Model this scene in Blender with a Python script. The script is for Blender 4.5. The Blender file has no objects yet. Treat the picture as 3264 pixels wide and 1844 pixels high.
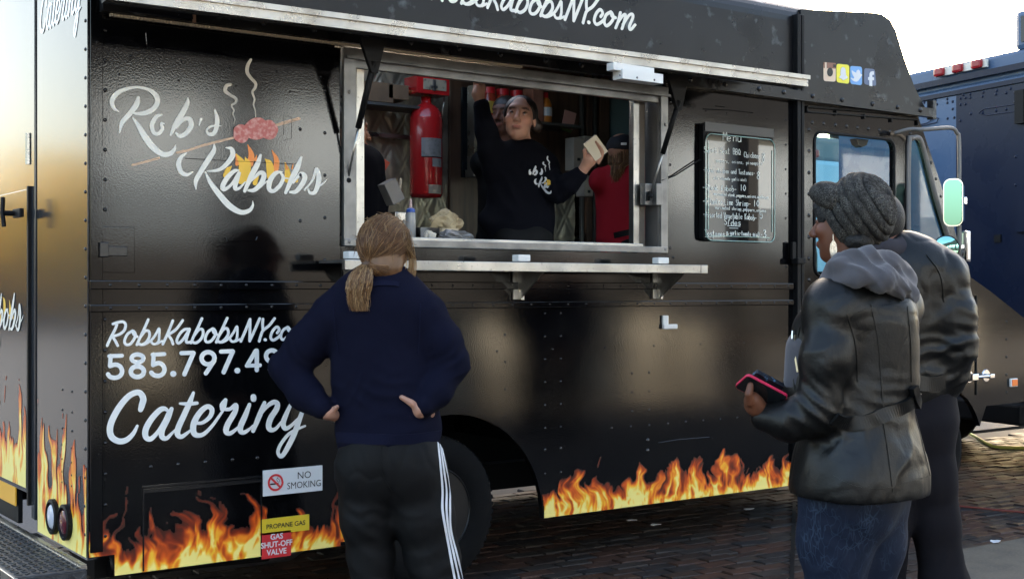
import bpy, bmesh, math, random
import numpy as np
from mathutils import Vector, Matrix
C = bpy.context.scene.collection
SC = bpy.context.scene
# ------------------------------------------------------------------ camera
ALPHA = math.radians(35.8); FPX = 4050.0; CX, CY = 1632.0, 922.0
CAM = (0.0, -5.05, 1.42)
cd = bpy.data.cameras.new('camera'); cam = bpy.data.objects.new('camera', cd); C.objects.link(cam)
cam.location = CAM; cam.rotation_euler = (math.pi/2, 0, -ALPHA)
cd.sensor_width = 36.0; cd.lens = 36.0*FPX/3264.0; cd.clip_end = 3000; cd.clip_start = 0.05
SC.camera = cam
# ------------------------------------------------------------------ world, sun, exposure
SUN_EL = math.radians(17.0); SUN_AZ = math.radians(42.0)      # azimuth from +y towards +x
w = bpy.data.worlds.new('World'); SC.world = w; w.use_nodes = True
nt = w.node_tree; bg = nt.nodes['Background']
sky = nt.nodes.new('ShaderNodeTexSky'); sky.sky_type = 'NISHITA'; sky.sun_disc = False
sky.sun_elevation = SUN_EL; sky.sun_rotation = SUN_AZ; sky.altitude = 100; sky.dust_density = 4.0; sky.ozone_density = 0.4
nt.links.new(sky.outputs[0], bg.inputs[0]); bg.inputs[1].default_value = 0.15
sd = bpy.data.lights.new('sun', 'SUN'); sd.energy = 4.6; sd.angle = math.radians(0.5); sd.color = (1.0, 0.91, 0.78)
so = bpy.data.objects.new('sun', sd); C.objects.link(so)
sdir = Vector((math.sin(SUN_AZ)*math.cos(SUN_EL), math.cos(SUN_AZ)*math.cos(SUN_EL), math.sin(SUN_EL)))
so.rotation_euler = sdir.to_track_quat('Z', 'Y').to_euler()
SC.view_settings.view_transform = 'Standard'; SC.view_settings.look = 'None'
SC.view_settings.exposure = 2.6; SC.view_settings.gamma = 1.0; SC.view_settings.use_curve_mapping = False
# ------------------------------------------------------------------ measuring: photograph pixel -> point on a real plane
SA, CA = math.sin(ALPHA), math.cos(ALPHA)
def ray(u, v):
    X = (u-CX)/FPX
    return (X*CA+SA, -X*SA+CA, (CY-v)/FPX)
def S(u, v, o=0.0):                      # on the truck side, o metres proud of it
    r = ray(u, v); t = (-o-CAM[1])/r[1]
    return Vector((r[0]*t, -o, CAM[2]+r[2]*t))
def P(u, v, d):                          # at a distance d along the optical axis
    r = ray(u, v); return Vector((CAM[0]+r[0]*d, CAM[1]+r[1]*d, CAM[2]+r[2]*d))
def G(u, v, z=0.0):                      # on the ground
    r = ray(u, v); t = (z-CAM[2])/r[2]
    return Vector((r[0]*t, CAM[1]+r[1]*t, z))
def RX(u, v, x):                         # on a plane x = const (truck rear)
    r = ray(u, v); t = x/r[0]
    return Vector((x, CAM[1]+r[1]*t, CAM[2]+r[2]*t))
# ------------------------------------------------------------------ objects
def wl(o):
    v = Vector((0, 0, 0))
    while o is not None:
        v = v+o.location; o = o.parent
    return v
def obj(name, verts, faces, mt, parent=None, smooth=False, loc=None):
    me = bpy.data.meshes.new(name)
    off = wl(parent) if parent is not None else (Vector(loc) if loc is not None else Vector((0, 0, 0)))
    a = np.asarray([tuple(v) for v in verts] if not isinstance(verts, np.ndarray) else verts, float)
    if len(a): a = a-np.array(off)
    me.from_pydata(a.tolist(), [], faces if isinstance(faces, list) else faces.tolist())
    if mt is not None:
        for m in (mt if isinstance(mt, (list, tuple)) else [mt]): me.materials.append(m)
    if smooth: me.polygons.foreach_set('use_smooth', [True]*len(me.polygons))
    me.update()
    o = bpy.data.objects.new(name, me); C.objects.link(o)
    if parent is not None: o.parent = parent
    elif loc is not None: o.location = loc
    return o
def thing(name, label, cat, loc=(0, 0, 0), group=None):
    o = bpy.data.objects.new(name, None); C.objects.link(o); o.location = loc; o.empty_display_size = .1
    o['label'] = label; o['category'] = cat
    if group: o['group'] = group
    return o
def tag(o, label, cat, group=None):
    o['label'] = label; o['category'] = cat
    if group: o['group'] = group
    return o
class MB:                                # collects shapes into one mesh
    def __init__(s): s.v = []; s.f = []; s.mi = []; s.m = 0
    def add(s, vs, fs):
        n = len(s.v); s.v += [tuple(v) for v in vs]; s.f += [[i+n for i in f] for f in fs]; s.mi += [s.m]*len(fs); return s
    def box(s, c, d, R=None, b=0.0):
        x, y, z = d[0]/2, d[1]/2, d[2]/2; c = Vector(c)
        if b <= 0:
            vs = [Vector((i*x, j*y, k*z)) for i in (-1, 1) for j in (-1, 1) for k in (-1, 1)]
            fs = [[0, 1, 3, 2], [4, 6, 7, 5], [0, 4, 5, 1], [2, 3, 7, 6], [0, 2, 6, 4], [1, 5, 7, 3]]
        else:
            bm = bmesh.new(); bmesh.ops.create_cube(bm, size=1.0)
            bmesh.ops.scale(bm, vec=(2*x, 2*y, 2*z), verts=bm.verts)
            bmesh.ops.bevel(bm, geom=bm.edges[:], offset=b, segments=2, affect='EDGES', profile=.6)
            bm.verts.index_update(); vs = [v.co.copy() for v in bm.verts]; fs = [[v.index for v in f.verts] for f in bm.faces]; bm.free()
        if R is not None: vs = [R@v for v in vs]
        return s.add([v+c for v in vs], fs)
    def bar(s, a, b, wd, th, up=(0, 0, 1)):              # rectangular bar a->b, wd across 'up x dir', th along up
        a, b = Vector(a), Vector(b); d = (b-a).normalized(); up = Vector(up)
        sx = d.cross(up)
        if sx.length < 1e-5: sx = d.cross(Vector((0, 1, 0)))
        sx.normalize(); u = sx.cross(d).normalized()
        vs = [p+sx*i*wd/2+u*j*th/2 for p in (a, b) for i, j in ((-1, -1), (1, -1), (1, 1), (-1, 1))]
        return s.add(vs, [[0, 3, 2, 1], [4, 5, 6, 7], [0, 1, 5, 4], [1, 2, 6, 5], [2, 3, 7, 6], [3, 0, 4, 7]])
    def tube(s, pts, r, n=8, cap=True):
        pts = [Vector(p) for p in pts]; rs = r if isinstance(r, (list, tuple)) else [r]*len(pts)
        vs = []; prev = None
        for i, p in enumerate(pts):
            d = (pts[min(i+1, len(pts)-1)]-pts[max(i-1, 0)]).normalized()
            if prev is None:
                ref = Vector((0, 0, 1)) if abs(d.z) < .9 else Vector((1, 0, 0)); prev = d.cross(ref).normalized()
            a = (prev-d*prev.dot(d)).normalized(); prev = a; b = d.cross(a)
            vs += [p+(a*math.cos(2*math.pi*k/n)+b*math.sin(2*math.pi*k/n))*rs[i] for k in range(n)]
        fs = [[i*n+k, i*n+(k+1) % n, (i+1)*n+(k+1) % n, (i+1)*n+k] for i in range(len(pts)-1) for k in range(n)]
        if cap: fs += [list(range(n))[::-1], [(len(pts)-1)*n+k for k in range(n)]]
        return s.add(vs, fs)
    def lathe(s, prof, c, axis=(0, 0, 1), n=32, cap=True):       # prof: (r, h)
        ax = Vector(axis).normalized(); ref = Vector((0, 0, 1)) if abs(ax.z) < .9 else Vector((1, 0, 0))
        a = ax.cross(ref).normalized(); b = ax.cross(a); c = Vector(c); vs = []
        for r, h in prof: vs += [c+ax*h+(a*math.cos(2*math.pi*k/n)+b*math.sin(2*math.pi*k/n))*r for k in range(n)]
        fs = [[i*n+k, i*n+(k+1) % n, (i+1)*n+(k+1) % n, (i+1)*n+k] for i in range(len(prof)-1) for k in range(n)]
        if cap: fs += [list(range(n))[::-1], [(len(prof)-1)*n+k for k in range(n)]]
        return s.add(vs, fs)
    def prism(s, poly, off):                            # planar polygon (points) extruded by vector off
        off = Vector(off); n = len(poly); vs = [Vector(p) for p in poly]; vs = vs+[p+off for p in vs]
        return s.add(vs, [list(range(n))[::-1], list(range(n, 2*n))]+[[i, (i+1) % n, n+(i+1) % n, n+i] for i in range(n)])
    def dome(s, c, nrm, r, h, n=8):                     # rivet head
        nrm = Vector(nrm).normalized(); ref = Vector((0, 0, 1)) if abs(nrm.z) < .9 else Vector((1, 0, 0))
        a = nrm.cross(ref).normalized(); b = nrm.cross(a); c = Vector(c); vs = []
        for rr, hh in ((1, 0), (.75, .65)): vs += [c+nrm*h*hh+(a*math.cos(2*math.pi*k/n)+b*math.sin(2*math.pi*k/n))*r*rr for k in range(n)]
        vs.append(c+nrm*h)
        return s.add(vs, [[k, (k+1) % n, n+(k+1) % n, n+k] for k in range(n)]+[[n+k, n+(k+1) % n, 2*n] for k in range(n)])
    def build(s, name, mt, parent=None, smooth=False, loc=None, fix=True):
        o = obj(name, s.v, s.f, mt, parent, smooth, loc)
        if isinstance(mt, (list, tuple)) and len(mt) > 1: o.data.polygons.foreach_set('material_index', s.mi)
        if fix:
            bm = bmesh.new(); bm.from_mesh(o.data); bmesh.ops.recalc_face_normals(bm, faces=bm.faces); bm.to_mesh(o.data); bm.free()
        return o
def crom(pts, sub=8):                    # Catmull-Rom through points (any dimension)
    p = [np.array(q, float) for q in pts]
    if len(p) < 3: return [p[0]+(p[-1]-p[0])*t for t in np.linspace(0, 1, sub+1)]
    p = [2*p[0]-p[1]]+p+[2*p[-1]-p[-2]]; out = []
    for i in range(1, len(p)-2):
        a, b, c, d = p[i-1], p[i], p[i+1], p[i+2]
        for k in range(sub):
            t = k/sub; out.append(.5*(2*b+(c-a)*t+(2*a-5*b+4*c-d)*t*t+(3*b-a-3*c+d)*t**3))
    out.append(p[-2]); return out
# ------------------------------------------------------------------ materials
MATS = {}
def mat(name, col, rough=.5, metal=0.0, spec=.5, var=None, bump=None, rvar=None, coat=0.0, trans=0.0, sheen=0.0, coord='Object', ior=1.5, alpha=1.0):
    m = bpy.data.materials.new(name); m.use_nodes = True; n = m.node_tree; L = n.links
    b = n.nodes['Principled BSDF']; c4 = (col[0], col[1], col[2], 1)
    b.inputs['Base Color'].default_value = c4; b.inputs['Roughness'].default_value = rough
    b.inputs['Metallic'].default_value = metal; b.inputs['Specular IOR Level'].default_value = spec
    b.inputs['Coat Weight'].default_value = coat; b.inputs['Transmission Weight'].default_value = trans
    b.inputs['Sheen Weight'].default_value = sheen; b.inputs['IOR'].default_value = ior; b.inputs['Alpha'].default_value = alpha
    tc = n.nodes.new('ShaderNodeTexCoord'); src = tc.outputs[coord]
    def noise(sc, det=4, st=None):
        t = n.nodes.new('ShaderNodeTexNoise'); t.inputs['Scale'].default_value = sc; t.inputs['Detail'].default_value = det
        if st is not None:
            mp = n.nodes.new('ShaderNodeMapping'); mp.inputs['Scale'].default_value = st; L.new(src, mp.inputs[0]); L.new(mp.outputs[0], t.inputs['Vector'])
        else: L.new(src, t.inputs['Vector'])
        return t
    if var:                               # list of (scale, other colour, lo, hi[, stretch]) blended over the base colour
        cur = None
        for q in (var if isinstance(var, list) else [var]):
            t = noise(q[0], 6, q[4] if len(q) > 4 else None); rp = n.nodes.new('ShaderNodeMapRange')
            rp.inputs[1].default_value = q[2]; rp.inputs[2].default_value = q[3]; L.new(t.outputs['Fac'], rp.inputs[0])
            mx = n.nodes.new('ShaderNodeMix'); mx.data_type = 'RGBA'
            L.new(rp.outputs[0], mx.inputs[0]); mx.inputs[7].default_value = (*q[1], 1)
            if cur is None: mx.inputs[6].default_value = c4
            else: L.new(cur, mx.inputs[6])
            cur = mx.outputs[2]
        L.new(cur, b.inputs['Base Color'])
    if rvar:                              # (scale, rough lo, rough hi)
        t = noise(rvar[0], 5); rp = n.nodes.new('ShaderNodeMapRange'); rp.inputs[1].default_value = .3; rp.inputs[2].default_value = .7
        rp.inputs[3].default_value = rvar[1]; rp.inputs[4].default_value = rvar[2]; L.new(t.outputs['Fac'], rp.inputs[0]); L.new(rp.outputs[0], b.inputs['Roughness'])
    if bump:                              # list of (scale, strength, distance[, stretch])
        prev = None
        for q in (bump if isinstance(bump, list) else [bump]):
            t = noise(q[0], 3, q[3] if len(q) > 3 else None); bp = n.nodes.new('ShaderNodeBump')
            bp.inputs['Strength'].default_value = q[1]; bp.inputs['Distance'].default_value = q[2]; L.new(t.outputs['Fac'], bp.inputs['Height'])
            if prev: L.new(prev, bp.inputs['Normal'])
            prev = bp.outputs[0]
        L.new(prev, b.inputs['Normal'])
    MATS[name] = m; return m
def vcol(name, rough=.5, spec=.5, bump=None, sheen=0, metal=0, mult=None):   # colour comes from the mesh's own 'col' attribute (print, hair, cloth dye)
    m = mat(name, (1, 1, 1), rough, metal, spec, bump=bump, sheen=sheen); n = m.node_tree
    a = n.nodes.new('ShaderNodeAttribute'); a.attribute_name = 'col'; n.links.new(a.outputs['Color'], n.nodes['Principled BSDF'].inputs['Base Color']); return m
def setcol(o, cols):
    at = o.data.color_attributes.new('col', 'FLOAT_COLOR', 'POINT'); c = np.ones((len(o.data.vertices), 4)); c[:, :3] = cols
    at.data.foreach_set('color', c.ravel())
def glass(name, tint, rough=.02, refl=.0):          # thin pane: tinted transparency under a mirror film
    m = bpy.data.materials.new(name); m.use_nodes = True; n = m.node_tree; n.nodes.clear()
    o = n.nodes.new('ShaderNodeOutputMaterial'); t = n.nodes.new('ShaderNodeBsdfTransparent'); t.inputs[0].default_value = (*tint, 1)
    g = n.nodes.new('ShaderNodeBsdfGlossy'); g.inputs['Roughness'].default_value = rough
    lw = n.nodes.new('ShaderNodeLayerWeight'); pw = n.nodes.new('ShaderNodeMath'); pw.operation = 'POWER'; pw.inputs[1].default_value = 5; ad = n.nodes.new('ShaderNodeMath'); ad.inputs[1].default_value = .045+refl; mx = n.nodes.new('ShaderNodeMixShader')
    n.links.new(lw.outputs['Facing'], pw.inputs[0]); n.links.new(pw.outputs[0], ad.inputs[0]); n.links.new(ad.outputs[0], mx.inputs[0]); n.links.new(t.outputs[0], mx.inputs[1]); n.links.new(g.outputs[0], mx.inputs[2]); n.links.new(mx.outputs[0], o.inputs[0])
    MATS[name] = m; return m
M = MATS
mat('black_paint', (.0025, .0025, .003), .16, spec=.52, rvar=(2.2, .012, .05), bump=[(125, .036, .004), (260, .03, .003), (1.6, .010, .03)],
    var=[(34, (.06, .06, .06), .69, .84), (7, (.006, .006, .006), .5, .8)])
mat('scuffed_paint', (.006, .006, .007), .3, spec=.35, rvar=(3, .20, .42), bump=[(200, .12, .003), (2.5, .05, .02)],
    var=[(9, (.10, .11, .115), .60, .74), (60, (.25, .25, .25), .72, .80)])
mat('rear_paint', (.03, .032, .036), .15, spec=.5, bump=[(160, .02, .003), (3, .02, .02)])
mat('rivet_paint', (.010, .010, .011), .25, spec=.5)
mat('flat_black', (.0035, .0035, .004), .6, spec=.25)
mat('rubber', (.0032, .0032, .0035), .9, spec=.2, bump=(90, .3, .004), var=(14, (.007, .0065, .006), .5, .8))
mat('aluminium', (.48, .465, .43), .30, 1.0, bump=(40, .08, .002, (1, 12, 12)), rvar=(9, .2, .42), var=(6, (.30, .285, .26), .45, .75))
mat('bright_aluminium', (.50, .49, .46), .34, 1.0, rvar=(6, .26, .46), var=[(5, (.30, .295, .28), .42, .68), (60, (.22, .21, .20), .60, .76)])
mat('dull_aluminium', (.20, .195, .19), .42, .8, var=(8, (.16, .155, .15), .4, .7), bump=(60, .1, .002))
mat('chrome', (.8, .8, .82), .06, 1.0)
mat('white_vinyl', (.84, .85, .82), .4)
mat('cream_vinyl', (.80, .77, .68), .4)
mat('white_plastic', (.75, .74, .70), .45)
mat('dark_glass', (.01, .012, .014), .05)
# ================================================================== SETTING
gm = mat('ground_earth', (.05, .045, .04), .8)
ground = obj('ground', [(-400, -400, -.06), (400, -400, -.06), (400, 400, -.06), (-400, 400, -.06)], [[0, 1, 2, 3]], gm); ground['kind'] = 'structure'
asph = mat('asphalt', (.075, .078, .085), .8, var=(60, (.04, .04, .045), .4, .7), bump=(120, .3, .004))
rd = MB().box((20, 42.6, -.03), (240, 80.0, .06)).build('road', asph); rd['kind'] = 'structure'
rd2 = MB().box((20, -13.0, -.032), (240, 12.0, .06)).build('market_lane', mat('lane_brick', (.27, .225, .165), .6, var=[(.8, (.09, .075, .058), .42, .6), (30, (.30, .25, .19), .5, .8)], bump=(25, .3, .01))); rd2['kind'] = 'structure'
# brick pavement: bricks lie in rows almost along the truck
pave = MB().box((12, -2.3, -.037), (60, 9.6, .05)).build('brick_pavement', mat('mortar', (.022, .018, .016), .8)); pave['kind'] = 'structure'
brm = []
for i, c in enumerate(((.038, .024, .018), (.058, .030, .020), (.026, .022, .021), (.042, .032, .026), (.070, .034, .022))):
    brm.append(mat('brick_clay_%s' % 'abcde'[i], c,   .66, spec=.25, var=[(14, tuple(q*.5 for q in c), .45, .75), (90, tuple(q*1.7 for q in c), .62, .8)], bump=[(60, .2, .005), (9, .12, .01)], rvar=(5, .45, .8)))
rb = random.Random(11); brv = []; BL, BW = .205, .102; rot = math.radians(-4)
meshes = []
for k in range(20):
    bm = bmesh.new(); bmesh.ops.create_cube(bm, size=1)
    bmesh.ops.scale(bm, vec=(BL-.009, BW-.009, .05), verts=bm.verts)
    bmesh.ops.delete(bm, geom=[f for f in bm.faces if f.normal.z < -.5], context='FACES')
    bmesh.ops.bevel(bm, geom=[e for e in bm.edges if all(v.co.z > 0 for v in e.verts)], offset=.005, segments=1, affect='EDGES')
    for v in bm.verts: v.co += Vector((rb.uniform(-.003, .003), rb.uniform(-.003, .003), rb.uniform(-.0025, .0025)))
    me = bpy.data.meshes.new('brick'); bm.to_mesh(me); bm.free(); me.materials.append(brm[k % 5]); meshes.append(me)
cells = []
rr, cc = math.cos(rot), math.sin(rot)
for j in range(-62, 62):
    for i in range(-10, 110):
        x0 = i*BL+(BL/2 if j % 2 else 0); y0 = j*BW
        x, y = x0*rr-y0*cc, x0*cc+y0*rr
        if -.9 < x < 17.5 and -2.9 < y < 2.18: cells.append((x, y))
def seen(x, y):
    dx, dy = x-CAM[0], y-CAM[1]; X = dx*CA-dy*SA; Z = dx*SA+dy*CA
    if Z < .5: return None
    return (CX+FPX*X/Z, CY+FPX*1.42/Z, Z)
vis, rest = [], []
for c in cells:
    s_ = seen(*c)
    if s_ and -20 < s_[0] < 3290 and s_[1] < 1860 and s_[1] > 1290: (vis if (1560 < s_[0] < 2560 or s_[0] > 2960) and s_[1] > 1560 else rest).append((s_[2], c))
    elif s_ and -400 < s_[0] < 3700: rest.append((s_[2], c))
vis.sort(); keep = vis[:295]; rest += vis[295:]
for z_, (x, y) in keep:
    o = bpy.data.objects.new('brick', meshes[rb.randrange(20)]); C.objects.link(o); o.parent = pave
    o.location = (x, y, -.021+rb.uniform(-.004, .003)); o.rotation_euler = (rb.gauss(0, .012), rb.gauss(0, .01), rot+rb.gauss(0, .012)+(math.pi if rb.random() < .5 else 0))
bmst = [MB() for _ in range(5)]
proto = []
for k in range(5):
    proto.append(([v.co.copy() for v in meshes[k].vertices], [list(p.vertices) for p in meshes[k].polygons]))
for z_, (x, y) in rest:
    k = rb.randrange(5); E = Matrix.Translation((x, y, -.021+rb.uniform(-.004, .003))) @ Matrix.Rotation(rot+rb.gauss(0, .012), 4, 'Z') @ Matrix.Rotation(rb.gauss(0, .012), 4, 'X')
    bmst[k].add([E @ v for v in proto[k][0]], proto[k][1])
allm = MB()
for k in range(5): allm.m = k; allm.add(bmst[k].v, bmst[k].f)
bo = allm.build('brickwork', brm, pave, fix=False); bo['kind'] = 'stuff'
# tan concrete pad, bottom right
g0, g1, g2, g3 = G(3068, 1757), G(3700, 1640), G(3600, 2100), G(3110, 2000)
pad = MB().prism([(p.x, p.y, .004) for p in (g0, g1, g2, g3)], (0, 0, .012)).build('concrete_pad', mat('pad_concrete', (.13, .105, .075), .8, var=[(6, (.09, .075, .055), .4, .7), (60, (.17, .14, .10), .5, .8)], bump=(80, .3, .004))); pad['kind'] = 'structure'
# market street behind the camera (seen only in the gloss of the paint)
hall = thing('market_hall', 'long pale market hall with a dark overhanging roof across the lane', 'building', (6, -21, 0))
wallm = mat('hall_render', (.26, .32, .39), .8, var=(.6, (.20, .245, .30), .4, .7)); dk_ = mat('hall_slate', (.012, .013, .016), .8); br_ = mat('hall_brick', (.045, .044, .046), .8, var=(2, (.026, .026, .028), .4, .7))
MB().box((6, -21.2, 4.95), (110, .4, 2.3)).build('upper_wall', mat('hall_white', (.64, .76, .90), .8), hall); MB().box((6, -21.19, 3.15), (110, .4, 1.3)).build('wall', wallm, hall)  # white over grey puts the downward fade of the reflection into the wall colour
b = MB()
for k in range(-14, 15):
    if k % 3: b.box((6+k*3.8, -21.2, 1.28), (3.1, .42, 2.5))
b.build('brick_plinth', br_, hall)
b = MB()
for k in range(-14, 15): b.box((6+k*3.8+1.9, -20.7, 2.9), (.4, .4, 5.8))
b.build('canopy_post', dk_, hall)
b = MB(); b.prism([(-50, -20.5, 5.85), (-50, -20.5, 6.0), (-50, -27, 12.5), (-50, -34, 5.9)], (112, 0, 0)); b.build('roof', dk_, hall)
b = MB(); b.box((6, -27.5, 2), (108, 12, 3.9)); b.build('interior_block', br_, hall)
rt = random.Random(8)
leafm = mat('autumn_leaf', (.78, .58, .12), .6, var=(1.2, (.60, .46, .12), .4, .7)); _n = leafm.node_tree; _t = _n.nodes.new('ShaderNodeBsdfTranslucent'); _t.inputs[0].default_value = (.85, .66, .16, 1); _m = _n.nodes.new('ShaderNodeMixShader'); _m.inputs[0].default_value = .55
_n.links.new(_n.nodes['Principled BSDF'].outputs[0], _m.inputs[1]); _n.links.new(_t.outputs[0], _m.inputs[2]); _n.links.new(_m.outputs[0], _n.nodes['Material Output'].inputs[0])
bark = mat('bark', (.06, .045, .035), .9)
def tree(x, y, h, label):
    t = thing('autumn_tree', label, 'tree', (x, y, 0), 'yellow autumn trees beyond the road')
    tr = MB(); tr.tube([(x, y, 0), (x+.1, y, h*.3), (x, y+.1, h*.6)], [.22, .17, .08], 8)
    for k in range(6): a = k*1.1; tr.tube([(x, y, h*(.3+.04*k)), (x+math.cos(a)*h*.22, y+math.sin(a)*h*.22, h*(.5+.05*k))], [.08, .03], 6)
    tr.build('trunk', bark, t)
    vs, fs = [], []
    for k in range(5200):
        u_ = rt.gauss(0, 1), rt.gauss(0, 1), rt.gauss(0, 1); n = math.sqrt(sum(q*q for q in u_)); r = rt.random()**.4
        lob = 1+.25*math.sin(3*u_[0]/n+x)+.2*math.sin(4*u_[2]/n+y)
        p = Vector((x+u_[0]/n*r*h*.42*lob, y+u_[1]/n*r*h*.42*lob, h*.54+u_[2]/n*r*h*.46*lob)); a = Vector((rt.gauss(0, 1), rt.gauss(0, 1), rt.gauss(0, 1))).normalized(); bb = a.orthogonal().normalized(); sz = rt.uniform(.14, .28)
        i = len(vs); vs += [p-a*sz, p+bb*sz*.5, p+a*sz, p-bb*sz*.5]; fs.append([i, i+1, i+2, i+3])
    obj('crown', vs, fs, leafm, t)
leafm.node_tree.nodes['Principled BSDF'].inputs['Transmission Weight'].default_value = 0.0
for x, y, h, lb in ((-9.5, 40, 6.0, 'yellow autumn tree nearest the truck tail beyond the road'), (-13.5, 43, 6.4, 'yellow autumn tree second from the truck tail beyond the road'), (-6, 45, 6.3, 'yellow autumn tree straight behind the truck beyond the road'), (-18, 46, 7.2, 'tallest yellow autumn tree beyond the road'), (-2, 50, 6.4, 'farthest yellow autumn tree beyond the road'), (-11.5, 47, 6.2, 'yellow autumn tree half hidden by the others beyond the road')): tree(x, y, h, lb)

cloth_ = mat('stall_cloth', (.66, .61, .50), .8, var=(3, (.22, .20, .16), .42, .6))
for i, (x0, x1, y, h, lb) in enumerate(((4.05, 4.75, -7.6, 1.0, 'short unseen cream covered stall added opposite the truck tail'), (8.45, 8.95, -7.8, 1.15, 'tall narrow unseen cream covered stall added opposite the serving window'), (11.0, 11.55, -8.0, 1.2, 'narrow cream covered market stall opposite the shelf end'), (12.45, 12.85, -8.6, .95, 'small low unseen cream covered stall added opposite the menu board'), (17.2, 18.6, -8.2, 1.2, 'longest unseen cream covered stall added opposite the truck nose'))):
    st_ = thing('added_stall', lb, 'stall', ((x0+x1)/2, y, 0), 'unseen cream stalls added across the lane for their reflections')  # unseen stalls added to reflect bright patches in the truck side
    MB().box(((x0+x1)/2, y, h/2), (x1-x0, .9, h), b=.03).build('cloth', cloth_, st_); MB().box(((x0+x1)/2, y, h+.02), (x1-x0+.06, .96, .04), b=.01).build('table_top', dk_, st_)
# ================================================================== FOOD TRUCK
XR, XP = 1.575, 5.69                        # rear corner, door post
TW, TH = 2.25, 3.10                         # width, height
truck = thing('food_truck', 'black food truck with flame decals along its skirt and an open serving window', 'food truck', (3.9, 0, 0))
def rrect(x0, z0, x1, z1, r, n=5):
    out = []
    for cx, cz, a in ((x1-r, z0+r, -90), (x1-r, z1-r, 0), (x0+r, z1-r, 90), (x0+r, z0+r, 180)):
        out += [(cx+r*math.cos(math.radians(a+90*k/n)), cz+r*math.sin(math.radians(a+90*k/n))) for k in range(n+1)]
    return out
def plate(name, outer, holes, o, th, mt, parent, axis='y', base=0.0):   # flat sheet with holes; axis y: (x,z) at y=-o ; axis x: (y,z) at x=base-o
    bm = bmesh.new(); ed = []
    for lp in [outer]+holes:
        vs = [bm.verts.new((p[0], 0, p[1])) for p in lp]
        ed += [bm.edges.new((vs[i], vs[(i+1) % len(vs)])) for i in range(len(vs))]
    r = bmesh.ops.triangle_fill(bm, edges=ed, use_beauty=True, use_dissolve=False)
    fs = [f for f in bm.faces]
    e = bmesh.ops.extrude_face_region(bm, geom=fs); nv = [g for g in e['geom'] if isinstance(g, bmesh.types.BMVert)]
    bmesh.ops.translate(bm, verts=nv, vec=(0, th, 0)); bmesh.ops.recalc_face_normals(bm, faces=bm.faces)
    bm.verts.index_update()
    if axis == 'y': vs = [(v.co.x, v.co.y-o, v.co.z) for v in bm.verts]
    else: vs = [(base-o+v.co.y, v.co.x, v.co.z) for v in bm.verts]
    f2 = [[v.index for v in f.verts] for f in bm.faces]; bm.free()
    if axis != 'y': f2 = [f[::-1] for f in f2]
    ob = obj(name, vs, f2, mt, parent)
    b2 = bmesh.new(); b2.from_mesh(ob.data); bmesh.ops.recalc_face_normals(b2, faces=b2.faces); b2.to_mesh(ob.data); b2.free()
    return ob
def rect(x0, z0, x1, z1): return [(x0, z0), (x1, z0), (x1, z1), (x0, z1)]
PAINT, SCUF = M['black_paint'], M['scuffed_paint']
g_ = .0015
upper = plate('upper_panel', rect(XR+.01, 2.56, XP-.03, 2.98), [], .0, .03, SCUF, truck)
plate('side_panel', rect(XR+.004, 1.455, 2.70-g_, 2.56-g_), [], .0, .03, PAINT, truck)
plate('side_panel', rect(4.66+g_, 1.455, XP-.03, 2.56-g_), [], .0, .03, PAINT, truck)
plate('side_panel', rect(2.70+g_, 1.455, 4.66-g_, 1.612), [], .0, .03, PAINT, truck)
AX, AZ, AR = 3.283, .279, .549
arc = [(AX+AR*math.cos(math.radians(a)), AZ+AR*math.sin(math.radians(a))) for a in range(180, -1, -6)]
low = [(XR+.004, .36), (1.655, .358), (1.672, .345), (1.68, .30), (1.70, .279)]+[(2.20, .2745)]+arc+[(XP-.03, .279), (XP-.03, 1.332), (XR+.004, 1.332)]
plate('skirt_panel', low, [], .0, .03, PAINT, truck)
b = MB(); b.box((3.62, -.006, 1.438), (4.08, .03, .036), b=.004); b.box((3.62, -.006, 1.345), (4.08, .03, .03), b=.004); b.box((3.62, .012, 1.39), (4.08, .03, .062))
b.build('belt_rail', PAINT, truck)
# corner strip and rear post edge
MB().box((XR+.034, -.004, 1.68), (.05, .012, 2.6), b=.003).build('corner_strip', PAINT, truck)
# door post
b = MB(); b.box((5.675, -.012, 1.66), (.03, .05, 2.72), b=.004); b.box((5.715, -.006, 1.66), (.024, .05, 2.72), b=.004); b.build('door_post', M['flat_black'], truck)
# roof with rounded shoulder, with an unseen vent opening added over the galley to let in light
prof = [(0, 2.98)]+[(.10-.10*math.cos(math.radians(a)), 2.98+.12*math.sin(math.radians(a))) for a in range(15, 91, 15)]
vs, fs = [], []
xs = [XR+.01, 5.70, 6.44]
mbr = MB(); pr2 = prof+[(TW-p[0], p[1]) for p in prof[::-1]]
full = [(p[0], p[1]) for p in pr2]
def roof_strip(x0, x1, pts, t=.02):
    v = [(x0, y, z) for y, z in pts]+[(x1, y, z) for y, z in pts]; n = len(pts)
    mbr.add(v, [[i, i+1, n+i+1, n+i] for i in range(n-1)])
roof_strip(XR+.01, 3.0, full); roof_strip(4.4, 6.44, full)
roof_strip(3.0, 4.4, [(y, z) for y, z in full if y <= .11]+[(.55, TH)]); roof_strip(3.0, 4.4, [(1.75, TH)]+[(y, z) for y, z in full if y >= TW-.11])
mbr.build('roof', SCUF, truck, fix=False)
b = MB()
for c, d in (((3.7, .55, 3.13), (1.44, .03, .06)), ((3.7, 1.75, 3.13), (1.44, .03, .06)), ((3.0, 1.15, 3.13), (.03, 1.2, .06)), ((4.4, 1.15, 3.13), (.03, 1.2, .06))): b.box(c, d)
b.build('added_skylight', M['aluminium'], truck)
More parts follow.
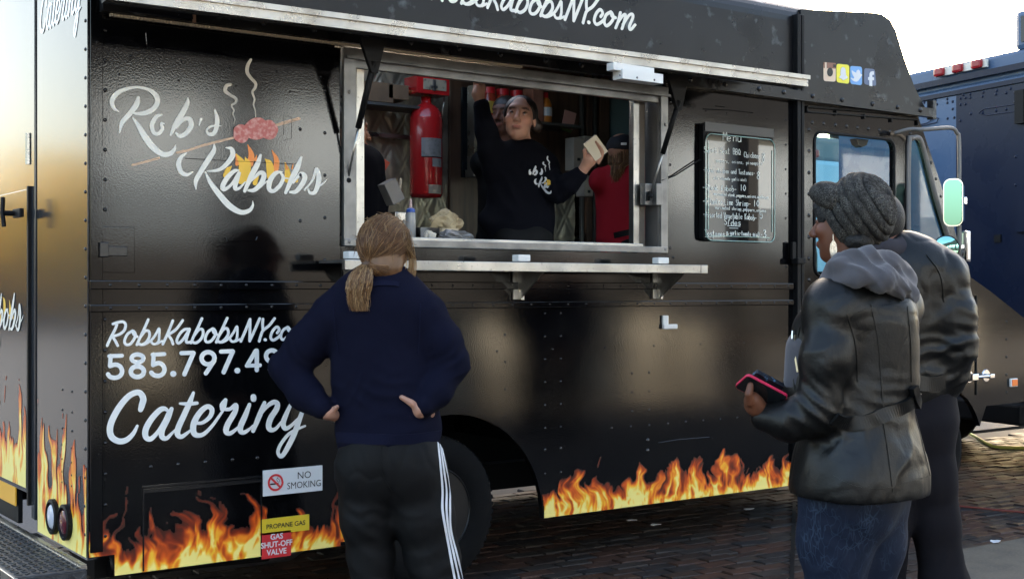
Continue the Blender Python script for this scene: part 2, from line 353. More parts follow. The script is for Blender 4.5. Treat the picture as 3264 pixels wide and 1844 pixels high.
# far side wall, rear wall, floor (the galley is a room)
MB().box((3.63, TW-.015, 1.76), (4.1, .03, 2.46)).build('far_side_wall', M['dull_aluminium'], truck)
MB().box((4.75, TW-.02, .42), (6.3, .03, .30)).build('far_side_skirt', M['flat_black'], truck); MB().box((6.8, TW-.02, 1.04), (2.2, .03, .94)).build('far_cab_panel', M['flat_black'], truck)
MB().box((4.2, 1.54, .78), (5.2, 1.34, .04)).build('floor_deck', M['dull_aluminium'], truck)
b = MB(); b.box((4.25, .55, .42), (5.0, .08, .14)); b.box((4.25, 1.70, .42), (5.0, .08, .14)); b.tube([(3.22, .2, .37), (3.22, 2.05, .37)], .06, 10)
b.lathe([(.16, -.16), (.19, -.05), (.19, .05), (.16, .16)], (3.22, 1.1, .37), (0, 1, 0), 14); b.build('chassis', M['flat_black'], truck)
b = MB()
b.box((3.283, .42, .86), (1.2, .8, .03)); b.box((2.72, .42, .58), (.03, .8, .56)); b.box((3.85, .42, .74), (.03, .8, .2)); b.box((3.85, .83, .66), (2.7, .03, .50)); b.box((3.0, 1.3, .60), (.7, .9, .4))
rnd = random.Random(4)
for k in range(26):
    x = 3.3+k*.022; b.bar((x, .78, .60), (x+rnd.uniform(-.01, .01), .78, .41-rnd.uniform(0, .05)-(.05 if 18 < k < 21 else 0)), .024, .01, (0, 1, 0))
b.build('wheel_well', M['flat_black'], truck)
# ---- wheels
def wheel(cx, cy, side=-1):
    R = .364; c = Vector((cx, cy, R)); ax = Vector((0, side, 0))
    ty = MB(); ty.lathe([(.205, .085), (.225, .105), (.30, .112), (.345, .098), (R-.004, .078), (R, .05), (R, -.05), (R-.004, -.078), (.345, -.098), (.30, -.11), (.22, -.10)], c, ax, 64, cap=False)
    for k in range(64):
        a = 2*math.pi*k/64
        for s in (-1, 1):
            d = Vector((math.cos(a), 0, math.sin(a))); tdir = Vector((-math.sin(a), 0, math.cos(a)))
            ty.bar(c+d*(R-.003)+ax*(s*.03)-tdir*.008*s, c+d*(R-.008)+ax*(s*.085)+tdir*.006, .02, .014, d)
    w_ = ty.build('tyre', M['rubber'], truck, smooth=False)
    for p in w_.data.polygons[:64*10]: p.use_smooth = True
    rm = MB(); rm.lathe([(.222, .098), (.214, .104), (.205, .09), (.196, .05), (.185, .02), (.12, .012), (.11, .05), (.085, .06), (.08, .10), (.0, .105)], c, ax, 48)
    for k in range(8): 
        a = 2*math.pi*k/8; rm.dome(c+Vector((math.cos(a), 0, math.sin(a)))*.15+ax*.016, ax, .013, .02, 6)
    rm.build('rim', M['wheel_steel'], w_, smooth=False)
mat('wheel_steel', (.008, .008, .009), .4, .2, var=(20, (.022, .018, .014), .55, .8))
wheel(3.215, .155); wheel(3.215, TW-.155, 1); wheel(7.05, .17); wheel(7.05, TW-.17, 1)
# ---- cab side: plate traced round the door window and the quarter light
def s2(u, v, o=0): p = S(u, v, o); return (p.x, p.z)
def C3(x, y): return s2(2500+x/2.4254, 300+y/2.4254)
def smooth_poly(pts, sub=5):
    q = [np.array(p) for p in pts]; n = len(q); out = []
    for i in range(n):
        a, b_, c, d = q[i-1], q[i], q[(i+1) % n], q[(i+2) % n]
        for k in range(sub):
            t = k/sub; out.append(tuple(.5*(2*b_+(c-a)*t+(2*a-5*b_+4*c-d)*t*t+(3*b_-a-3*c+d)*t**3)))
    return out
dw0, dw1 = C3(232, 300), C3(872, 330)
zb = 1.50
dwin = rrect(dw0[0], zb, dw1[0]-.03, 2.352, .06)
vent = [C3(958, 400), C3(985, 345), C3(1020, 335), C3(1055, 370), C3(1100, 530), C3(1165, 790), C3(1230, 1010), C3(1275, 1150), C3(1275, 1215), C3(1240, 1250), C3(1100, 1240), C3(985, 1205), C3(958, 1150)]
ventp = smooth_poly(vent, 3)
cab = [(5.73, .36), (6.55, .36), (6.58, .5)]+[(7.05+.47*math.cos(math.radians(a)), .36+.44*math.sin(math.radians(a))) for a in range(160, 19, -10)]
pB = s2(3143, 1293)
cab += [pB, (8.25, pB[1]+.01), (8.25, 1.12)]
cab += [s2(3251, 1003), s2(3160, 930), s2(3095, 884), s2(3078, 858), s2(3072, 830), s2(3000, 590), s2(2927, 372), (5.73, 2.56)]
plate('cab_side', cab, [dwin, ventp], .0, .035, PAINT, truck)
up = [(5.73, 2.565), s2(2950, 345), s2(2915, 278), s2(2880, 180), s2(2856, 100), s2(2838, 66), s2(2811, 46), s2(2780, 41), (5.73, 3.06)]
plate('cab_upper_panel', up, [], .0, .035, SCUF, truck)
q = [up[0]]; b = MB()
b.prism([(p[0], TW-.03, p[1]) for p in up], (0, .03, 0)); b.prism([(p[0], TW-.03, p[1]) for p in cab[-8:]+[(5.73, 1.0), (8.2, 1.0)][:1]], (0, .03, 0)); b.build('cab_far_side', SCUF, truck)
front = [up[6], up[5], up[4], up[3], up[2], up[1]]
b = MB(); v = [(p[0], 0.02, p[1]) for p in front]+[(p[0], TW-.02, p[1]) for p in front]; n = len(front)
b.add(v, [[i, i+1, n+i+1, n+i] for i in range(n-1)]); b.build('brow', SCUF, truck, fix=False)
ap, bp = s2(2927, 372), s2(3078, 858)
b = MB(); wv = [(ap[0], .06, ap[1]), (ap[0], TW-.06, ap[1]), (bp[0], TW-.06, bp[1]), (bp[0], .06, bp[1])]
b.add(wv, [[0, 1, 2, 3]]); b.build('windscreen', M['pane_tint'] if 'pane_tint' in M else glass('pane_tint', (.60, .80, .80)), truck, fix=False)
hp = [s2(3078, 858), s2(3095, 884), s2(3160, 930), s2(3251, 1003), (8.25, 1.12), (8.25, pB[1])]
b = MB(); v = [(p[0], .036, p[1]) for p in hp]+[(p[0], TW-.036, p[1]) for p in hp]; n = len(hp)
b.add(v, [[i, i+1, n+i+1, n+i] for i in range(n-1)]); b.build('bonnet', PAINT, truck, fix=False)
MB().box((7.3, 1.1, 1.0), (1.5, 2.1, .04)).build('firewall_shelf', M['flat_black'], truck)
# panes, seals
b = MB(); b.add([(p[0], .012, p[1]) for p in dwin], [list(range(len(dwin)))]); b.build('door_pane', glass('pane_teal', (.74, .90, .92)), truck, fix=False)
b = MB(); b.add([(p[0], .012, p[1]) for p in ventp], [list(range(len(ventp)))]); b.build('quarter_light', glass('pane_green', (.72, .88, .80)), truck, fix=False)
def ring(poly, r, y, name, mt, closed=True):
    pts = [Vector((p[0], y, p[1])) for p in poly]+([Vector((poly[0][0], y, poly[0][1])), Vector((poly[1][0], y, poly[1][1]))] if closed else [])
    return MB().tube(pts, r, 6, cap=not closed).build(name, mt, truck, smooth=True)
ring(ventp, .017, -.004, 'window_seal', M['rubber_grey'] if 'rubber_grey' in M else mat('rubber_grey', (.16, .15, .14), .5))
ring(dwin, .009, -.002, 'window_seal', M['flat_black'])
b = MB(); b.prism([(6.30, .06, 2.35), (6.42, .06, 2.35), (6.40, .06, 2.315), (6.36, .06, 2.30), (6.32, .06, 2.315)], (0, .05, 0)); b.build('window_latch', M['flat_black'], truck)
# door header trim, hinges, latch, side marker
b = MB(); a0, a1 = C3(165, 98), C3(1020, 175); b.bar((a0[0], -.008, a0[1]), (a1[0], -.008, a1[1]+.01), .02, .012); b.bar((a0[0], -.006, a0[1]-.03), (a1[0], -.006, a1[1]-.02), .02, .008)
for k in range(5): x = a0[0]+(a1[0]-a0[0])*k/4; b.box((x, -.008, a0[1]-.016), (.01, .012, .03))
b.build('door_header_rail', M['flat_black'], truck)
x_ = s2(3110, 1000)[0]
b = MB(); b.box((x_, -.003, 1.05), (.008, .01, .66)); b.build('bonnet_seam', M['flat_black'], truck)
b = MB(); b.box((x_-.04, -.005, 1.31), (.05, .02, .03)); b.box((x_-.04, -.005, 1.285), (.05, .012, .012)); b.build('cab_hinge', M['aluminium'], truck)
lp = s2(3085, 1200)
b = MB(); b.box((lp[0]+.0, -.04, lp[1]), (.07, .04, .045), b=.006); b.tube([(lp[0]+.03, -.045, lp[1]), (lp[0]+.17, -.045, lp[1])], .011, 8); b.box((lp[0]+.19, -.03, lp[1]), (.05, .06, .03), b=.005); b.lathe([(.045, 0), (.04, .006)], (lp[0]+.2, 0, lp[1]), (0, -1, 0), 16); b.lathe([(.045, 0), (.04, .006)], (lp[0]+.01, 0, lp[1]), (0, -1, 0), 16)
b.build('bonnet_latch', M['chrome'], truck); MB().box((lp[0]-.065, -.04, lp[1]), (.065, .045, .05), b=.01).build('latch_grip', M['flat_black'], truck)
mk = s2(3227, 1218)
b = MB(); b.box((mk[0], -.008, mk[1]), (.085, .016, .058), b=.007); mo = b.build('side_marker_light', M['white_plastic'], truck)
MB().box((mk[0], -.019, mk[1]), (.058, .01, .044), b=.004).build('lens', mat('amber_lens', (.95, .22, .04), .15), mo)
# dashboard, seat and wheel seen through the cab glass
MB().box((7.25, 1.1, 1.42), (.5, 1.9, .14), b=.04).build('dashboard', mat('dash_grey', (.25, .27, .28), .6), truck)
sw = MB(); c = Vector((6.85, .55, 1.52)); axw = Vector((-.5, 0, .86)).normalized(); a_ = Vector((0, 1, 0)); b_ = axw.cross(a_)
sw.tube([c+(a_*math.cos(t)+b_*math.sin(t))*.22 for t in np.linspace(0, 2*math.pi, 25)], .016, 8); sw.build('steering_wheel', M['flat_black'], truck)
b = MB(); b.box((6.5, .6, 1.10), (.45, .5, .14), b=.05); b.box((6.27, .6, 1.42), (.12, .46, .56), b=.05); b.build('driver_seat', mat('seat_vinyl', (.05, .07, .075), .5), truck)
MB().box((6.10, 1.40, 1.85), (.04, 1.66, 2.4)).build('cab_bulkhead', mat('bulkhead_paint', (.10, .16, .17), .4, bump=(30, .1, .003)), truck)
# ---- drip bar, its chrome end, hatch and rope light
b = MB(); b.bar((1.62, -.026, 2.545), (6.94, -.026, 2.545), .05, .055); b.bar((1.62, -.045, 2.522), (6.94, -.045, 2.522), .02, .012)
b.box((6.93, -.03, 2.565), (.035, .045, .12)); b.build('drip_rail', M['scuffed_paint'], truck)
b = MB()
for k in range(19): b.dome((2.3+k*.25+rnd.uniform(-.03, .03), -.051, 2.55), (0, -1, 0), .016, .012)
for k in range(3): b.dome((1.75+k*.2, -.051, 2.55), (0, -1, 0), .012, .01)
b.build('rail_bolt', M['rivet_paint'], truck).__setitem__('kind', 'stuff')
c0, c1 = S(405, 50, .05), S(615, 75, .05)
b = MB(); b.bar((c0.x, -.062, 2.55), (c1.x, -.062, 2.55), .008, .056, (0, .22, 1)); co_ = b.build('chrome_end_plate', M['chrome'], truck)
e0 = S(617, 45, .06); b = MB(); b.box((e0.x, -.066, 2.545), (.012, .012, .07)); b.tube([Vector((e0.x, -.068, 2.592))+Vector((math.cos(t), 0, math.sin(t)))*.013 for t in np.linspace(0, 2*math.pi, 13)], .0045, 6); b.build('eyelet_bolt', mat('rusty_steel', (.35, .22, .15), .5, .6), truck)
b = MB()
for k in range(150): x = 1.66+k*.0135; b.box((x, -.03, 2.508-.0006*(k % 2)), (.0115, .016, .011))
b.build('rope_light', mat('rope_light_tan', (.52, .44, .32), .5), truck).__setitem__('kind', 'stuff')
HO = .45                                                                   # hatch reach
hl, hr = S(420, 0, HO), S(2570, 277, HO)
zl, zr = 2.470, 2.504; xl, xr = 1.50, hr.x
b = MB(); b.bar((xl, -HO, zl+.018), (xr, -HO, zr+.018), .026, .036); b.bar((xl, -HO-.008, zl+.047), (xr, -HO-.008, zr+.047), .042, .022)
hatch = b.build('serving_hatch', M['aluminium'], truck)
vq = [(xl, -HO+.012, zl+.03), (xr, -HO+.012, zr+.03), (xr, -.05, 2.592), (xl, -.05, 2.592)]
b = MB(); b.add(vq+[(p[0], p[1], p[2]+.014) for p in vq], [[0, 1, 2, 3], [7, 6, 5, 4], [0, 4, 5, 1], [2, 6, 7, 3], [0, 3, 7, 4], [1, 5, 6, 2]]); b.build('hatch_skin', SCUF, hatch)
b = MB(); b.bar((xl, -HO+.03, zl+.002), (xr, -HO+.03, zr+.002), .03, .014); b.build('hatch_lip', M['flat_black'], hatch)
# clip lamp on the hatch edge
q0, q1 = S(1944, 213, HO+.05), S(2095, 235, HO+.05)
b = MB(); d = (q1-q0); b.bar(S(1945, 212, HO+.03), S(2074, 231, HO+.03), .05, .035); lm = b.build('hatch_lamp', M['white_plastic'], truck)
b = MB(); b.bar(S(1969, 238, HO+.03), S(2098, 255, HO+.03), .07, .045); b.build('lamp_body', M['white_plastic'], lm)
b = MB()
for k in range(3): b.dome(S(1976+k*55, 240+k*7.5, HO+.065), (0, -1, 0), .006, .004, 6)
b.build('screw', M['dull_aluminium'], lm)
# ---- serving window frame
FX0, FX1, FZ0, FZ1 = 2.70, 4.66, 1.614, 2.50
AL = M['dull_aluminium']; AL2 = M['frame_al'] if 'frame_al' in M else mat('frame_al', (.24, .24, .235), .40, .85, var=(9, (.14, .14, .14), .4, .7), bump=(50, .08, .002))
fr = MB(); fr.box((FX0+.035, -.008, (FZ0+FZ1)/2), (.062, .028, FZ1-FZ0), b=.003); wf = fr.build('window_frame', AL2, truck)
MB().box((FX1-.028, -.008, (FZ0+FZ1)/2), (.05, .028, FZ1-FZ0), b=.003).build('frame_stile', AL2, wf)
MB().box(((FX0+FX1)/2, -.010, FZ0+.017), (FX1-FX0-.01, .03, .034), b=.003).build('frame_sill', AL2, wf)
b = MB(); b.box(((FX0+FX1)/2, -.010, FZ1-.02), (FX1-FX0-.006, .03, .04), b=.003); b.box(((FX0+FX1)/2, .012, FZ1-.062), (FX1-FX0-.1, .03, .044), b=.003); b.box(((FX0+FX1)/2+.02, -.03, FZ1-.045), (FX1-FX0+.02, .02, .012)); b.build('frame_head', AL2, wf)
for x in (FX0+.068, FX1-.055): MB().box((x, .05, 2.03), (.006, .10, .82)).build('window_reveal', AL, wf)
MB().box((FX0+.135, .085, 2.03), (.042, .04, .82), b=.004).build('sash_stile', M['bright_aluminium'], wf)
MB().box((FX1-.150, .085, 2.03), (.042, .04, .82), b=.004).build('sash_stile', M['bright_aluminium'], wf)
MB().box(((FX0+FX1)/2, .075, FZ0+.042), (FX1-FX0-.24, .06, .016), b=.003).build('sash_sill', M['bright_aluminium'], wf)
b = MB(); b.box((FX0+.092, .09, 2.03), (.042, .03, .82)); b.box((FX1-.105, .09, 2.03), (.045, .03, .82)); b.build('sash_channel', mat('channel_bronze', (.14, .12, .10), .5, .5), wf)
b = MB()
for x in (FX0+.03, FX1-.025):
    for z in (FZ0+.02, 2.3): b.dome((x, -.024, z), (0, -1, 0), .009, .005)
b.build('frame_screw', AL, wf)
# latch block by the right stile
lb = S(2095, 620); b = MB(); b.box((lb.x-.04, .03, lb.z), (.075, .04, .115), b=.004); b.build('strut_bracket', AL, truck); MB().box((lb.x-.005, .0, lb.z), (.045, .05, .115), b=.003).build('latch_plate', AL2, truck)
# gas struts
def strut(a, m_, c, nm):
    t = MB().tube([a, m_], .014, 10).build('gas_strut', M['flat_black'], truck, smooth=True); MB().tube([m_, c], .0055, 8).build('strut_rod', M['aluminium'], t, smooth=True)
    b = MB(); b.dome(c, (0, -1, 0), .016, .02); b.box(c, (.02, .02, .05)); b.build('strut_joint', M['flat_black'], t)
    b = MB(); b.prism([a+Vector((-.07, 0, .10)), a+Vector((.06, 0, .10)), a+Vector((.02, 0, -.05)), a+Vector((-.01, 0, -.05))], (0, .02, 0)); b.build('strut_mount', M['flat_black'], t)
strut(S(1192, 195, .24), S(1142, 408, .10), S(1108, 575, .01), 'l'); strut(S(2165, 320, .20), S(2112, 490, .10), S(2072, 625, .01), 'r')
MB().tube([S(2108, 575, .02), S(2150, 560, .015), S(2232, 508, .02)], .004, 6).build('pull_cord', M['flat_black'], truck)
# ---- serving shelf
so_ = .26; s0, s1 = S(1097, 840, so_), S(2255, 858, so_); zs = 1.537
b = MB(); b.box(((s0.x+s1.x)/2, -so_+.008, zs-.012), (s1.x-s0.x, .022, .044), b=.003); shelf = b.build('serving_shelf', M['bright_aluminium'], truck)
MB().box(((s0.x+s1.x)/2, -so_/2-.003, zs+.004), (s1.x-s0.x-.01, so_-.03, .012)).build('shelf_top', AL2, shelf)
MB().box((s1.x-.05, -so_+.002, zs-.012), (.004, .014, .046)).build('end_joint', AL, shelf)
for u in (1115, 1651, 2095):
    p = S(u+6, 900, .03); q = S(u, 830, so_-.05)
    b = MB(); b.box((p.x, -.012, 1.455), (.062, .016, .17), b=.003); b.prism([(p.x-.004, -.02, 1.525), (p.x-.004, -.235, 1.525), (p.x-.004, -.235, 1.51), (p.x-.004, -.03, 1.37), (p.x-.004, -.02, 1.37)], (.008, 0, 0)); b.box((p.x+.01, -.03, 1.42), (.018, .02, .10))
    br = b.build('shelf_bracket', M['bright_aluminium'], shelf)
    b = MB(); b.dome((p.x+.01, -.041, 1.44), (0, -1, 0), .006, .004, 6); b.dome((p.x+.01, -.041, 1.395), (0, -1, 0), .006, .004, 6); b.build('bracket_bolt', M['flat_black'], br)
    MB().box((q.x+.005, -so_+.03, zs+.030), (.072, .05, .032), b=.005).build('shelf_clip', M['white_plastic'], shelf)
# ---- hatches in the sheet metal
def zx(u, v): return S(u, v)
b = MB(); p0, p1 = S(456, 1530), S(832, 1500)
for (a, c) in (((p0.x, .62), (p1.x, .62)), ((p0.x, .60), (p1.x, .60))): b.bar((a[0], -.004, a[1]), (c[0], -.004, c[1]), .01, .008)
b.box((p0.x, -.002, .445), (.006, .006, .33)); b.box((p1.x, -.002, .445), (.006, .006, .33)); b.build('locker_trim', M['rivet_paint'], truck)
MB().box(((p0.x+p1.x)/2, -.0025, .605), (p1.x-p0.x, .008, .012)).build('locker_hinge', M['rivet_paint'], truck)
b = MB(); p0, p1 = S(296, 868), S(428, 724); b.box(((p0.x+p1.x)/2, -.002, (p0.z+p1.z)/2), (p1.x-p0.x, .008, p1.z-p0.z), b=.002); lt = b.build('filler_flap', PAINT, truck)
pm = S(335, 800); b = MB(); b.box((pm.x+.03, -.01, pm.z), (.11, .012, .04), b=.003); b.box((pm.x-.01, -.018, pm.z+.005), (.035, .016, .06), b=.004); b.build('flap_latch', M['rivet_paint'], lt)
b = MB(); p0 = S(2130, 1040); b.box((p0.x, -.012, p0.z), (.10, .02, .025), b=.005); b.box((p0.x-.03, -.008, p0.z+.035), (.04, .014, .05), b=.004); b.build('skirt_latch', M['white_plastic'], truck)
dk = S(2527, 832); b = MB(); b.box((dk.x, -.045, dk.z), (.07, .05, .035), b=.006); b.box((dk.x-.03, -.03, dk.z+.06), (.03, .02, .1), b=.004); b.build('door_handle', M['flat_black'], truck)
# raised outlines of old fittings under the paint
b = MB()
def seam(pts, r=.0022): b.tube([S(u, v, .0005) for u, v in pts], r, 5)
seam([(465, 105), (468, 140), (480, 147), (560, 158), (700, 172), (800, 184), (930, 198)]); seam([(600, 160), (760, 180)])
seam([(720, 757), (724, 768), (735, 770), (790, 769), (815, 766), (820, 755)]); seam([(905, 430), (905, 370), (920, 370), (930, 375), (930, 440), (905, 448)])
seam([(590, 505), (720, 512), (960, 524)], .0014); seam([(2240, 348), (2330, 352), (2400, 360)]); seam([(2280, 338), (2310, 342)])
seam([(335, 1560), (335, 1230), (338, 1000)], .0016); seam([(2100, 1410), (2160, 1400), (2260, 1392)])
b.build('paint_seam', PAINT, truck).__setitem__('kind', 'stuff')
# ---- rivets
b = MB()
def riv(x, z, r=.0085, y=-.0005): b.dome((x, y, z), (0, -1, 0), r, r*.55, 7)
def rowx(x0, x1, z, st, r=.0085, y=-.0005):
    n = max(1, int(round((x1-x0)/st)))
    for k in range(n+1): riv(x0+(x1-x0)*k/n+rnd.uniform(-.002, .002), z+rnd.uniform(-.001, .001), r, y)
def colz(x, z0, z1, st, r=.0085):
    n = max(1, int(round(abs(z1-z0)/st)))
    for k in range(n+1): riv(x, z0+(z1-z0)*k/n, r)
rowx(1.66, 5.6, 1.438, .115, .007, -.021); rowx(1.66, 5.6, 1.345, .115, .007, -.021)
colz(1.645, 1.50, 2.45, .118); colz(1.645, .44, 1.30, .128); colz(2.62, 1.55, 2.30, .20); colz(2.50, 1.72, 2.12, .20); rowx(1.75, 2.6, 2.36, .19, .006); rowx(1.70, 2.7, 2.28, .25, .006)
rowx(1.83, 2.3, .70, .125); colz(3.845, .50, 1.30, .11, .007); colz(3.945, .50, 1.30, .11, .007); riv(3.845, .62); riv(3.945, .62)
rowx(4.28, 5.2, .70, .125, .007); colz(4.42, .78, .98, .1, .007); colz(4.54, .78, .98, .1, .007); riv(4.53, .62, .013); riv(4.53, .565, .013)
rowx(3.55, 5.6, 1.12, .34, .006); colz(3.60, .8, 1.2, .13, .006)
for u, v in ((2118, 325), (2118, 525), (2118, 790), (2128, 820)): p = S(u+18, v); riv(p.x, p.z)
colz(5.60, 1.55, 2.4, .14, .007); rowx(4.8, 5.6, 2.40, .15, .005)
rowx(5.83, 6.75, 2.405, .105, .012); colz(5.80, 1.35, 2.36, .125, .012); colz(6.59, 1.85, 2.30, .12, .012)
for u, v in ((1100, 405), (1133, 530), (1170, 655), (1208, 790), (1245, 910)): p = C3(u+2, v); riv(p[0], p[1], .011)
for k in range(7): p = S(2700+k*35, 905+k*2); riv(p.x, p.z, .01)
colz(x_+.0, .80, 1.3, .07, .008); colz(x_+.35, .72, 1.2, .11, .010)
b.build('rivet', M['rivet_paint'], truck, smooth=True).__setitem__('kind', 'stuff')
# ---- rear face
RM = M['rear_paint']
MB().box((XR+.02, .352, 1.68), (.04, .70, 2.66)).build('rear_panel', RM, truck)
MB().box((XR+.03, .725, 1.68), (.03, .03, 2.66)).build('rear_door_gap', M['flat_black'], truck)
MB().box((XR+.018, .765, 1.70), (.04, .055, 2.6), b=.006).build('rear_door_jamb', RM, truck)
up_d = MB().box((XR+.03, 1.48, 2.3), (.03, 1.36, 1.2)).build('rear_upper_door', RM, truck)
dl = MB().box((XR+.010, 1.50, 1.19), (.036, 1.40, 1.36), b=.004).build('rear_lower_door', RM, truck)
MB().box((XR-.002, .80, 1.17), (.028, .022, 1.42)).build('door_edge', M['flat_black'], dl)
b = MB(); b.tube([(XR-.04, .87, 1.76), (XR-.10, .87, 1.76)], .012, 8); b.tube([(XR-.10, .86, 1.70), (XR-.105, .87, 1.76), (XR-.10, .88, 1.83)], .010, 8); b.box((XR-.045, .84, 1.76), (.02, .12, .04), b=.004); b.build('tee_handle', M['flat_black'], dl)
MB().tube([(XR-.0, .84, 1.98), (XR-.0, .84, 2.12)], .014, 8).build('rear_hinge', M['aluminium'], up_d)
MB().box((XR+.02, 1.65, .50), (.02, 1.2, .32)).build('plate_recess', M['flat_black'], truck)
pl_ = MB().box((XR-.0, 1.20, .50), (.008, .30, .16), b=.004).build('number_plate', mat('plate_yellow', (.85, .42, .03), .4), truck)
b = MB(); b.box((XR-.004, 2.22, 1.7), (.03, .04, 2.6)); b.build('far_corner_post', RM, truck)
for (u, v, nm, mt_) in ((176, 1644, 'reversing_light', mat('white_lens', (.55, .56, .62), .12)), (216, 1662, 'tail_light', mat('red_lens', (.10, .012, .02), .1))):
    p = RX(u, v, XR); h = MB().lathe([(.074, 0), (.074, .02), (.062, .024), (.058, .012)], p, (-1, 0, 0), 28).build(nm, M['flat_black'], truck)
    MB().lathe([(.057, .012), (.045, .022), (.02, .027), (.0, .028)], p, (-1, 0, 0), 28).build('lens', mt_, h, smooth=True)
b = MB()
for k in range(19): b.dome((XR-.0005, .025, .45+k*.113), (-1, 0, 0), .008, .005, 7)
for k in range(7):
    for y in (.20, .33): b.dome((XR-.0005, y, .62+k*.04*(1+k*.1)), (-1, 0, 0), .006, .004, 6)
b.build('rear_rivet', M['rivet_paint'], truck, smooth=True).__setitem__('kind', 'stuff')
# step bumper
MD = mat('step_metal', (.085, .09, .10), .45, .7, var=(25, (.045, .045, .05), .4, .7))
bp_ = MB().box((1.425, .98, .312), (.27, 2.02, .03), b=.004).build('step_bumper', MD, truck)
b = MB()
for k in range(100): b.box((XR-.022, -.02+k*.02, .335), (.022, .011, .016))
b.box((XR-.022, 1.0, .327), (.03, 2.04, .012)); b.build('grip_edge', M['aluminium'], bp_).__setitem__('kind', 'stuff')
MB().box((1.294, .98, .30), (.016, 2.03, .05), b=.003).build('step_lip', M['aluminium'], bp_)
b = MB(); b.box((1.425, -.035, .27), (.27, .012, .10))
for i in range(9):
    for j in range(3):
        a = math.radians(45 if (i+j) % 2 else -45); R = Matrix.Rotation(a, 3, 'Y'); b.box((1.305+i*.03, -.043, .235+j*.032), (.028, .006, .007), R, .0015)
b.build('tread_plate', MD, bp_)
b = MB()
for i in range(8):
    for j in range(46):
        a = math.radians(45 if (i+j) % 2 else -45); b.box((1.315+i*.032, .0+j*.034, .329), (.026, .006, .005), Matrix.Rotation(a, 3, 'Z'))
b.build('tread_pattern', MD, bp_).__setitem__('kind', 'stuff')
b = MB(); b.tube([(1.70, .12, .28), (2.4, .12, .26)], .035, 10); b.box((1.9, .3, .30), (.5, .3, .12)); b.build('tow_frame', M['flat_black'], truck)
MB().lathe([(.13, -.26), (.16, -.2), (.16, .2), (.13, .26)], (2.45, .45, .30), (1, 0, 0), 18).build('propane_tank', mat('tank_grey', (.10, .10, .105), .5, .3), truck, smooth=True)
# ================================================================== LETTERING AND PRINT ON THE TRUCK
rng = np.random.default_rng(5)
_T = rng.random((256, 256))
def vn2(x, y):
    xi = np.floor(x).astype(int); yi = np.floor(y).astype(int); fx = x-xi; fy = y-yi; fx = fx*fx*(3-2*fx); fy = fy*fy*(3-2*fy)
    a = _T[xi % 256, yi % 256]; b = _T[(xi+1) % 256, yi % 256]; c = _T[xi % 256, (yi+1) % 256]; d = _T[(xi+1) % 256, (yi+1) % 256]
    return (a*(1-fx)+b*fx)*(1-fy)+(c*(1-fx)+d*fx)*fy
def fbm2(x, y, o=4):
    s = 0; a = .5; t = 0
    for k in range(o): s = s+a*vn2(x+17*k, y+31*k); t += a; x = x*2.03; y = y*2.03; a *= .5
    return s/t
_Z = [0.0]
def strokes(lst, fn, name, mt, parent, closed=False, sub=7, lift=.0012, nrm=(0, -1, 0)):
    """lst: list of strokes [(x,y,w), ...] in drawing units; fn maps (x,y) to a point on the surface"""
    mb = MB(); nv = Vector(nrm)
    for st in lst:
        pts = crom(st, sub) if len(st) > 2 else [np.array(q, float) for q in st]
        L, R = [], []
        for i, p in enumerate(pts):
            d = pts[min(i+1, len(pts)-1)][:2]-pts[max(i-1, 0)][:2]; l = np.hypot(*d) or 1; n = np.array([-d[1], d[0]])/l; w_ = max(p[2], 1e-4)/2
            L.append(p[:2]+n*w_); R.append(p[:2]-n*w_)
        def cap(p, d, s):
            l = np.hypot(*d) or 1; d = d/l; n = np.array([-d[1], d[0]]); w_ = max(p[2], 1e-4)/2
            return [p[:2]+(n*math.cos(a)*s+d*math.sin(a))*w_ for a in (.5, 1.0, math.pi/2, math.pi-1.0, math.pi-.5)]
        _Z[0] = (_Z[0]+1) % 9; off = nv*(lift+_Z[0]*.00011)
        n = len(L); V = [fn(*q)+off+nv*(0.00002*i) for i, q in enumerate(L)]+[fn(*q)+off+nv*(0.00002*i) for i, q in enumerate(R)]
        F = [[i, i+1, n+i+1, n+i] for i in range(n-1)]
        k = len(V); e = cap(pts[-1], pts[-1][:2]-pts[-2][:2], 1); V += [fn(*q)+off+nv*(0.00002*n) for q in e]; F.append([n-1]+list(range(k, k+5))+[2*n-1])
        k = len(V); e = cap(pts[0], pts[0][:2]-pts[1][:2], -1); V += [fn(*q)+off for q in e]; F.append([0]+list(range(k, k+5))+[n])
        mb.add(V, F)
    o = mb.build(name, mt, parent, fix=False)
    return o
def W(w_, *pts): return [(x, y, w_) for x, y in pts]
def V_(*a): return [tuple(a[i:i+3]) for i in range(0, len(a), 3)]
WH, CRM = M['white_vinyl'], M['cream_vinyl']
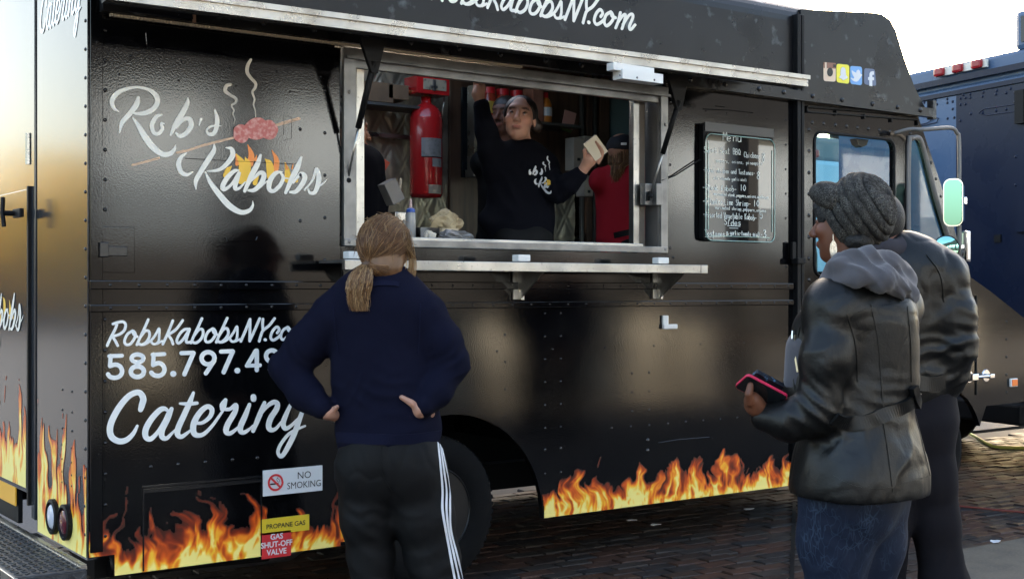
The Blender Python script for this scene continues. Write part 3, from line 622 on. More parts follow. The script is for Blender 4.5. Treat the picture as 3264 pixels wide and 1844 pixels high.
# ---- web address (drawn in the pixels of an enlarged crop of the photograph, mapped to the plane of the panel)
w = 36
url = [W(w, (85, 445), (130, 345), (185, 240), (208, 180)), W(w, (160, 168), (220, 148), (290, 140), (322, 180), (300, 255), (230, 305), (150, 325)), W(w, (150, 325), (190, 385), (220, 445)),
 W(w, (410, 255), (345, 300), (308, 380), (325, 430), (380, 425), (430, 360), (447, 295), (415, 255), (425, 300), (468, 330)),
 W(w, (612, 112), (560, 230), (505, 345), (465, 435)), W(w, (505, 345), (565, 265), (615, 258), (628, 320), (590, 395), (530, 432), (485, 420)),
 W(w-4, (470, 425), (560, 430), (655, 370), (705, 305), (750, 225), (752, 300), (745, 380), (715, 420), (668, 420), (648, 385)), W(w-8, (730, 420), (790, 385)),
 W(w, (928, 125), (870, 270), (800, 425)), W(w, (1055, 122), (970, 235), (862, 310)), W(w, (868, 308), (910, 370), (930, 425)),
 W(w, (1120, 232), (1075, 240), (1020, 290), (978, 375), (1000, 415), (1055, 370), (1105, 295), (1140, 232)), W(w, (1142, 238), (1110, 330), (1100, 400), (1155, 400)),
 W(w, (1300, 98), (1250, 210), (1195, 325), (1160, 410)), W(w, (1195, 325), (1255, 245), (1305, 238), (1315, 300), (1280, 370), (1220, 410), (1178, 398)),
 W(w, (1440, 228), (1378, 270), (1343, 350), (1358, 396), (1410, 390), (1458, 335), (1476, 275), (1445, 228), (1450, 275), (1490, 302)),
 W(w, (1625, 92), (1575, 200), (1520, 315), (1485, 400)), W(w, (1520, 315), (1578, 237), (1625, 228), (1640, 290), (1600, 360), (1545, 400), (1503, 388)),
 W(w-4, (1500, 395), (1570, 398), (1655, 345), (1710, 270), (1750, 200), (1755, 270), (1750, 340), (1728, 386), (1682, 390), (1657, 352)), W(w-8, (1735, 390), (1792, 360)),
 W(w, (1800, 390), (1860, 250), (1918, 108)), W(w, (1918, 108), (1916, 240), (1914, 385)), W(w, (1914, 385), (1980, 240), (2042, 98)),
 W(w, (2083, 105), (2078, 170), (2082, 232)), W(w, (2232, 98), (2160, 190), (2085, 250), (2055, 320), (2035, 388)), W(42, (2110, 370), (2114, 370)),
 W(w, (2268, 282), (2293, 240), (2262, 205), (2210, 255), (2182, 335), (2212, 376), (2270, 345), (2318, 300)),
 W(w, (2400, 208), (2338, 252), (2313, 330), (2342, 370), (2400, 325), (2434, 262), (2405, 210), (2412, 252), (2460, 262))]
fA = lambda x, y: S(320+x/4.025, 990+y/4.025)
strokes(url, fA, 'web_address', WH, truck, sub=5)
# the same lettering, larger, on the upper panel
A1, A2 = fA(930, 430), fA(2112, 370); B1, B2 = S(1360+830/3.68, 120/3.68), S(1360+1900/3.68, 265/3.68)
k_ = (B2.x-B1.x)/(A2.x-A1.x)
kz = k_*1.0
def fB(x, y): p = fA(x, y); return Vector((B1.x+(p.x-A1.x)*k_, 0, B1.z+(p.z-A1.z)*kz+(B2.z-B1.z-(A2.z-A1.z)*kz)*(p.x-A1.x)/(A2.x-A1.x)))
strokes(url, fB, 'roof_web_address', CRM, truck, sub=5)
fC = lambda x, y: S(1360+x/3.68, y/3.68)
strokes([W(34, (2270, 150), (2245, 250), (2215, 330)), W(34, (2232, 280), (2290, 195), (2325, 172), (2322, 230), (2288, 340)), W(34, (2300, 290), (2365, 190), (2405, 168), (2415, 210), (2375, 310), (2390, 350), (2440, 295))], fC, 'roof_web_address_end', CRM, truck)
# ---- telephone number
d = 58
def ringp(cx, cy, rx, ry, a0=0, a1=360, n=14): return [(cx+rx*math.cos(math.radians(a0+(a1-a0)*k/n)), cy+ry*math.sin(math.radians(a0+(a1-a0)*k/n))) for k in range(n+1)]
num = [W(52, (112, 580), (275, 573)), W(54, (130, 575), (122, 700)), W(d, (122, 705), (190, 688), (250, 712), (276, 775), (250, 832), (190, 856), (125, 845), (95, 812)),
 W(56, *ringp(474, 608, 76, 50)), W(60, *ringp(472, 778, 84, 68)),
 W(52, (668, 562), (818, 553)), W(54, (682, 558), (674, 690)), W(d, (674, 692), (745, 668), (798, 695), (820, 752), (796, 808), (740, 832), (682, 820), (650, 790)),
 W(78, (931, 806), (935, 806)), W(54, (1036, 541), (1190, 536)), W(58, (1192, 540), (1075, 812)),
 W(58, *ringp(1378, 606, 83, 78)), W(56, (1458, 640), (1352, 800)), W(54, (1546, 522), (1695, 516)), W(58, (1697, 520), (1580, 785)), W(74, (1753, 765), (1757, 765)),
 W(54, (1992, 510), (1885, 690)), W(50, (1875, 703), (2045, 696)), W(56, (2004, 510), (2004, 758)), W(56, *ringp(2196, 578, 74, 72)), W(54, (2268, 610), (2172, 755))]
strokes(num, fA, 'telephone_number', WH, truck, sub=5)
# ---- Catering
cat_ = [V_(484, 320, 62, 500, 265, 76, 516, 190, 78, 480, 122, 72, 420, 115, 70, 330, 165, 72, 225, 290, 76, 138, 450, 78, 112, 570, 78, 140, 655, 76, 225, 700, 72, 315, 682, 66, 395, 605, 52, 442, 515, 34),
 V_(805, 325, 40, 770, 308, 56, 715, 325, 66, 620, 425, 72, 548, 550, 74, 545, 645, 70, 605, 672, 60, 690, 590, 48, 770, 470, 56, 828, 340, 50), V_(858, 310, 50, 812, 425, 68, 745, 560, 72, 742, 645, 66, 795, 665, 50, 850, 615, 36, 898, 565, 26),
 V_(1122, 115, 36, 1080, 225, 62, 1010, 380, 70, 938, 540, 72, 930, 618, 68, 975, 645, 54, 1040, 605, 40, 1095, 560, 26), V_(960, 245, 30, 1060, 250, 46, 1165, 240, 40),
 V_(1120, 475, 40, 1225, 478, 42, 1320, 405, 52, 1345, 320, 60, 1290, 282, 60, 1205, 345, 68, 1130, 470, 74, 1118, 575, 74, 1155, 625, 64, 1240, 615, 50, 1345, 515, 40, 1435, 390, 34, 1480, 325, 30),
 V_(1508, 205, 50, 1480, 265, 84, 1470, 310, 60), V_(1480, 312, 44, 1560, 312, 44, 1632, 262, 52, 1622, 345, 64, 1535, 495, 70, 1515, 580, 68, 1560, 605, 52, 1630, 560, 38, 1680, 510, 26),
 V_(1798, 258, 44, 1745, 395, 66, 1690, 520, 70, 1692, 580, 64, 1735, 592, 50, 1800, 550, 34, 1840, 510, 24), V_(1846, 165, 70, 1848, 192, 70),
 V_(1980, 235, 44, 1925, 375, 64, 1842, 575, 50), V_(1890, 440, 30, 1990, 300, 44, 2080, 232, 58, 2132, 245, 62, 2125, 310, 66, 2055, 420, 70, 2028, 515, 68, 2055, 562, 60, 2115, 548, 42, 2185, 465, 30),
 V_(2300, 250, 40, 2245, 370, 56, 2205, 480, 64, 2228, 545, 56, 2290, 520, 42, 2390, 430, 40), V_(2440, 330, 50, 2390, 470, 62, 2330, 630, 66, 2245, 800, 60, 2182, 882, 52, 2142, 835, 44, 2170, 745, 42, 2260, 625, 40, 2360, 560, 36, 2468, 515, 26)]
fD = lambda x, y: S(320+x/3.788, 1220+y/3.788)
strokes(cat_, fD, 'catering_lettering', WH, truck)
# ---- logo
logoR = [V_(135, 492, 8, 90, 460, 30, 74, 395, 42, 120, 330, 40, 200, 292, 30, 300, 276, 22, 400, 298, 30, 465, 350, 46, 478, 410, 46, 440, 470, 44, 370, 505, 40, 290, 512, 26, 225, 495, 8),
 V_(308, 370, 30, 292, 430, 50, 230, 515, 44, 165, 590, 40, 140, 680, 10), V_(258, 545, 10, 310, 620, 40, 370, 720, 56, 440, 810, 58, 520, 870, 46, 590, 868, 42, 628, 830, 30, 640, 790, 6),
 V_(520, 520, 14, 470, 540, 36, 430, 610, 40, 445, 680, 34, 485, 690, 30, 522, 650, 34, 512, 600, 24, 540, 600, 10),
 V_(752, 372, 12, 745, 425, 40, 695, 520, 48, 640, 610, 44, 598, 700, 20), V_(648, 640, 14, 710, 565, 30, 765, 560, 42, 780, 620, 46, 735, 685, 40, 680, 712, 34, 645, 685, 20), V_(868, 560, 26, 850, 615, 8),
 V_(992, 478, 16, 1012, 560, 40, 1004, 640, 40, 975, 692, 36, 932, 690, 28, 920, 655, 18, 965, 622, 18, 1045, 620, 8)]
logoK = [V_(740, 860, 10, 690, 900, 34, 668, 960, 44, 690, 1030, 40, 740, 1055, 30, 795, 1030, 10), V_(985, 780, 10, 982, 840, 40, 930, 925, 48, 870, 1020, 44, 822, 1110, 38, 822, 1185, 8),
 V_(1090, 815, 10, 1140, 825, 34, 1150, 880, 46, 1105, 950, 42, 1030, 1010, 30, 920, 1025, 10), V_(905, 1030, 10, 955, 1130, 38, 1030, 1230, 50, 1120, 1330, 54, 1220, 1388, 44, 1295, 1375, 36, 1328, 1330, 22, 1328, 1288, 6),
 V_(1205, 1015, 14, 1160, 1025, 34, 1095, 1090, 44, 1060, 1160, 44, 1078, 1185, 34, 1140, 1140, 26, 1205, 1040, 30), V_(1218, 1020, 24, 1185, 1110, 42, 1172, 1175, 36, 1210, 1175, 24, 1262, 1120, 12),
 V_(1400, 880, 24, 1372, 960, 46, 1315, 1070, 48, 1258, 1200, 30), V_(1320, 1110, 12, 1390, 1040, 34, 1430, 1055, 44, 1405, 1130, 44, 1345, 1190, 38, 1290, 1195, 20), V_(1395, 1165, 20, 1460, 1110, 10),
 V_(1590, 1030, 12, 1535, 1040, 36, 1485, 1105, 46, 1475, 1180, 40, 1515, 1200, 34, 1575, 1145, 36, 1600, 1080, 30, 1575, 1035, 18, 1605, 1080, 14, 1662, 1090, 8),
 V_(1762, 900, 22, 1732, 980, 46, 1680, 1085, 48, 1622, 1215, 28), V_(1690, 1130, 12, 1755, 1050, 34, 1795, 1075, 44, 1765, 1145, 44, 1712, 1205, 36, 1660, 1210, 20),
 V_(1790, 1190, 16, 1860, 1105, 20, 1895, 1000, 24, 1918, 1070, 44, 1908, 1150, 44, 1880, 1212, 36, 1838, 1215, 26, 1822, 1180, 16), V_(1895, 1165, 22, 1945, 1140, 16, 1990, 1098, 6)]
steam = [V_(1130, 252, 26, 1095, 265, 32, 1085, 308, 32, 1130, 345, 26, 1180, 378, 24, 1176, 412, 20, 1140, 440, 16, 1160, 480, 14, 1152, 515, 10, 1170, 560, 8, 1160, 600, 5),
 V_(1312, 30, 24, 1286, 80, 32, 1280, 140, 32, 1310, 190, 28, 1354, 240, 26, 1350, 280, 24, 1326, 320, 20, 1345, 380, 16, 1336, 430, 14, 1350, 480, 10, 1355, 540, 7)]
skew = [W(18, (255, 970), (380, 938), (492, 905)), W(20, (655, 858), (760, 835), (900, 790), (1160, 725)), V_(1500, 625, 20, 1620, 590, 26, 1742, 555, 24)]
fE = lambda x, y: S(330+x/2.7986, 180+y/2.7986)
strokes(logoR+logoK, fE, 'logo_lettering', CRM, truck)
strokes(steam, fE, 'logo_steam', mat('steam_vinyl', (.55, .50, .42), .4), truck)
mat('skewer_vinyl', (.62, .40, .26), .45)
for q_ in skew: strokes([q_], fE, 'logo_skewer', M['skewer_vinyl'], truck)
meat = mat('meat_print', (.50, .12, .10), .4, var=[(60, (.62, .30, .26), .45, .62), (35, (.25, .05, .04), .62, .74)])
def blob(cx, cy, rx, ry, rot_, ph, n=28):
    return [(cx+rx*math.cos(t)*(1+.06*math.sin(5*t+ph))*math.cos(rot_)-ry*math.sin(t)*(1+.05*math.sin(7*t))*math.sin(rot_), cy+rx*math.cos(t)*(1+.06*math.sin(5*t+ph))*math.sin(rot_)+ry*math.sin(t)*math.cos(rot_)) for t in np.linspace(0, 2*math.pi, n, endpoint=False)]
b = MB()
for i, (cx, cy, rx, ry) in enumerate(((1225, 690, 72, 84), (1470, 655, 80, 88), (1365, 645, 112, 98))):
    b.add([fE(*q)+Vector((0, -.0042-.0003*i, 0)) for q in blob(cx, cy, rx, ry, -.25, i)], [list(range(28))])
b.build('logo_meat', meat, truck, fix=False)
fl_y, fl_o = mat('flame_yellow', (.85, .50, .04), .4), mat('flame_orange', (.85, .26, .05), .4)
tong = [V_(1225, 1110, 60, 1235, 960, 60, 1182, 868, 4), V_(1265, 1090, 70, 1280, 960, 64, 1262, 900, 6), V_(1090, 1060, 50, 1110, 1010, 40, 1142, 980, 6), V_(1490, 1070, 66, 1478, 960, 60, 1440, 915, 5), V_(1640, 1100, 56, 1640, 1020, 46, 1618, 945, 4), V_(1350, 1130, 40, 1370, 1080, 24, 1390, 1040, 4), V_(1720, 1110, 30, 1735, 1070, 6), V_(1610, 1100, 30, 1585, 1060, 4)]
tong2 = [V_(1305, 960, 56, 1318, 880, 52, 1285, 785, 4), V_(1190, 960, 34, 1190, 910, 24, 1176, 870, 3), V_(1538, 1000, 50, 1540, 920, 44, 1500, 835, 4), V_(1635, 1000, 24, 1625, 950, 4), V_(1682, 1000, 16, 1690, 958, 3), V_(1355, 920, 30, 1365, 880, 4)]
strokes(tong, fE, 'logo_flame', fl_y, truck, lift=.0006); strokes(tong2, fE, 'logo_flame', fl_o, truck, lift=.0006)
# ---- the same words on the rear
pl0, pl1 = fD(80, 600), fD(2470, 600)
yr0, yr1 = RX(129, 80, XR).y, RX(258, 60, XR).y; zr0 = RX(245, 62, XR).z
def fF(x, y):
    p = fD(x, y); k = (p.x-pl0.x)/(pl1.x-pl0.x); s_ = (yr0-yr1)/(pl1.x-pl0.x)
    return Vector((XR, yr0+(yr1-yr0)*k, zr0+.06+(p.z-pl0.z)*s_*1.25))
strokes(cat_, fF, 'rear_lettering', mat('rear_vinyl', (.82, .84, .82), .16, spec=.7), truck, nrm=(-1, 0, 0))
lx0, lx1 = fE(60, 700), fE(2000, 700)
def fG(x, y):
    p = fE(x, y); k = (p.x-lx0.x)/(lx1.x-lx0.x); return Vector((XR-.0085, 2.05-1.17*k, 1.42+(p.z-lx0.z)*1.05+.02))
strokes(logoR+logoK, fG, 'door_lettering', CRM, dl, nrm=(-1, 0, 0), lift=.002)
strokes(tong, fG, 'door_flame', fl_y, dl, nrm=(-1, 0, 0), lift=.0004)
# ---- flame print along the skirt: colours of the print carried by a fine sheet cut to the flames' outline
FLM = vcol('flame_print', .35, .5)
def flame(name, f3, L, H, x_off, parent, seed, holes=None, res=.0042, hot=1.0, tall=1.0, keep=None, thr=.07):
    nx, ny = int(L/res), int(H/res); s, t = np.meshgrid(np.linspace(0, L, nx), np.linspace(0, H, ny), indexing='ij')
    q = s+x_off; tt = t/tall
    wx = (fbm2(q*7+seed, tt*7-3, 3)-.5)*.13*np.clip(tt/.08, 0, 1.6); wy = (fbm2(q*8+9, tt*8+seed, 3)-.5)*.10
    sx = q+wx; ty = tt+wy
    env = .125+.15*np.clip(fbm2(sx*4.5+seed*3, sx*0+1.7, 2)-.22, 0, 1)*1.5
    base = 1-ty/env
    ton = fbm2(sx*19+seed, ty*6.0+2, 4)
    val = base*1.0+(ton-.5)*2.1*np.clip(tt/.05, .15, 1)
    r1 = 1-np.abs(2*fbm2(sx*22+3+seed, ty*8.0, 3)-1); r2 = 1-np.abs(2*fbm2(sx*36+5, ty*17.0+seed, 2)-1)
    fil = np.clip(r1*1.1-.35, 0, 1)**1.8*.9+np.clip(r2*1.1-.4, 0, 1)**2*.5
    I = np.clip(val, 0, 1.15)**.8*(.10+1.22*fil)*hot
    I = np.clip(I*np.clip(1.25-tt*.9, .5, 1.2)+np.clip(.10*hot*(1-tt/.05), 0, .1), 0, 1)
    st = np.array([0, .06, .18, .38, .6, .8, 1.0]); col = np.array([(.006, .006, .007), (.03, .006, .004), (.24, .022, .004), (.72, .10, .008), (.95, .30, .015), (1, .58, .04), (1, .82, .25)])
    cols = np.stack([np.interp(I, st, col[:, k]) for k in range(3)], -1).reshape(-1, 3)
    keepv = I > thr
    if keep is not None: keepv &= keep(s, t)
    kf = keepv[:-1, :-1] | keepv[1:, :-1] | keepv[:-1, 1:] | keepv[1:, 1:]
    if keep is not None: kk = keep(s, t); kf &= kk[:-1, :-1] & kk[1:, :-1] & kk[:-1, 1:] & kk[1:, 1:]
    idx = np.arange(nx*ny).reshape(nx, ny); F = np.stack([idx[:-1, :-1], idx[1:, :-1], idx[1:, 1:], idx[:-1, 1:]], -1)[kf]
    used = np.unique(F); rm = -np.ones(nx*ny, int); rm[used] = np.arange(len(used)); P3 = f3(s.ravel(), t.ravel())[used]
    o = obj(name, P3, rm[F], FLM, parent); setcol(o, cols[used]); return o
Y0 = -.0022
def kl(s, t): x = s+XR+.006; z = t+.277; return (z < .66) & ~((x < 1.68) & (z < .36)) & ((x < 2.70) | (z > .29)) & (((x-AX)**2+(z-AZ)**2) > (AR+.006)**2)
flame('flame_decal', lambda s, t: np.stack([s+XR+.006, np.full_like(s, Y0), t+.277], -1), 1.158, .40, 0, truck, 3.1, keep=kl, hot=1.35, tall=1.05)
def kr(s, t): x = s+3.70; z = t+.281; return (((x-AX)**2+(z-AZ)**2) > (AR+.006)**2)
flame('flame_decal', lambda s, t: np.stack([s+3.70, np.full_like(s, Y0), t+.281], -1), 1.95, .36, 3.3, truck, 11.7, keep=kr, hot=1.25, tall=1.0)
flame('rear_flame_decal', lambda s, t: np.stack([np.full_like(s, XR-.0016), .69-s, t+.36], -1), .68, .72, 7.0, truck, 23.0, hot=2.2, tall=2.0, thr=.27)
flame('door_flame_decal', lambda s, t: np.stack([np.full_like(s, XR-.0095), 2.0-s, t+.53], -1), 1.15, .62, 2.0, dl, 31.0, hot=1.9, tall=1.8, thr=.27)
# ---- stickers
def textm(s, name, size, fn, mt, parent, cx=0, cy=0, bold=0.0, lift=.0, xs=1.0):
    cu = bpy.data.curves.new(name, 'FONT'); cu.body = s; cu.size = size; cu.align_x = 'CENTER'; cu.align_y = 'CENTER'; cu.offset = bold; cu.resolution_u = 3
    to = bpy.data.objects.new(name, cu); C.objects.link(to); dg = bpy.context.evaluated_depsgraph_get(); me = to.evaluated_get(dg).to_mesh()
    vs = [fn(cx+v.co.x*xs, cy+v.co.y, lift) for v in me.vertices]; fs = [list(p.vertices) for p in me.polygons]
    to.evaluated_get(dg).to_mesh_clear(); bpy.data.objects.remove(to); bpy.data.curves.remove(cu)
    return obj(name, vs, fs, mt, parent)
def sticker(u0, v0, u1, v1, name, mt, y=.006):
    a, c = S(u0, v0), S(u1, v1); b_ = MB().box(((a.x+c.x)/2, -y/2, (a.z+c.z)/2), (c.x-a.x, y, a.z-c.z), b=.001).build(name, mt, truck)
    return b_, (a.x+c.x)/2, (a.z+c.z)/2, c.x-a.x, a.z-c.z
ink = mat('black_ink', (.012, .012, .014), .5); red = mat('sign_red', (.62, .03, .035), .4); yel = mat('sign_yellow', (.72, .52, .03), .4); wht = mat('sign_white', (.70, .72, .74), .35)
def onp(cx, cz, y): return lambda x, z, l=0: Vector((cx+x, -y-.0008-l, cz+z))
sg, cx, cz, sw_, sh_ = sticker(837, 1498, 1026, 1561, 'no_smoking_sign', wht)
fn = onp(cx, cz, .006); hh = sh_
textm('NO', 'sign_text', .043, fn, ink, sg, sw_*.185, hh*.17, 0); textm('SMOKING', 'sign_text', .041, fn, ink, sg, sw_*.185, -hh*.20, 0, xs=.90)
fs_ = lambda x, z: fn(x, z, 0)
strokes([[(-sw_*.30+.032*math.cos(t), .032*math.sin(t), .0095) for t in np.linspace(0, 2*math.pi, 20)], [(-sw_*.30-.023, .023, .009), (-sw_*.30+.023, -.023, .009)]], fs_, 'prohibition_ring', red, sg, lift=.0009)
strokes([[(-sw_*.30-.022, -.006, .007), (-sw_*.30+.012, -.006, .007)], [(-sw_*.30+.014, .0, .002), (-sw_*.30+.006, .012, .002), (-sw_*.30+.012, .022, .002)], [(-sw_*.30+.02, .0, .002), (-sw_*.30+.018, .010, .002), (-sw_*.30+.008, .018, .002)]], fs_, 'cigarette_pictogram', ink, sg, lift=.0001)
sg, cx, cz, sw_, sh_ = sticker(833, 1654, 984, 1687, 'propane_sign', yel); textm('PROPANE GAS', 'sign_text', .0285, onp(cx, cz, .006), ink, sg, 0, 0, .0005)
sg, cx, cz, sw_, sh_ = sticker(833, 1697, 926, 1768, 'shut_off_sign', red); fn = onp(cx, cz, .006)
for k, s_ in enumerate(('GAS', 'SHUT-OFF', 'VALVE')): textm(s_, 'sign_text', .034, fn, wht, sg, 0, .034-.033*k, .0008, xs=.95)
# ---- the four social media marks
def ic(x, y): return S(2600+x/11.709, 180+y/11.709)
def flat(name, pts, mt, lift, parent=None): return MB().prism([ic(*p)+Vector((0, -lift, 0)) for p in pts], (0, .0012, 0)).build(name, mt, parent or truck)
def rq(x0, y0, x1, y1, x2, y2, x3, y3, r=.14, n=4):          # rounded quadrilateral in crop pixels, corners clockwise
    c = [np.array(p, float) for p in ((x0, y0), (x1, y1), (x2, y2), (x3, y3))]; out = []
    for i in range(4):
        p, q, s_ = c[i], c[i-1], c[(i+1) % 4]; a = p+(q-p)*r*1.2; b_ = p+(s_-p)*r*1.2
        out += [tuple((1-t)**2*a+2*t*(1-t)*p+t*t*b_) for t in np.linspace(0, 1, n)]
    return out
i1 = flat('camera_icon', rq(285, 215, 745, 255, 745, 950, 290, 920), mat('icon_tan', (.72, .55, .40), .4), .0014)
flat('icon_top', rq(285, 215, 745, 255, 742, 465, 288, 435, .08), mat('icon_brown', (.24, .10, .06), .4), .0028, i1); flat('icon_stripe', [(330, 222), (390, 228), (390, 440), (330, 436)], mat('icon_stripe', (.70, .56, .42), .4), .0036, i1)
flat('icon_lens', [(520+108*math.cos(t), 590+165*math.sin(t)) for t in np.linspace(0, 2*math.pi, 24, endpoint=False)], mat('icon_lens', (.03, .035, .035), .2), .0038, i1)
flat('icon_finder', [(640, 300), (735, 310), (735, 420), (640, 412)], ink, .0038, i1)
i2 = flat('ghost_icon', rq(770, 275, 1250, 320, 1245, 1030, 775, 965), mat('icon_yellow', (.90, .80, .05), .4), .0014)
gh = smooth_poly([(1010, 405), (1075, 440), (1105, 540), (1105, 620), (1125, 660), (1115, 700), (1180, 800), (1100, 850), (1015, 890), (945, 835), (865, 790), (925, 690), (905, 640), (920, 590), (920, 500), (955, 425)], 3)
flat('ghost_outline', [(1012+(x-1012)*1.08, 650+(y-650)*1.06) for x, y in gh], mat('icon_olive', (.50, .44, .06), .4), .0022, i2); flat('ghost_shape', gh, wht, .0034, i2)
i3 = flat('bird_icon', rq(1280, 355, 1725, 390, 1722, 1085, 1285, 1020), mat('icon_blue', (.16, .38, .72), .4), .0014)
bd = smooth_poly([(1340, 525), (1420, 580), (1500, 610), (1510, 550), (1580, 500), (1640, 560), (1660, 650), (1720, 690), (1690, 740), (1650, 810), (1570, 920), (1480, 945), (1370, 900), (1300, 800), (1400, 830), (1430, 790), (1380, 700), (1345, 610)], 3)
flat('bird_shape', bd, wht, .0028, i3)
i4 = flat('letter_icon', rq(1810, 440, 2200, 480, 2260, 1110, 1800, 1040), mat('icon_navy', (.10, .14, .24), .4), .0014)
flat('letter_shape', [(1990, 1100), (1990, 890), (1945, 880), (1945, 775), (1990, 775), (2000, 640), (2040, 575), (2110, 555), (2165, 565), (2165, 690), (2115, 690), (2100, 710), (2100, 775), (2165, 785), (2165, 890), (2100, 895), (2100, 1115)], wht, .0028, i4)
# ================================================================== THE GALLEY
def YP(u, v, y):                         # on a plane y = const inside the truck
    r = ray(u, v); t = (y-CAM[1])/r[1]; return Vector((r[0]*t, y, CAM[2]+r[2]*t))
BY = 2.19
quilt = mat('quilted_steel', (.44, .39, .31), .38, .7, var=(4, (.22, .18, .14), .45, .75))
wood = mat('dark_panel', (.17, .095, .06), .4, var=(3, (.06, .035, .025), .35, .7, (6, 1, .6)), bump=(20, .2, .003, (4, 1, .3)))
def quilted(name, x0, x1, z0, z1, y, parent, step=.0105, cell=(.17, .30)):
    nx, nz = int((x1-x0)/step)+1, int((z1-z0)/step)+1
    X, Z = np.meshgrid(np.linspace(x0, x1, nx), np.linspace(z0, z1, nz), indexing='ij')
    a = X/cell[0]+Z/cell[1]; b_ = X/cell[0]-Z/cell[1]
    h = np.minimum(np.abs(a-np.round(a)), np.abs(b_-np.round(b_)))*2; d1 = np.minimum(np.abs(a-np.round(a)), np.abs(b_-np.round(b_))); h = np.exp(-(d1/.035)**2)
    Y = y-.010*h-.012*np.clip(d1*3, 0, 1); idx = np.arange(nx*nz).reshape(nx, nz)
    F = np.stack([idx[:-1, :-1], idx[1:, :-1], idx[1:, 1:], idx[:-1, 1:]], -1).reshape(-1, 4)
    return obj(name, np.stack([X, Y, Z], -1).reshape(-1, 3), F, quilt, parent, smooth=True)
qx = lambda u: YP(u, 500, BY).x
quilted('quilted_panel', qx(1080), qx(1425), 1.2, 3.0, BY, truck); quilted('quilted_panel', qx(1560), qx(1830), 1.2, 2.15, BY, truck); quilted('quilted_panel', qx(1905), qx(2150), 1.2, 3.0, BY, truck)
MB().box(((qx(1425)+qx(1560))/2, BY-.02, 2.1), (qx(1560)-qx(1425)-.01, .03, 1.8)).build('wood_panel', wood, truck)
MB().box(((qx(1565)+qx(1900))/2, BY-.005, 2.58), (qx(1900)-qx(1565), .03, .84)).build('wood_panel', wood, truck)
for u, wd, mt_ in ((1840, .026, M['dull_aluminium']), (1880, .03, M['dull_aluminium']), (1910, .09, wood), (1862, .05, wood)):
    MB().box((qx(u), BY-.05, 2.1), (wd, .03, 1.8), b=.004).build('wall_rail', mt_, truck)
p = YP(1260, 434, BY-.06); MB().box((p.x, p.y, p.z), (.42, .02, .03), b=.004).build('wall_rail', M['aluminium'], truck)
# window counter
MB().box((3.66, .30, 1.648), (1.86, .40, .03), b=.004).build('galley_counter', M['aluminium'], truck)
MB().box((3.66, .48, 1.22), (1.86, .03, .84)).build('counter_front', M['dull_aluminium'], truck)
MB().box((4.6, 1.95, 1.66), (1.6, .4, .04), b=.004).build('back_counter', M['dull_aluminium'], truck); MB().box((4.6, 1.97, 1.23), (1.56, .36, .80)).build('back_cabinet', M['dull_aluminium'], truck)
# suppression cylinder with its control box
tr_ = mat('tank_red', (.52, .018, .02), .22, coat=.5); lab = mat('tank_label', (.30, .30, .31), .4, .3, var=(40, (.2, .2, .2), .5, .7)); brass = mat('brass', (.5, .36, .14), .3, 1.0)
TY = 1.95; tb, tt = YP(1358, 632, TY), YP(1358, 332, TY); R_ = .107; Ht = tt.z-tb.z
tk = thing('fire_suppression_cylinder', 'red fire suppression cylinder mounted on the quilted back wall of the galley', 'cylinder', (tb.x, TY, tb.z))
MB().lathe([(.0, 0), (R_*.9, .004), (R_, .03), (R_, Ht-.10), (R_*.93, Ht-.06), (R_*.72, Ht-.025), (R_*.36, Ht), (.034, Ht+.01), (.034, Ht+.045), (.0, Ht+.045)], tb, (0, 0, 1), 40, cap=False).build('shell', tr_, tk, smooth=True)
def wrap(name, z0, z1, a0, a1, mt_, r=R_+.0012):
    ang = np.linspace(math.radians(a0), math.radians(a1), 10); fx = -math.pi/2-math.radians(28)
    vs = [(tb.x+r*math.cos(fx+a), TY+r*math.sin(fx+a), z) for a in ang for z in (z0, z1)]
    return obj(name, vs, [[2*i, 2*i+2, 2*i+3, 2*i+1] for i in range(9)], mt_, tk, smooth=True)
zz = lambda v: YP(1358, v, TY).z
wrap('label', zz(503), zz(445), -20, 62, lab); wrap('label', zz(535), zz(508), 18, 62, lab); wrap('label', zz(620), zz(592), 5, 62, mat('label_tan', (.36, .30, .24), .5)); wrap('label_line', zz(506), zz(503), -20, 62, M['flat_black'], R_+.002)
b = MB(); b.tube([tb+Vector((0, 0, Ht+.04)), tb+Vector((0, 0, Ht+.14))], .018, 10); b.tube([tb+Vector((0, 0, Ht+.07)), tb+Vector((-.16, 0, Ht+.07)), tb+Vector((-.30, 0, Ht+.04)), tb+Vector((-.34, 0, Ht+.09))], .014, 8); b.dome(tb+Vector((.03, -.01, Ht+.07)), (0, -1, 0), .022, .02)
b.build('valve', brass, tk, smooth=True)
p0, p1 = YP(1308, 300, TY), YP(1412, 256, TY); bx = MB().box(((p0.x+p1.x)/2, TY, (p0.z+p1.z)/2), (p1.x-p0.x, .16, p1.z-p0.z), b=.006).build('control_box', tr_, tk)
MB().box(((p0.x+p1.x)/2+.01, TY-.082, (p0.z+p1.z)/2+.005), ((p1.x-p0.x)*.7, .006, (p1.z-p0.z)*.62), b=.002).build('name_plate', mat('plate_tan', (.40, .33, .24), .5, var=(25, (.1, .08, .06), .55, .7)), bx)
b = MB(); b.box(((p0.x+p1.x)/2+.0, TY-.09, (p0.z+p1.z)/2), (.02, .012, .07), b=.002); b.box(((p0.x+p1.x)/2+.0, TY-.09, (p0.z+p1.z)/2-.01), (.05, .012, .014), b=.002); b.build('seal_lever', M['dull_aluminium'], bx)
MB().tube([YP(1420, 275, TY), YP(1415, 330, TY), YP(1402, 410, TY)], .008, 8).build('conduit', M['aluminium'], tk, smooth=True)
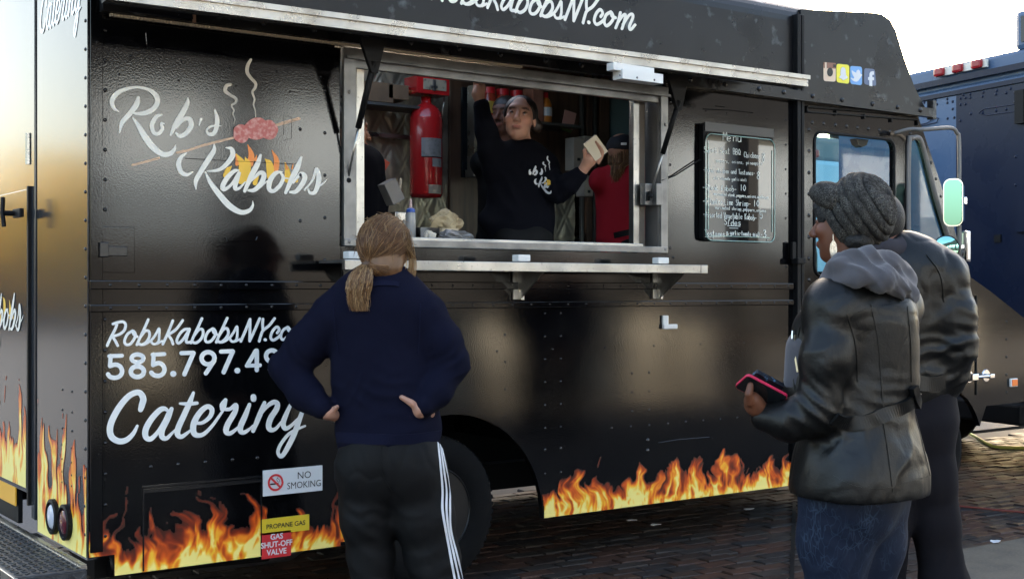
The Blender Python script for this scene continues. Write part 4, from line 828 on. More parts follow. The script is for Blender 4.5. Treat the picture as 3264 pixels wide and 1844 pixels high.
# stainless pass frame
q0, q1 = YP(1500, 562, 1.9), YP(1568, 280, 1.9); pf = thing('pass_frame', 'narrow stainless framed niche on the galley wall beside the server', 'wall niche', (q0.x, 1.9, q0.z))
b = MB(); b.box((q0.x+.012, 1.9, (q0.z+q1.z)/2), (.026, .08, q1.z-q0.z), b=.003); b.build('frame_side', M['aluminium'], pf)
MB().box(((q0.x+q1.x)/2+.02, 1.9, q0.z+.02), (q1.x-q0.x+.06, .10, .05), b=.003).build('frame_base', M['bright_aluminium'], pf); MB().box(((q0.x+q1.x)/2+.02, 2.0, (q0.z+q1.z)/2), (q1.x-q0.x+.05, .02, q1.z-q0.z)).build('back_plate', M['dark_glass'], pf)
p = YP(1524, 528, 1.9); tag(MB().lathe([(.0, 0), (.028, 0), (.028, .05), (.02, .06), (.0, .06)], (p.x, 1.9, q0.z+.046), (0, 0, 1), 14).build('blue_tub', mat('cap_blue', (.02, .09, .40), .4), None, loc=(p.x, 1.9, q0.z+.046)), 'small blue tub standing in the stainless niche', 'tub')
# upper shelf with jars
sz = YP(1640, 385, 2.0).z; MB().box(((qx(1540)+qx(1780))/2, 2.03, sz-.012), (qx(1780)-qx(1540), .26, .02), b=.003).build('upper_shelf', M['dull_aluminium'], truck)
jr, jl, jc = mat('sauce_red', (.45, .06, .03), .15), mat('lid_red', (.70, .02, .03), .35), mat('jar_label', (.60, .40, .06), .5)
for k, (u, lb) in enumerate(((1558, 'red lidded sauce jar leftmost on the upper galley shelf'), (1602, 'red lidded sauce jar in the middle of the upper galley shelf'), (1646, 'red lidded sauce jar nearest the server on the upper galley shelf'))):
    x = YP(u, 330, 2.0).x; j = thing('sauce_jar', lb, 'jar', (x, 2.0, sz), 'sauce jars on the upper shelf')
    MB().lathe([(.0, 0), (.048, 0), (.05, .01), (.05, .14), (.04, .165), (.04, .17), (.0, .17)], (x, 2.0, sz), (0, 0, 1), 18, cap=False).build('jar', jr, j, smooth=True)
    MB().lathe([(.0, .165), (.045, .165), (.045, .205), (.0, .207)], (x, 2.0, sz), (0, 0, 1), 18, cap=False).build('lid', jl, j); MB().lathe([(.0512, .03), (.0512, .11)], (x, 2.0, sz), (0, 0, 1), 18, cap=False).build('label', jc, j, smooth=True)
x = YP(1738, 340, 2.0).x; j = thing('spice_bottle', 'orange plastic bottle with a pale label on the upper galley shelf', 'bottle', (x, 2.0, sz)); bb_ = mat('bottle_orange', (.62, .20, .03), .3)
MB().lathe([(.0, 0), (.045, 0), (.047, .02), (.047, .13), (.03, .17), (.018, .18), (.0, .18)], (x, 2.0, sz), (0, 0, 1), 16, cap=False).build('bottle_body', bb_, j, smooth=True); MB().lathe([(.0, .175), (.022, .175), (.02, .215), (.0, .215)], (x, 2.0, sz), (0, 0, 1), 12, cap=False).build('cap', jl, j); MB().lathe([(.0482, .05), (.0482, .11)], (x, 2.0, sz), (0, 0, 1), 16, cap=False).build('label', wht, j)
x = YP(1705, 340, 2.0).x; tag(MB().box((x, 2.02, sz+.12), (.10, .12, .24), b=.012).build('snack_packet', mat('packet_salmon', (.42, .20, .14), .4, var=(12, (.3, .12, .08), .45, .6)), None, loc=(x, 2.02, sz)), 'salmon coloured packet beside the orange bottle on the upper shelf', 'packet')
# notes and cartons on the right
a = [YP(1802, 350, 1.98), YP(1838, 362, 1.98), YP(1826, 414, 1.98), YP(1792, 402, 1.98)]
n_ = MB().prism(a, (0, .01, 0)).build('order_slip', mat('paper_pink', (.62, .32, .26), .7), None, loc=a[0]); tag(n_, 'pink paper slip clipped at a tilt to the galley rail', 'paper')
a = [YP(1792, 403, 1.985), YP(1826, 415, 1.985), YP(1820, 424, 1.985), YP(1789, 412, 1.985)]; MB().prism(a, (0, .008, 0)).build('green_edge', mat('paper_green', (.12, .18, .05), .6), n_)
ct = mat('carton', (.46, .40, .32), .6, var=(8, (.36, .31, .25), .45, .7))
for u0, v0, u1, v1, lb in ((1815, 442, 1846, 542, 'narrow tan carton behind the serving hand'), (1848, 438, 1884, 520, 'taller tan carton held up beside the rail'), (1850, 562, 1876, 626, 'small tan switch box low on the galley rail')):
    p0, p1 = YP(u0, v1, 1.98), YP(u1, v0, 1.98); o = MB().box(((p0.x+p1.x)/2, 1.98, (p0.z+p1.z)/2), (p1.x-p0.x, .10, p1.z-p0.z), b=.003).build('carton', ct, None, loc=((p0.x+p1.x)/2, 1.98, p0.z)); tag(o, lb, 'box', 'cartons on the galley rail')
    MB().box(((p0.x+p1.x)/2, 1.928, (p0.z+p1.z)/2-.04), ((p1.x-p0.x)*.3, .004, .02)).build('carton_print', ink, o)
cb = mat('cardboard', (.20, .12, .065), .75, var=(9, (.14, .085, .05), .4, .7))
for u, v0, v1, w_, lb in ((1188, 330, 268, .20, 'brown cardboard box at the upper left of the galley wall'), (1248, 322, 276, .15, 'smaller brown cardboard box beside the control box')):
    p0, p1 = YP(u, v0, 2.02), YP(u, v1, 2.02); tag(MB().box((p0.x, 2.02, (p0.z+p1.z)/2), (w_, .18, p1.z-p0.z), b=.004).build('cardboard_box', cb, None, loc=(p0.x, 2.02, p0.z)), lb, 'box', 'cardboard boxes on the high shelf')
p0 = YP(1215, 333, 2.02); MB().box((p0.x, 2.02, p0.z-.014), (.55, .22, .018)).build('high_shelf', M['dull_aluminium'], truck)
# things on the window counter
cz_ = 1.664
p = YP(1352, 716, .36)
pan = mat('pan_steel', (.34, .33, .31), .25, 1.0)
def tray(u, lb, wd, mt_, y=.36):
    x = YP(u, 716, y).x; o = MB()
    w0, w1, d0, d1, h = wd*.82/2, wd/2, .055, .07, .062
    v = [(x-w0, y-d0, cz_), (x+w0, y-d0, cz_), (x+w0, y+d0, cz_), (x-w0, y+d0, cz_), (x-w1, y-d1, cz_+h), (x+w1, y-d1, cz_+h), (x+w1, y+d1, cz_+h), (x-w1, y+d1, cz_+h)]
    vi = [(a[0]+(x-a[0])*.04, a[1]+(y-a[1])*.04, a[2]+(.003 if i < 4 else 0)) for i, a in enumerate(v)]
    o.add(v+vi, [[0, 1, 5, 4], [1, 2, 6, 5], [2, 3, 7, 6], [3, 0, 4, 7], [3, 2, 1, 0], [8, 12, 13, 9], [9, 13, 14, 10], [10, 14, 15, 11], [11, 15, 12, 8], [8, 9, 10, 11], [4, 5, 13, 12], [5, 6, 14, 13], [6, 7, 15, 14], [7, 4, 12, 15]])
    t = o.build('food_tray', mt_, None, loc=(x, y, cz_)); tag(t, lb, 'tray', 'trays on the window counter'); return x
tray(1352, 'dark steel food tray on the window counter by the squeeze bottle', .13, pan); xt = tray(1408, 'pale cardboard food tray with crumpled paper on the window counter', .115, mat('tray_card', (.62, .52, .36), .6))
def crumple(name, c, r, mt_, label, seed, cat):
    bm = bmesh.new(); bmesh.ops.create_icosphere(bm, subdivisions=3, radius=1); rs = random.Random(seed); ph = [rs.uniform(0, 6) for _ in range(9)]
    for v in bm.verts:
        q = v.co.copy(); s_ = 1+.16*math.sin(5*q.x+ph[0])+.16*math.sin(6*q.y+4*q.z+ph[1])+rs.uniform(-.12, .12); v.co = Vector((q.x*r[0]*s_, q.y*r[1]*s_, max(q.z*r[2]*s_, -r[2]*.75)))
    bm.verts.index_update(); vs = [v.co+Vector(c) for v in bm.verts]; fs = [[v.index for v in f.verts] for f in bm.faces]; bm.free()
    return tag(obj(name, vs, fs, mt_, None, loc=c), label, cat)
crumple('paper_liner', (xt+.035, .38, cz_+.095), (.085, .06, .055), mat('liner_paper', (.50, .40, .24), .7, var=(20, (.34, .25, .14), .45, .65)), 'crumpled tan paper liner bulging over the cardboard tray', 3, 'paper')
crumple('plastic_wrap', (YP(1450, 745, .24).x, .24, cz_+.022), (.085, .05, .026), mat('wrap_film', (.20, .195, .19), .2, spec=.8), 'crumpled clear plastic wrap on the window counter', 5, 'plastic wrap')
crumple('paper_napkin', (YP(1370, 745, .22).x, .22, cz_+.02), (.03, .02, .022), mat('napkin', (.6, .55, .46), .7), 'small cream napkin ball on the counter edge', 9, 'napkin')
def bottle(u, y, h, r, mt_, capm, label, tip):
    x = YP(u, 716, y).x; t = thing('squeeze_bottle', label, 'bottle', (x, y, cz_), 'squeeze bottles on the window counter')
    MB().lathe([(.0, 0), (r, 0), (r, h*.62), (r*.8, h*.68), (.0, h*.68)], (x, y, cz_), (0, 0, 1), 16, cap=False).build('bottle_body', mt_, t, smooth=True); MB().lathe([(.0, h*.67), (r*.86, h*.67), (r*.86, h*.74), (r*.4, h*.78), (.0, h*.78)], (x, y, cz_), (0, 0, 1), 16, cap=False).build('cap', capm, t)
    MB().lathe([(r*.35, h*.76), (.006, h), (.0, h)], (x, y, cz_), (0, 0, 1), 10, cap=False).build('nozzle', tip, t)
bottle(1309, .30, .20, .026, mat('bottle_clear', (.34, .34, .33), .25), MATS['cap_blue'], 'clear squeeze bottle with a blue collar on the window counter', mat('nozzle_pink', (.55, .40, .38), .4))
bottle(1287, .36, .10, .022, MATS['bottle_clear'], MATS['bottle_clear'], 'short plain squeeze bottle beside the blue collared one', MATS['bottle_clear'])
x = YP(1272, 668, .44).x; tag(MB().box((x, .44, cz_+.07), (.11, .11, .14), b=.004).build('steel_bin', pan, None, loc=(x, .44, cz_)), 'square steel bin on the counter behind the squeeze bottles', 'bin')
x0 = YP(1247, 612, .45); tag(MB().box((x0.x, .45, x0.z), (.075, .07, .115), Matrix.Rotation(math.radians(-28), 3, 'Y'), .003).build('glove_box', mat('box_white', (.20, .185, .17), .6), None, loc=(x0.x, .45, x0.z-.06)), 'white carton tipped on top of the steel bin', 'box')
tag(MB().tube([YP(1268, 650, .47), YP(1278, 570, .47)], .007, 6).build('wooden_stick', mat('pale_wood', (.5, .42, .32), .6), None, loc=YP(1268, 650, .47)), 'pale stick standing up from the steel bin', 'stick')
# ---- menu board hung on the truck side
m0, m1 = S(2229, 392), S(2452, 774); cxm, czm = (m0.x+m1.x)/2, (m0.z+m1.z)/2; wm, hm = m1.x-m0.x, m0.z-m1.z
menu = thing('menu_board', 'tall black menu board with white chalk lettering under clear acrylic', 'menu board', (cxm, -.02, m1.z))
plate('back_board', rrect(m0.x-.004, m1.z+.004, m1.x-.004, m0.z-.0, .02), [], .034, .032, M['flat_black'], menu)
plate('chalk_face', rrect(m0.x+.004, m1.z, m1.x, m0.z-.05, .045), [], .040, .005, mat('acrylic_black', (.012, .011, .010), .015, spec=.6), menu)
b = MB(); b.box((cxm, -.037, m0.z-.022), (wm-.01, .006, .05)); b.build('header_strip', mat('header_black', (.012, .012, .012), .3), menu)
edge = mat('acrylic_edge', (.30, .48, .42), .1, spec=.8); rp_ = rrect(m0.x+.006, m1.z+.002, m1.x-.002, m0.z-.06, .045)
o = MB(); pts = [Vector((p[0], -.044, p[1])) for p in rp_]+[Vector((rp_[0][0], -.044, rp_[0][1]))]; o.tube(pts, .0024, 6); o.build('acrylic_edge', edge, menu)
b = MB(); b.box((m0.x+.026, -.0425, czm-.02), (.003, .003, hm-.16)); b.box((m1.x-.022, -.0425, czm-.03), (.003, .003, hm-.18)); b.box((cxm, -.0425, m1.z+.028), (wm-.09, .003, .003)); b.build('acrylic_bevel', edge, menu).__setitem__('kind', 'stuff')
b = MB()
for x in (m0.x+.06, m1.x-.06): b.dome((x, -.041, m1.z+.014), (0, -1, 0), .006, .004, 6)
b.build('board_screw', M['aluminium'], menu).__setitem__('kind', 'stuff')
# hand lettering: a small single-stroke alphabet (x, y on a 0..1 body; x-height .55)
GL = {'a': '.5,.5 .2,.55 .05,.3 .15,.03 .4,.15 .5,.5 .5,.1 .6,0', 'b': '.1,1 .1,0 .4,.02 .5,.3 .35,.52 .1,.4', 'c': '.5,.45 .3,.55 .08,.3 .25,.02 .5,.1', 'd': '.5,1 .5,.02 .2,.02 .06,.3 .25,.55 .5,.4', 'e': '.08,.3 .5,.32 .4,.55 .15,.5 .05,.25 .25,0 .5,.1',
 'g': '.5,.5 .2,.55 .06,.3 .25,.08 .5,.3 .5,.5 .48,-.25 .2,-.35 .05,-.2', 'h': '.1,1 .1,0|.1,.4 .35,.55 .48,.4 .48,0', 'i': '.2,.55 .2,0|.2,.78 .2,.8', 'k': '.1,1 .1,0|.45,.55 .12,.25 .5,0', 'l': '.2,1 .2,0', 'm': '.06,.55 .06,0|.06,.4 .22,.55 .32,.4 .32,0|.32,.4 .5,.55 .6,.4 .6,0', 'n': '.1,.55 .1,0|.1,.4 .35,.55 .48,.4 .48,0', 'o': '.28,.55 .06,.3 .28,0 .5,.28 .28,.55',
 'p': '.1,.55 .1,-.35|.1,.45 .38,.55 .5,.3 .35,.02 .1,.1', 'r': '.12,.55 .12,0|.12,.35 .3,.55 .45,.5', 's': '.45,.5 .2,.55 .15,.35 .42,.22 .35,.02 .08,.05', 't': '.25,.95 .25,.05 .42,.02|.05,.6 .45,.6', 'u': '.08,.55 .1,.1 .35,.02 .48,.3 .48,.55 .5,0', 'w': '.04,.55 .15,0 .3,.4 .45,0 .58,.55', 'v': '.05,.55 .28,0 .5,.55', 'q': '.5,.5 .2,.55 .06,.3 .25,.05 .5,.3|.5,.55 .5,-.35', 'x': '.05,.55 .5,0|.5,.55 .05,0',
 'A': '.05,0 .3,1 .55,0|.13,.4 .48,.4', 'B': '.1,0 .1,1 .45,.9 .4,.55 .1,.52 .52,.4 .45,.05 .1,0', 'C': '.55,.85 .3,1 .06,.55 .2,.03 .55,.12', 'F': '.1,0 .1,1 .5,1|.1,.55 .42,.55', 'H': '.08,1 .08,0|.52,1 .52,0|.08,.5 .52,.5', 'K': '.1,1 .1,0|.5,1 .12,.45 .52,0', 'L': '.1,1 .1,0 .5,.02', 'M': '.04,0 .12,1 .32,.4 .52,1 .6,0', 'Q': '.3,1 .05,.5 .3,0 .55,.5 .3,1|.35,.25 .6,0', 'S': '.5,.88 .28,1 .1,.8 .3,.52 .52,.3 .35,0 .06,.1', 'T': '.02,1 .58,1|.3,1 .3,0', 'V': '.05,1 .3,0 .55,1',
 '-': '.1,.4 .5,.4', ',': '.2,.05 .12,-.15', '&': '.55,.1 .15,.75 .3,.95 .42,.75 .08,.3 .25,0 .55,.45', '0': '.28,1 .06,.5 .28,0 .5,.5 .28,1', '1': '.28,1 .28,0', '3': '.08,.9 .35,1 .45,.75 .22,.55 .5,.3 .3,0 .05,.1', '5': '.5,1 .12,1 .1,.6 .4,.6 .5,.28 .3,0 .06,.08', '8': '.3,1 .1,.78 .3,.55 .5,.28 .28,0 .08,.28 .3,.55 .48,.8 .3,1'}
rc = random.Random(2)
fM = lambda x, y: S(2210+x/3.385, 360+y/3.385, .041)
ckm = mat('chalk_white', (.72, .76, .70), .7)
def chalk(txt, u, v, h, uw, nm, wgt):              # at crop pixel (u,v) baseline, letter body h, running uw pixels
    n = len(txt); stp = uw/n; sc = stp/.66; lst = []
    for i, ch in enumerate(txt):
        if ch == ' ' or ch not in GL: continue
        jx, jy = rc.uniform(-.06, .06), rc.uniform(-.05, .05); slope = .022
        for s_ in GL[ch].split('|'):
            pts = [tuple(map(float, q.split(','))) for q in s_.split()]
            lst.append([(u+i*stp+(q[0]+jx)*sc, v-(q[1]+jy)*h+(i*stp)*slope*3, wgt*.8) for q in pts])
    strokes(lst, fM, nm, ckm, menu, sub=4, lift=.0005)
big, small = 'chalk_line', 'chalk_small_line'
chalk('Menu', 310, 300, 88, 215, big, 7); chalk('Sweet Heat BBQ', 110, 425, 62, 400, big, 6); chalk('Chicken-', 545, 480, 58, 180, big, 6); chalk('8', 735, 530, 95, 40, big, 7)
chalk('peppers, onions, pineapple', 235, 530, 36, 510, small, 4.5); chalk('-Fried chicken and Tostones-', 105, 635, 50, 560, big, 5.5); chalk('8', 685, 715, 80, 40, big, 7); chalk('with a tomato garlic aioli', 215, 715, 34, 365, small, 4.5)
chalk('-Steak Kabob-', 100, 825, 60, 370, big, 6.5); chalk('10', 500, 838, 62, 75, big, 7); chalk('marinated steak,peppers,onions,mushroom', 220, 888, 34, 590, small, 5); chalk('-Cilantro Lime Shrimp-', 100, 975, 62, 520, big, 6.5); chalk('10', 645, 1005, 66, 70, big, 7)
chalk('marinated shrimp,peppers,onions', 235, 1035, 36, 550, small, 5); chalk('-Assorted Vegetable Kabob-', 105, 1120, 62, 580, big, 6.5); chalk('5', 710, 1135, 72, 40, big, 8); chalk('Sides', 330, 1205, 66, 185, big, 8); chalk('Tostones', 120, 1320, 62, 225, big, 8); chalk('&', 350, 1318, 40, 35, big, 6); chalk('garlic-tomato aioli-', 395, 1312, 48, 350, big, 6.5); chalk('3', 750, 1345, 80, 40, big, 9)
for q_ in ([(365, 1215, 5), (505, 1222, 5)], [(390, 1240, 5), (480, 1244, 5)], [(125, 1335, 5), (345, 1330, 5)]): strokes([q_], fM, 'chalk_underline', ckm, menu, sub=4, lift=.0005)
# ================================================================== PEOPLE
# bodies and clothes are grown as smooth continuous surfaces from joint positions
_N = np.random.default_rng(3).random((32, 32, 32)).astype(np.float32)
def vn3(p):
    i = np.floor(p).astype(int); f = p-i; f = f*f*(3-2*f); i = i % 32; j = (i+1) % 32
    def g(a, b, c): return _N[a, b, c]
    x0, y0, z0 = i.T; x1, y1, z1 = j.T; fx, fy, fz = f.T
    return (((g(x0, y0, z0)*(1-fx)+g(x1, y0, z0)*fx)*(1-fy)+(g(x0, y1, z0)*(1-fx)+g(x1, y1, z0)*fx)*fy)*(1-fz)+((g(x0, y0, z1)*(1-fx)+g(x1, y0, z1)*fx)*(1-fy)+(g(x0, y1, z1)*(1-fx)+g(x1, y1, z1)*fx)*fy)*fz)-.5
def NP(v): return np.array([v[0], v[1], v[2]], float)
def cone(a, b, ra, rb, k=.03, flat=None): return ('c', NP(a), NP(b), ra, rb, k, flat)
def ell(c, r, R=None, k=.02): return ('e', NP(c), np.array(r, float), R, k)
def cut(c, r, R=None, k=.01): return ('x', NP(c), np.array(r, float), R, k)
def chain(pts, rs, k=.03, flat=None): return [cone(pts[i], pts[i+1], rs[i], rs[i+1], k, flat) for i in range(len(pts)-1)]
def grow(name, prims, mt, parent, res=.008, disp=None, colf=None, clip=None, smooth_it=0):
    ext = []
    for q in prims:
        if q[0] == 'c': m = max(q[3], q[4]); ext += [q[1]-m, q[1]+m, q[2]-m, q[2]+m]
        elif q[0] == 'e': m = max(q[2]); ext += [q[1]-m, q[1]+m]
    ext = np.array(ext); lo = ext.min(0)-3*res-.02; hi = ext.max(0)+3*res+.02; n = np.ceil((hi-lo)/res).astype(int)+1
    F = np.full(n, .5, np.float32); ax = [(lo[d]+res*np.arange(n[d])) for d in range(3)]
    for q in prims:
        k = q[5] if q[0] == 'c' else q[4]; mg = k+4*res
        if q[0] == 'c': m = max(q[3], q[4])+mg; b0 = np.minimum(q[1], q[2])-m; b1 = np.maximum(q[1], q[2])+m
        else: m = max(q[2])+mg; b0 = q[1]-m; b1 = q[1]+m
        i0 = np.clip(np.floor((b0-lo)/res).astype(int), 0, n-1); i1 = np.clip(np.ceil((b1-lo)/res).astype(int)+1, 1, n)
        sl = tuple(slice(i0[d], i1[d]) for d in range(3)); X, Y, Z = np.meshgrid(*[ax[d][sl[d]] for d in range(3)], indexing='ij', sparse=True)
        if q[0] == 'c':
            a, b = q[1].copy(), q[2].copy(); px, py, pz = X-a[0], Y-a[1], Z-a[2]; ba = b-a
            if q[6] is not None:
                w_, s_ = q[6]; dt = (px*w_[0]+py*w_[1]+pz*w_[2])*(1/s_-1); px = px+dt*w_[0]; py = py+dt*w_[1]; pz = pz+dt*w_[2]; ba = ba+w_*np.dot(ba, w_)*(1/s_-1)
            t = np.clip((px*ba[0]+py*ba[1]+pz*ba[2])/max(ba@ba, 1e-9), 0, 1); d = np.sqrt((px-ba[0]*t)**2+(py-ba[1]*t)**2+(pz-ba[2]*t)**2)-(q[3]+(q[4]-q[3])*t)
        else:
            px, py, pz = X-q[1][0], Y-q[1][1], Z-q[1][2]; R = q[3]
            if R is not None: px, py, pz = px*R[0, 0]+py*R[1, 0]+pz*R[2, 0], px*R[0, 1]+py*R[1, 1]+pz*R[2, 1], px*R[0, 2]+py*R[1, 2]+pz*R[2, 2]
            r = q[2]; k0 = np.sqrt((px/r[0])**2+(py/r[1])**2+(pz/r[2])**2); k1 = np.sqrt((px/r[0]**2)**2+(py/r[1]**2)**2+(pz/r[2]**2)**2)+1e-6; d = k0*(k0-1)/k1
        f = F[sl]
        if q[0] == 'x': h = np.clip(k-np.abs(f+d), 0, None)/k; F[sl] = np.maximum(f, -d)+h*h*k*.25
        else: h = np.clip(k-np.abs(f-d), 0, None)/k; F[sl] = np.minimum(f, d)-h*h*k*.25
    if clip is not None:
        X, Y, Z = np.meshgrid(*ax, indexing='ij', sparse=True)
        for c, nn in clip: F = np.maximum(F, ((X-c[0])*nn[0]+(Y-c[1])*nn[1]+(Z-c[2])*nn[2]).astype(np.float32))
    S_ = F < 0
    cs = sum(S_[i:n[0]-1+i, j:n[1]-1+j, k:n[2]-1+k].astype(np.int8) for i in (0, 1) for j in (0, 1) for k in (0, 1)); act = (cs > 0) & (cs < 8)
    cells = np.argwhere(act); cid = -np.ones(act.shape, int); cid[act] = np.arange(len(cells)); acc = np.zeros((len(cells), 3)); cnt = np.zeros(len(cells))
    cr = [(i, j, k) for i in (0, 1) for j in (0, 1) for k in (0, 1)]; fv = {c: F[tuple((cells+c).T)] for c in cr}
    for c in cr:
        for d in range(3):
            if c[d] == 0:
                e = list(c); e[d] = 1; e = tuple(e); a, b = fv[c], fv[e]; m = (a < 0) != (b < 0); t = np.where(m, a/(a-b+1e-12), 0)
                p = np.repeat(np.array([c], float), len(cells), 0); p[:, d] = t; acc[m] += p[m]; cnt[m] += 1
    V = lo+res*(cells+acc/cnt[:, None]); Q = []
    for d in range(3):
        a = np.take(S_, range(n[d]-1), d); b = np.take(S_, range(1, n[d]), d); o1, o2 = [x for x in range(3) if x != d]
        for sgn, mk in ((1, a & ~b), (-1, ~a & b)):
            e = np.argwhere(mk); e = e[(e[:, o1] > 0) & (e[:, o2] > 0) & (e[:, o1] < n[o1]-1) & (e[:, o2] < n[o2]-1)]
            if not len(e): continue
            def cc_(u, w_): x = e.copy(); x[:, o1] -= u; x[:, o2] -= w_; return cid[tuple(x.T)]
            qd = np.stack([cc_(1, 1), cc_(0, 1), cc_(0, 0), cc_(1, 0)], 1)
            if (sgn > 0) == (d == 1): qd = qd[:, ::-1]
            Q.append(qd)
    Q = np.concatenate(Q); Q = Q[(Q >= 0).all(1)]
    def normals(V):
        fn_ = np.cross(V[Q[:, 2]]-V[Q[:, 0]], V[Q[:, 3]]-V[Q[:, 1]]); N = np.zeros_like(V)
        for k in range(4): np.add.at(N, Q[:, k], fn_)
        return N/(np.linalg.norm(N, axis=1, keepdims=True)+1e-12)
    N = normals(V)
    # make sure normals point outwards (towards growing field)
    ii = np.clip(np.round((V+N*res*1.5-lo)/res).astype(int), 0, n-1)
    if (F[tuple(ii.T)] > 0).mean() < .5: Q = Q[:, ::-1]; N = -N
    if disp is not None: V = V+N*disp(V, N)[:, None]
    o = obj(name, V, Q, mt, parent, smooth=True)
    if colf is not None: setcol(o, colf(V, N))
    return o
def fold(c, R, dr, freq, amp, seed=0.0, wob=3.0):
    c = NP(c); dr = NP(dr)/np.linalg.norm(NP(dr))
    def f(V):
        r2 = ((V-c)**2).sum(1)/R**2; ph = V@dr*freq*.62+wob*vn3(V*5+seed)*3+2.2*vn3(V*11+seed)+seed; g = np.clip(.55+1.5*vn3(V*9+seed*3), 0, 1.2)
        return amp*.62*np.exp(-r2)*g*(1.0-2.2*np.abs(np.sin(ph))**.8)
    return f
def folds(lst, base=.004, sc=9, seed=0, fine=.0, crease=.0):
    def f(V, N):
        d = base*(vn3(V*sc+seed)*2+vn3(V*sc*2.3+seed)); 
        for q in lst: d = d+q(V)
        if fine: d = d+fine*vn3(V*60+seed)
        if crease: d = d-crease*np.clip(1-np.abs(vn3(V*np.array([7, 7, 5])+seed*2+.6*vn3(V*13)[:, None])*9), 0, 1)**1.5-crease*.6*np.clip(1-np.abs(vn3(V*np.array([13, 13, 9])+seed*5)*9), 0, 1)**1.5
        return d
    return f
cF_ = NP(cF) if 'cF' in globals() else np.array([SA, CA, 0.]); cR_ = np.array([CA, -SA, 0.]); UP = np.array([0, 0, 1.])
def frame(f, up=UP):                     # columns: right, forward, up
    f = np.array(f, float); f /= np.linalg.norm(f); r = np.cross(f, up); r /= np.linalg.norm(r); return np.stack([r, f, np.cross(r, f)], 1)
def camdir(r, f, u=0.0): return cR_*r+cF_*f+UP*u
def PV(u, v, d): return NP(P(u*1.26757, v*1.26757, d))
def bvh(o):
    from mathutils.bvhtree import BVHTree
    off = wl(o); me = o.data
    return BVHTree.FromPolygons([v.co+off for v in me.vertices], [list(p.vertices) for p in me.polygons])
def drape(bv, pts, off=.002, sub=6):     # photograph points carried onto a surface -> points and normals
    out = []
    for q in crom(pts, sub) if len(pts) > 2 else crom([pts[0], tuple((np.array(pts[0])+np.array(pts[1]))/2), pts[1]], sub):
        r = Vector(ray(q[0]*1.26757, q[1]*1.26757)).normalized(); h = bv.ray_cast(Vector(CAM), r)
        if h[0] is not None: out.append((h[0]+h[1]*off, h[1]))
    return out
def strap(bv, pts, wd, th, name, mt, parent, sub=6):
    d = drape(bv, pts, .001, sub)
    if len(d) < 2: return None
    for _ in range(4 if th > .003 else 1):
        d = [d[0]]+[((d[i-1][0]+d[i][0]*2+d[i+1][0])/4, (d[i-1][1]+d[i][1]+d[i+1][1]).normalized()) for i in range(1, len(d)-1)]+[d[-1]]
    vs, fs = [], []
    for i, (p, nn) in enumerate(d):
        t = (d[min(i+1, len(d)-1)][0]-d[max(i-1, 0)][0]).normalized(); s_ = t.cross(nn).normalized(); w_ = wd if not callable(wd) else wd(i/(len(d)-1))
        vs += [p-s_*w_/2, p-s_*w_/2+nn*th, p+s_*w_/2+nn*th, p+s_*w_/2]
    fs = [[4*i+k, 4*i+(k+1) % 4, 4*i+4+(k+1) % 4, 4*i+4+k] for i in range(len(d)-1) for k in range(4)]+[[0, 1, 2, 3], [4*len(d)-1, 4*len(d)-2, 4*len(d)-3, 4*len(d)-4]]
    return obj(name, vs, fs, mt, parent, smooth=False)
SKIN = vcol('skin', .48, .4, bump=[(220, .08, .002), (60, .05, .003)]); HAIR = vcol('hair', .38, .5)
SKIN.node_tree.nodes['Principled BSDF'].inputs['Subsurface Weight'].default_value = .12; SKIN.node_tree.nodes['Principled BSDF'].inputs['Subsurface Radius'].default_value = (.012, .005, .003)
def head_prims(c, R, s=1.0, full=1.0):             # c skull centre, R columns right/forward/up; a full face
    L = lambda x, y, z: c+R@np.array([x, y, z])*s
    p = [ell(L(0, -.008, .03), np.array([.074, .094, .088])*s, R, .02), ell(L(0, .028, -.045), np.array([.056*full, .058, .075])*s, R, .03), ell(L(0, .055, -.098), np.array([.026, .025, .022])*s, R, .025),
         ell(L(0, .074, .035), np.array([.052, .018, .016])*s, R, .02), cone(L(0, .088, .012), L(0, .112, -.030), .009*s, .0135*s, .012), ell(L(.013, .098, -.036), np.array([.009, .010, .008])*s, R, .008), ell(L(-.013, .098, -.036), np.array([.009, .010, .008])*s, R, .008),
         ell(L(.04, .06, -.022), np.array([.024*full, .024, .022*full])*s, R, .02), ell(L(-.04, .06, -.022), np.array([.024*full, .024, .022*full])*s, R, .02),
         cut(L(.031, .100, .010), np.array([.017, .016, .010])*s, R, .012), cut(L(-.031, .100, .010), np.array([.017, .016, .010])*s, R, .012),
         ell(L(.031, .076, .008), np.array([.0165, .0145, .0095])*s, R, .004), ell(L(-.031, .076, .008), np.array([.0165, .0145, .0095])*s, R, .004),
         ell(L(0, .086, -.060), np.array([.026, .011, .0056])*s, R, .006), ell(L(0, .084, -.070), np.array([.023, .011, .0062])*s, R, .006), cut(L(0, .103, -.0655), np.array([.024, .008, .0018])*s, R, .003)]
    for sg in (1, -1): p += [ell(L(.076*sg, -.006, -.004), np.array([.010, .020, .032])*s, R, .008), cut(L(.088*sg, .0, .0), np.array([.006, .010, .018])*s, R, .006)]
    return p
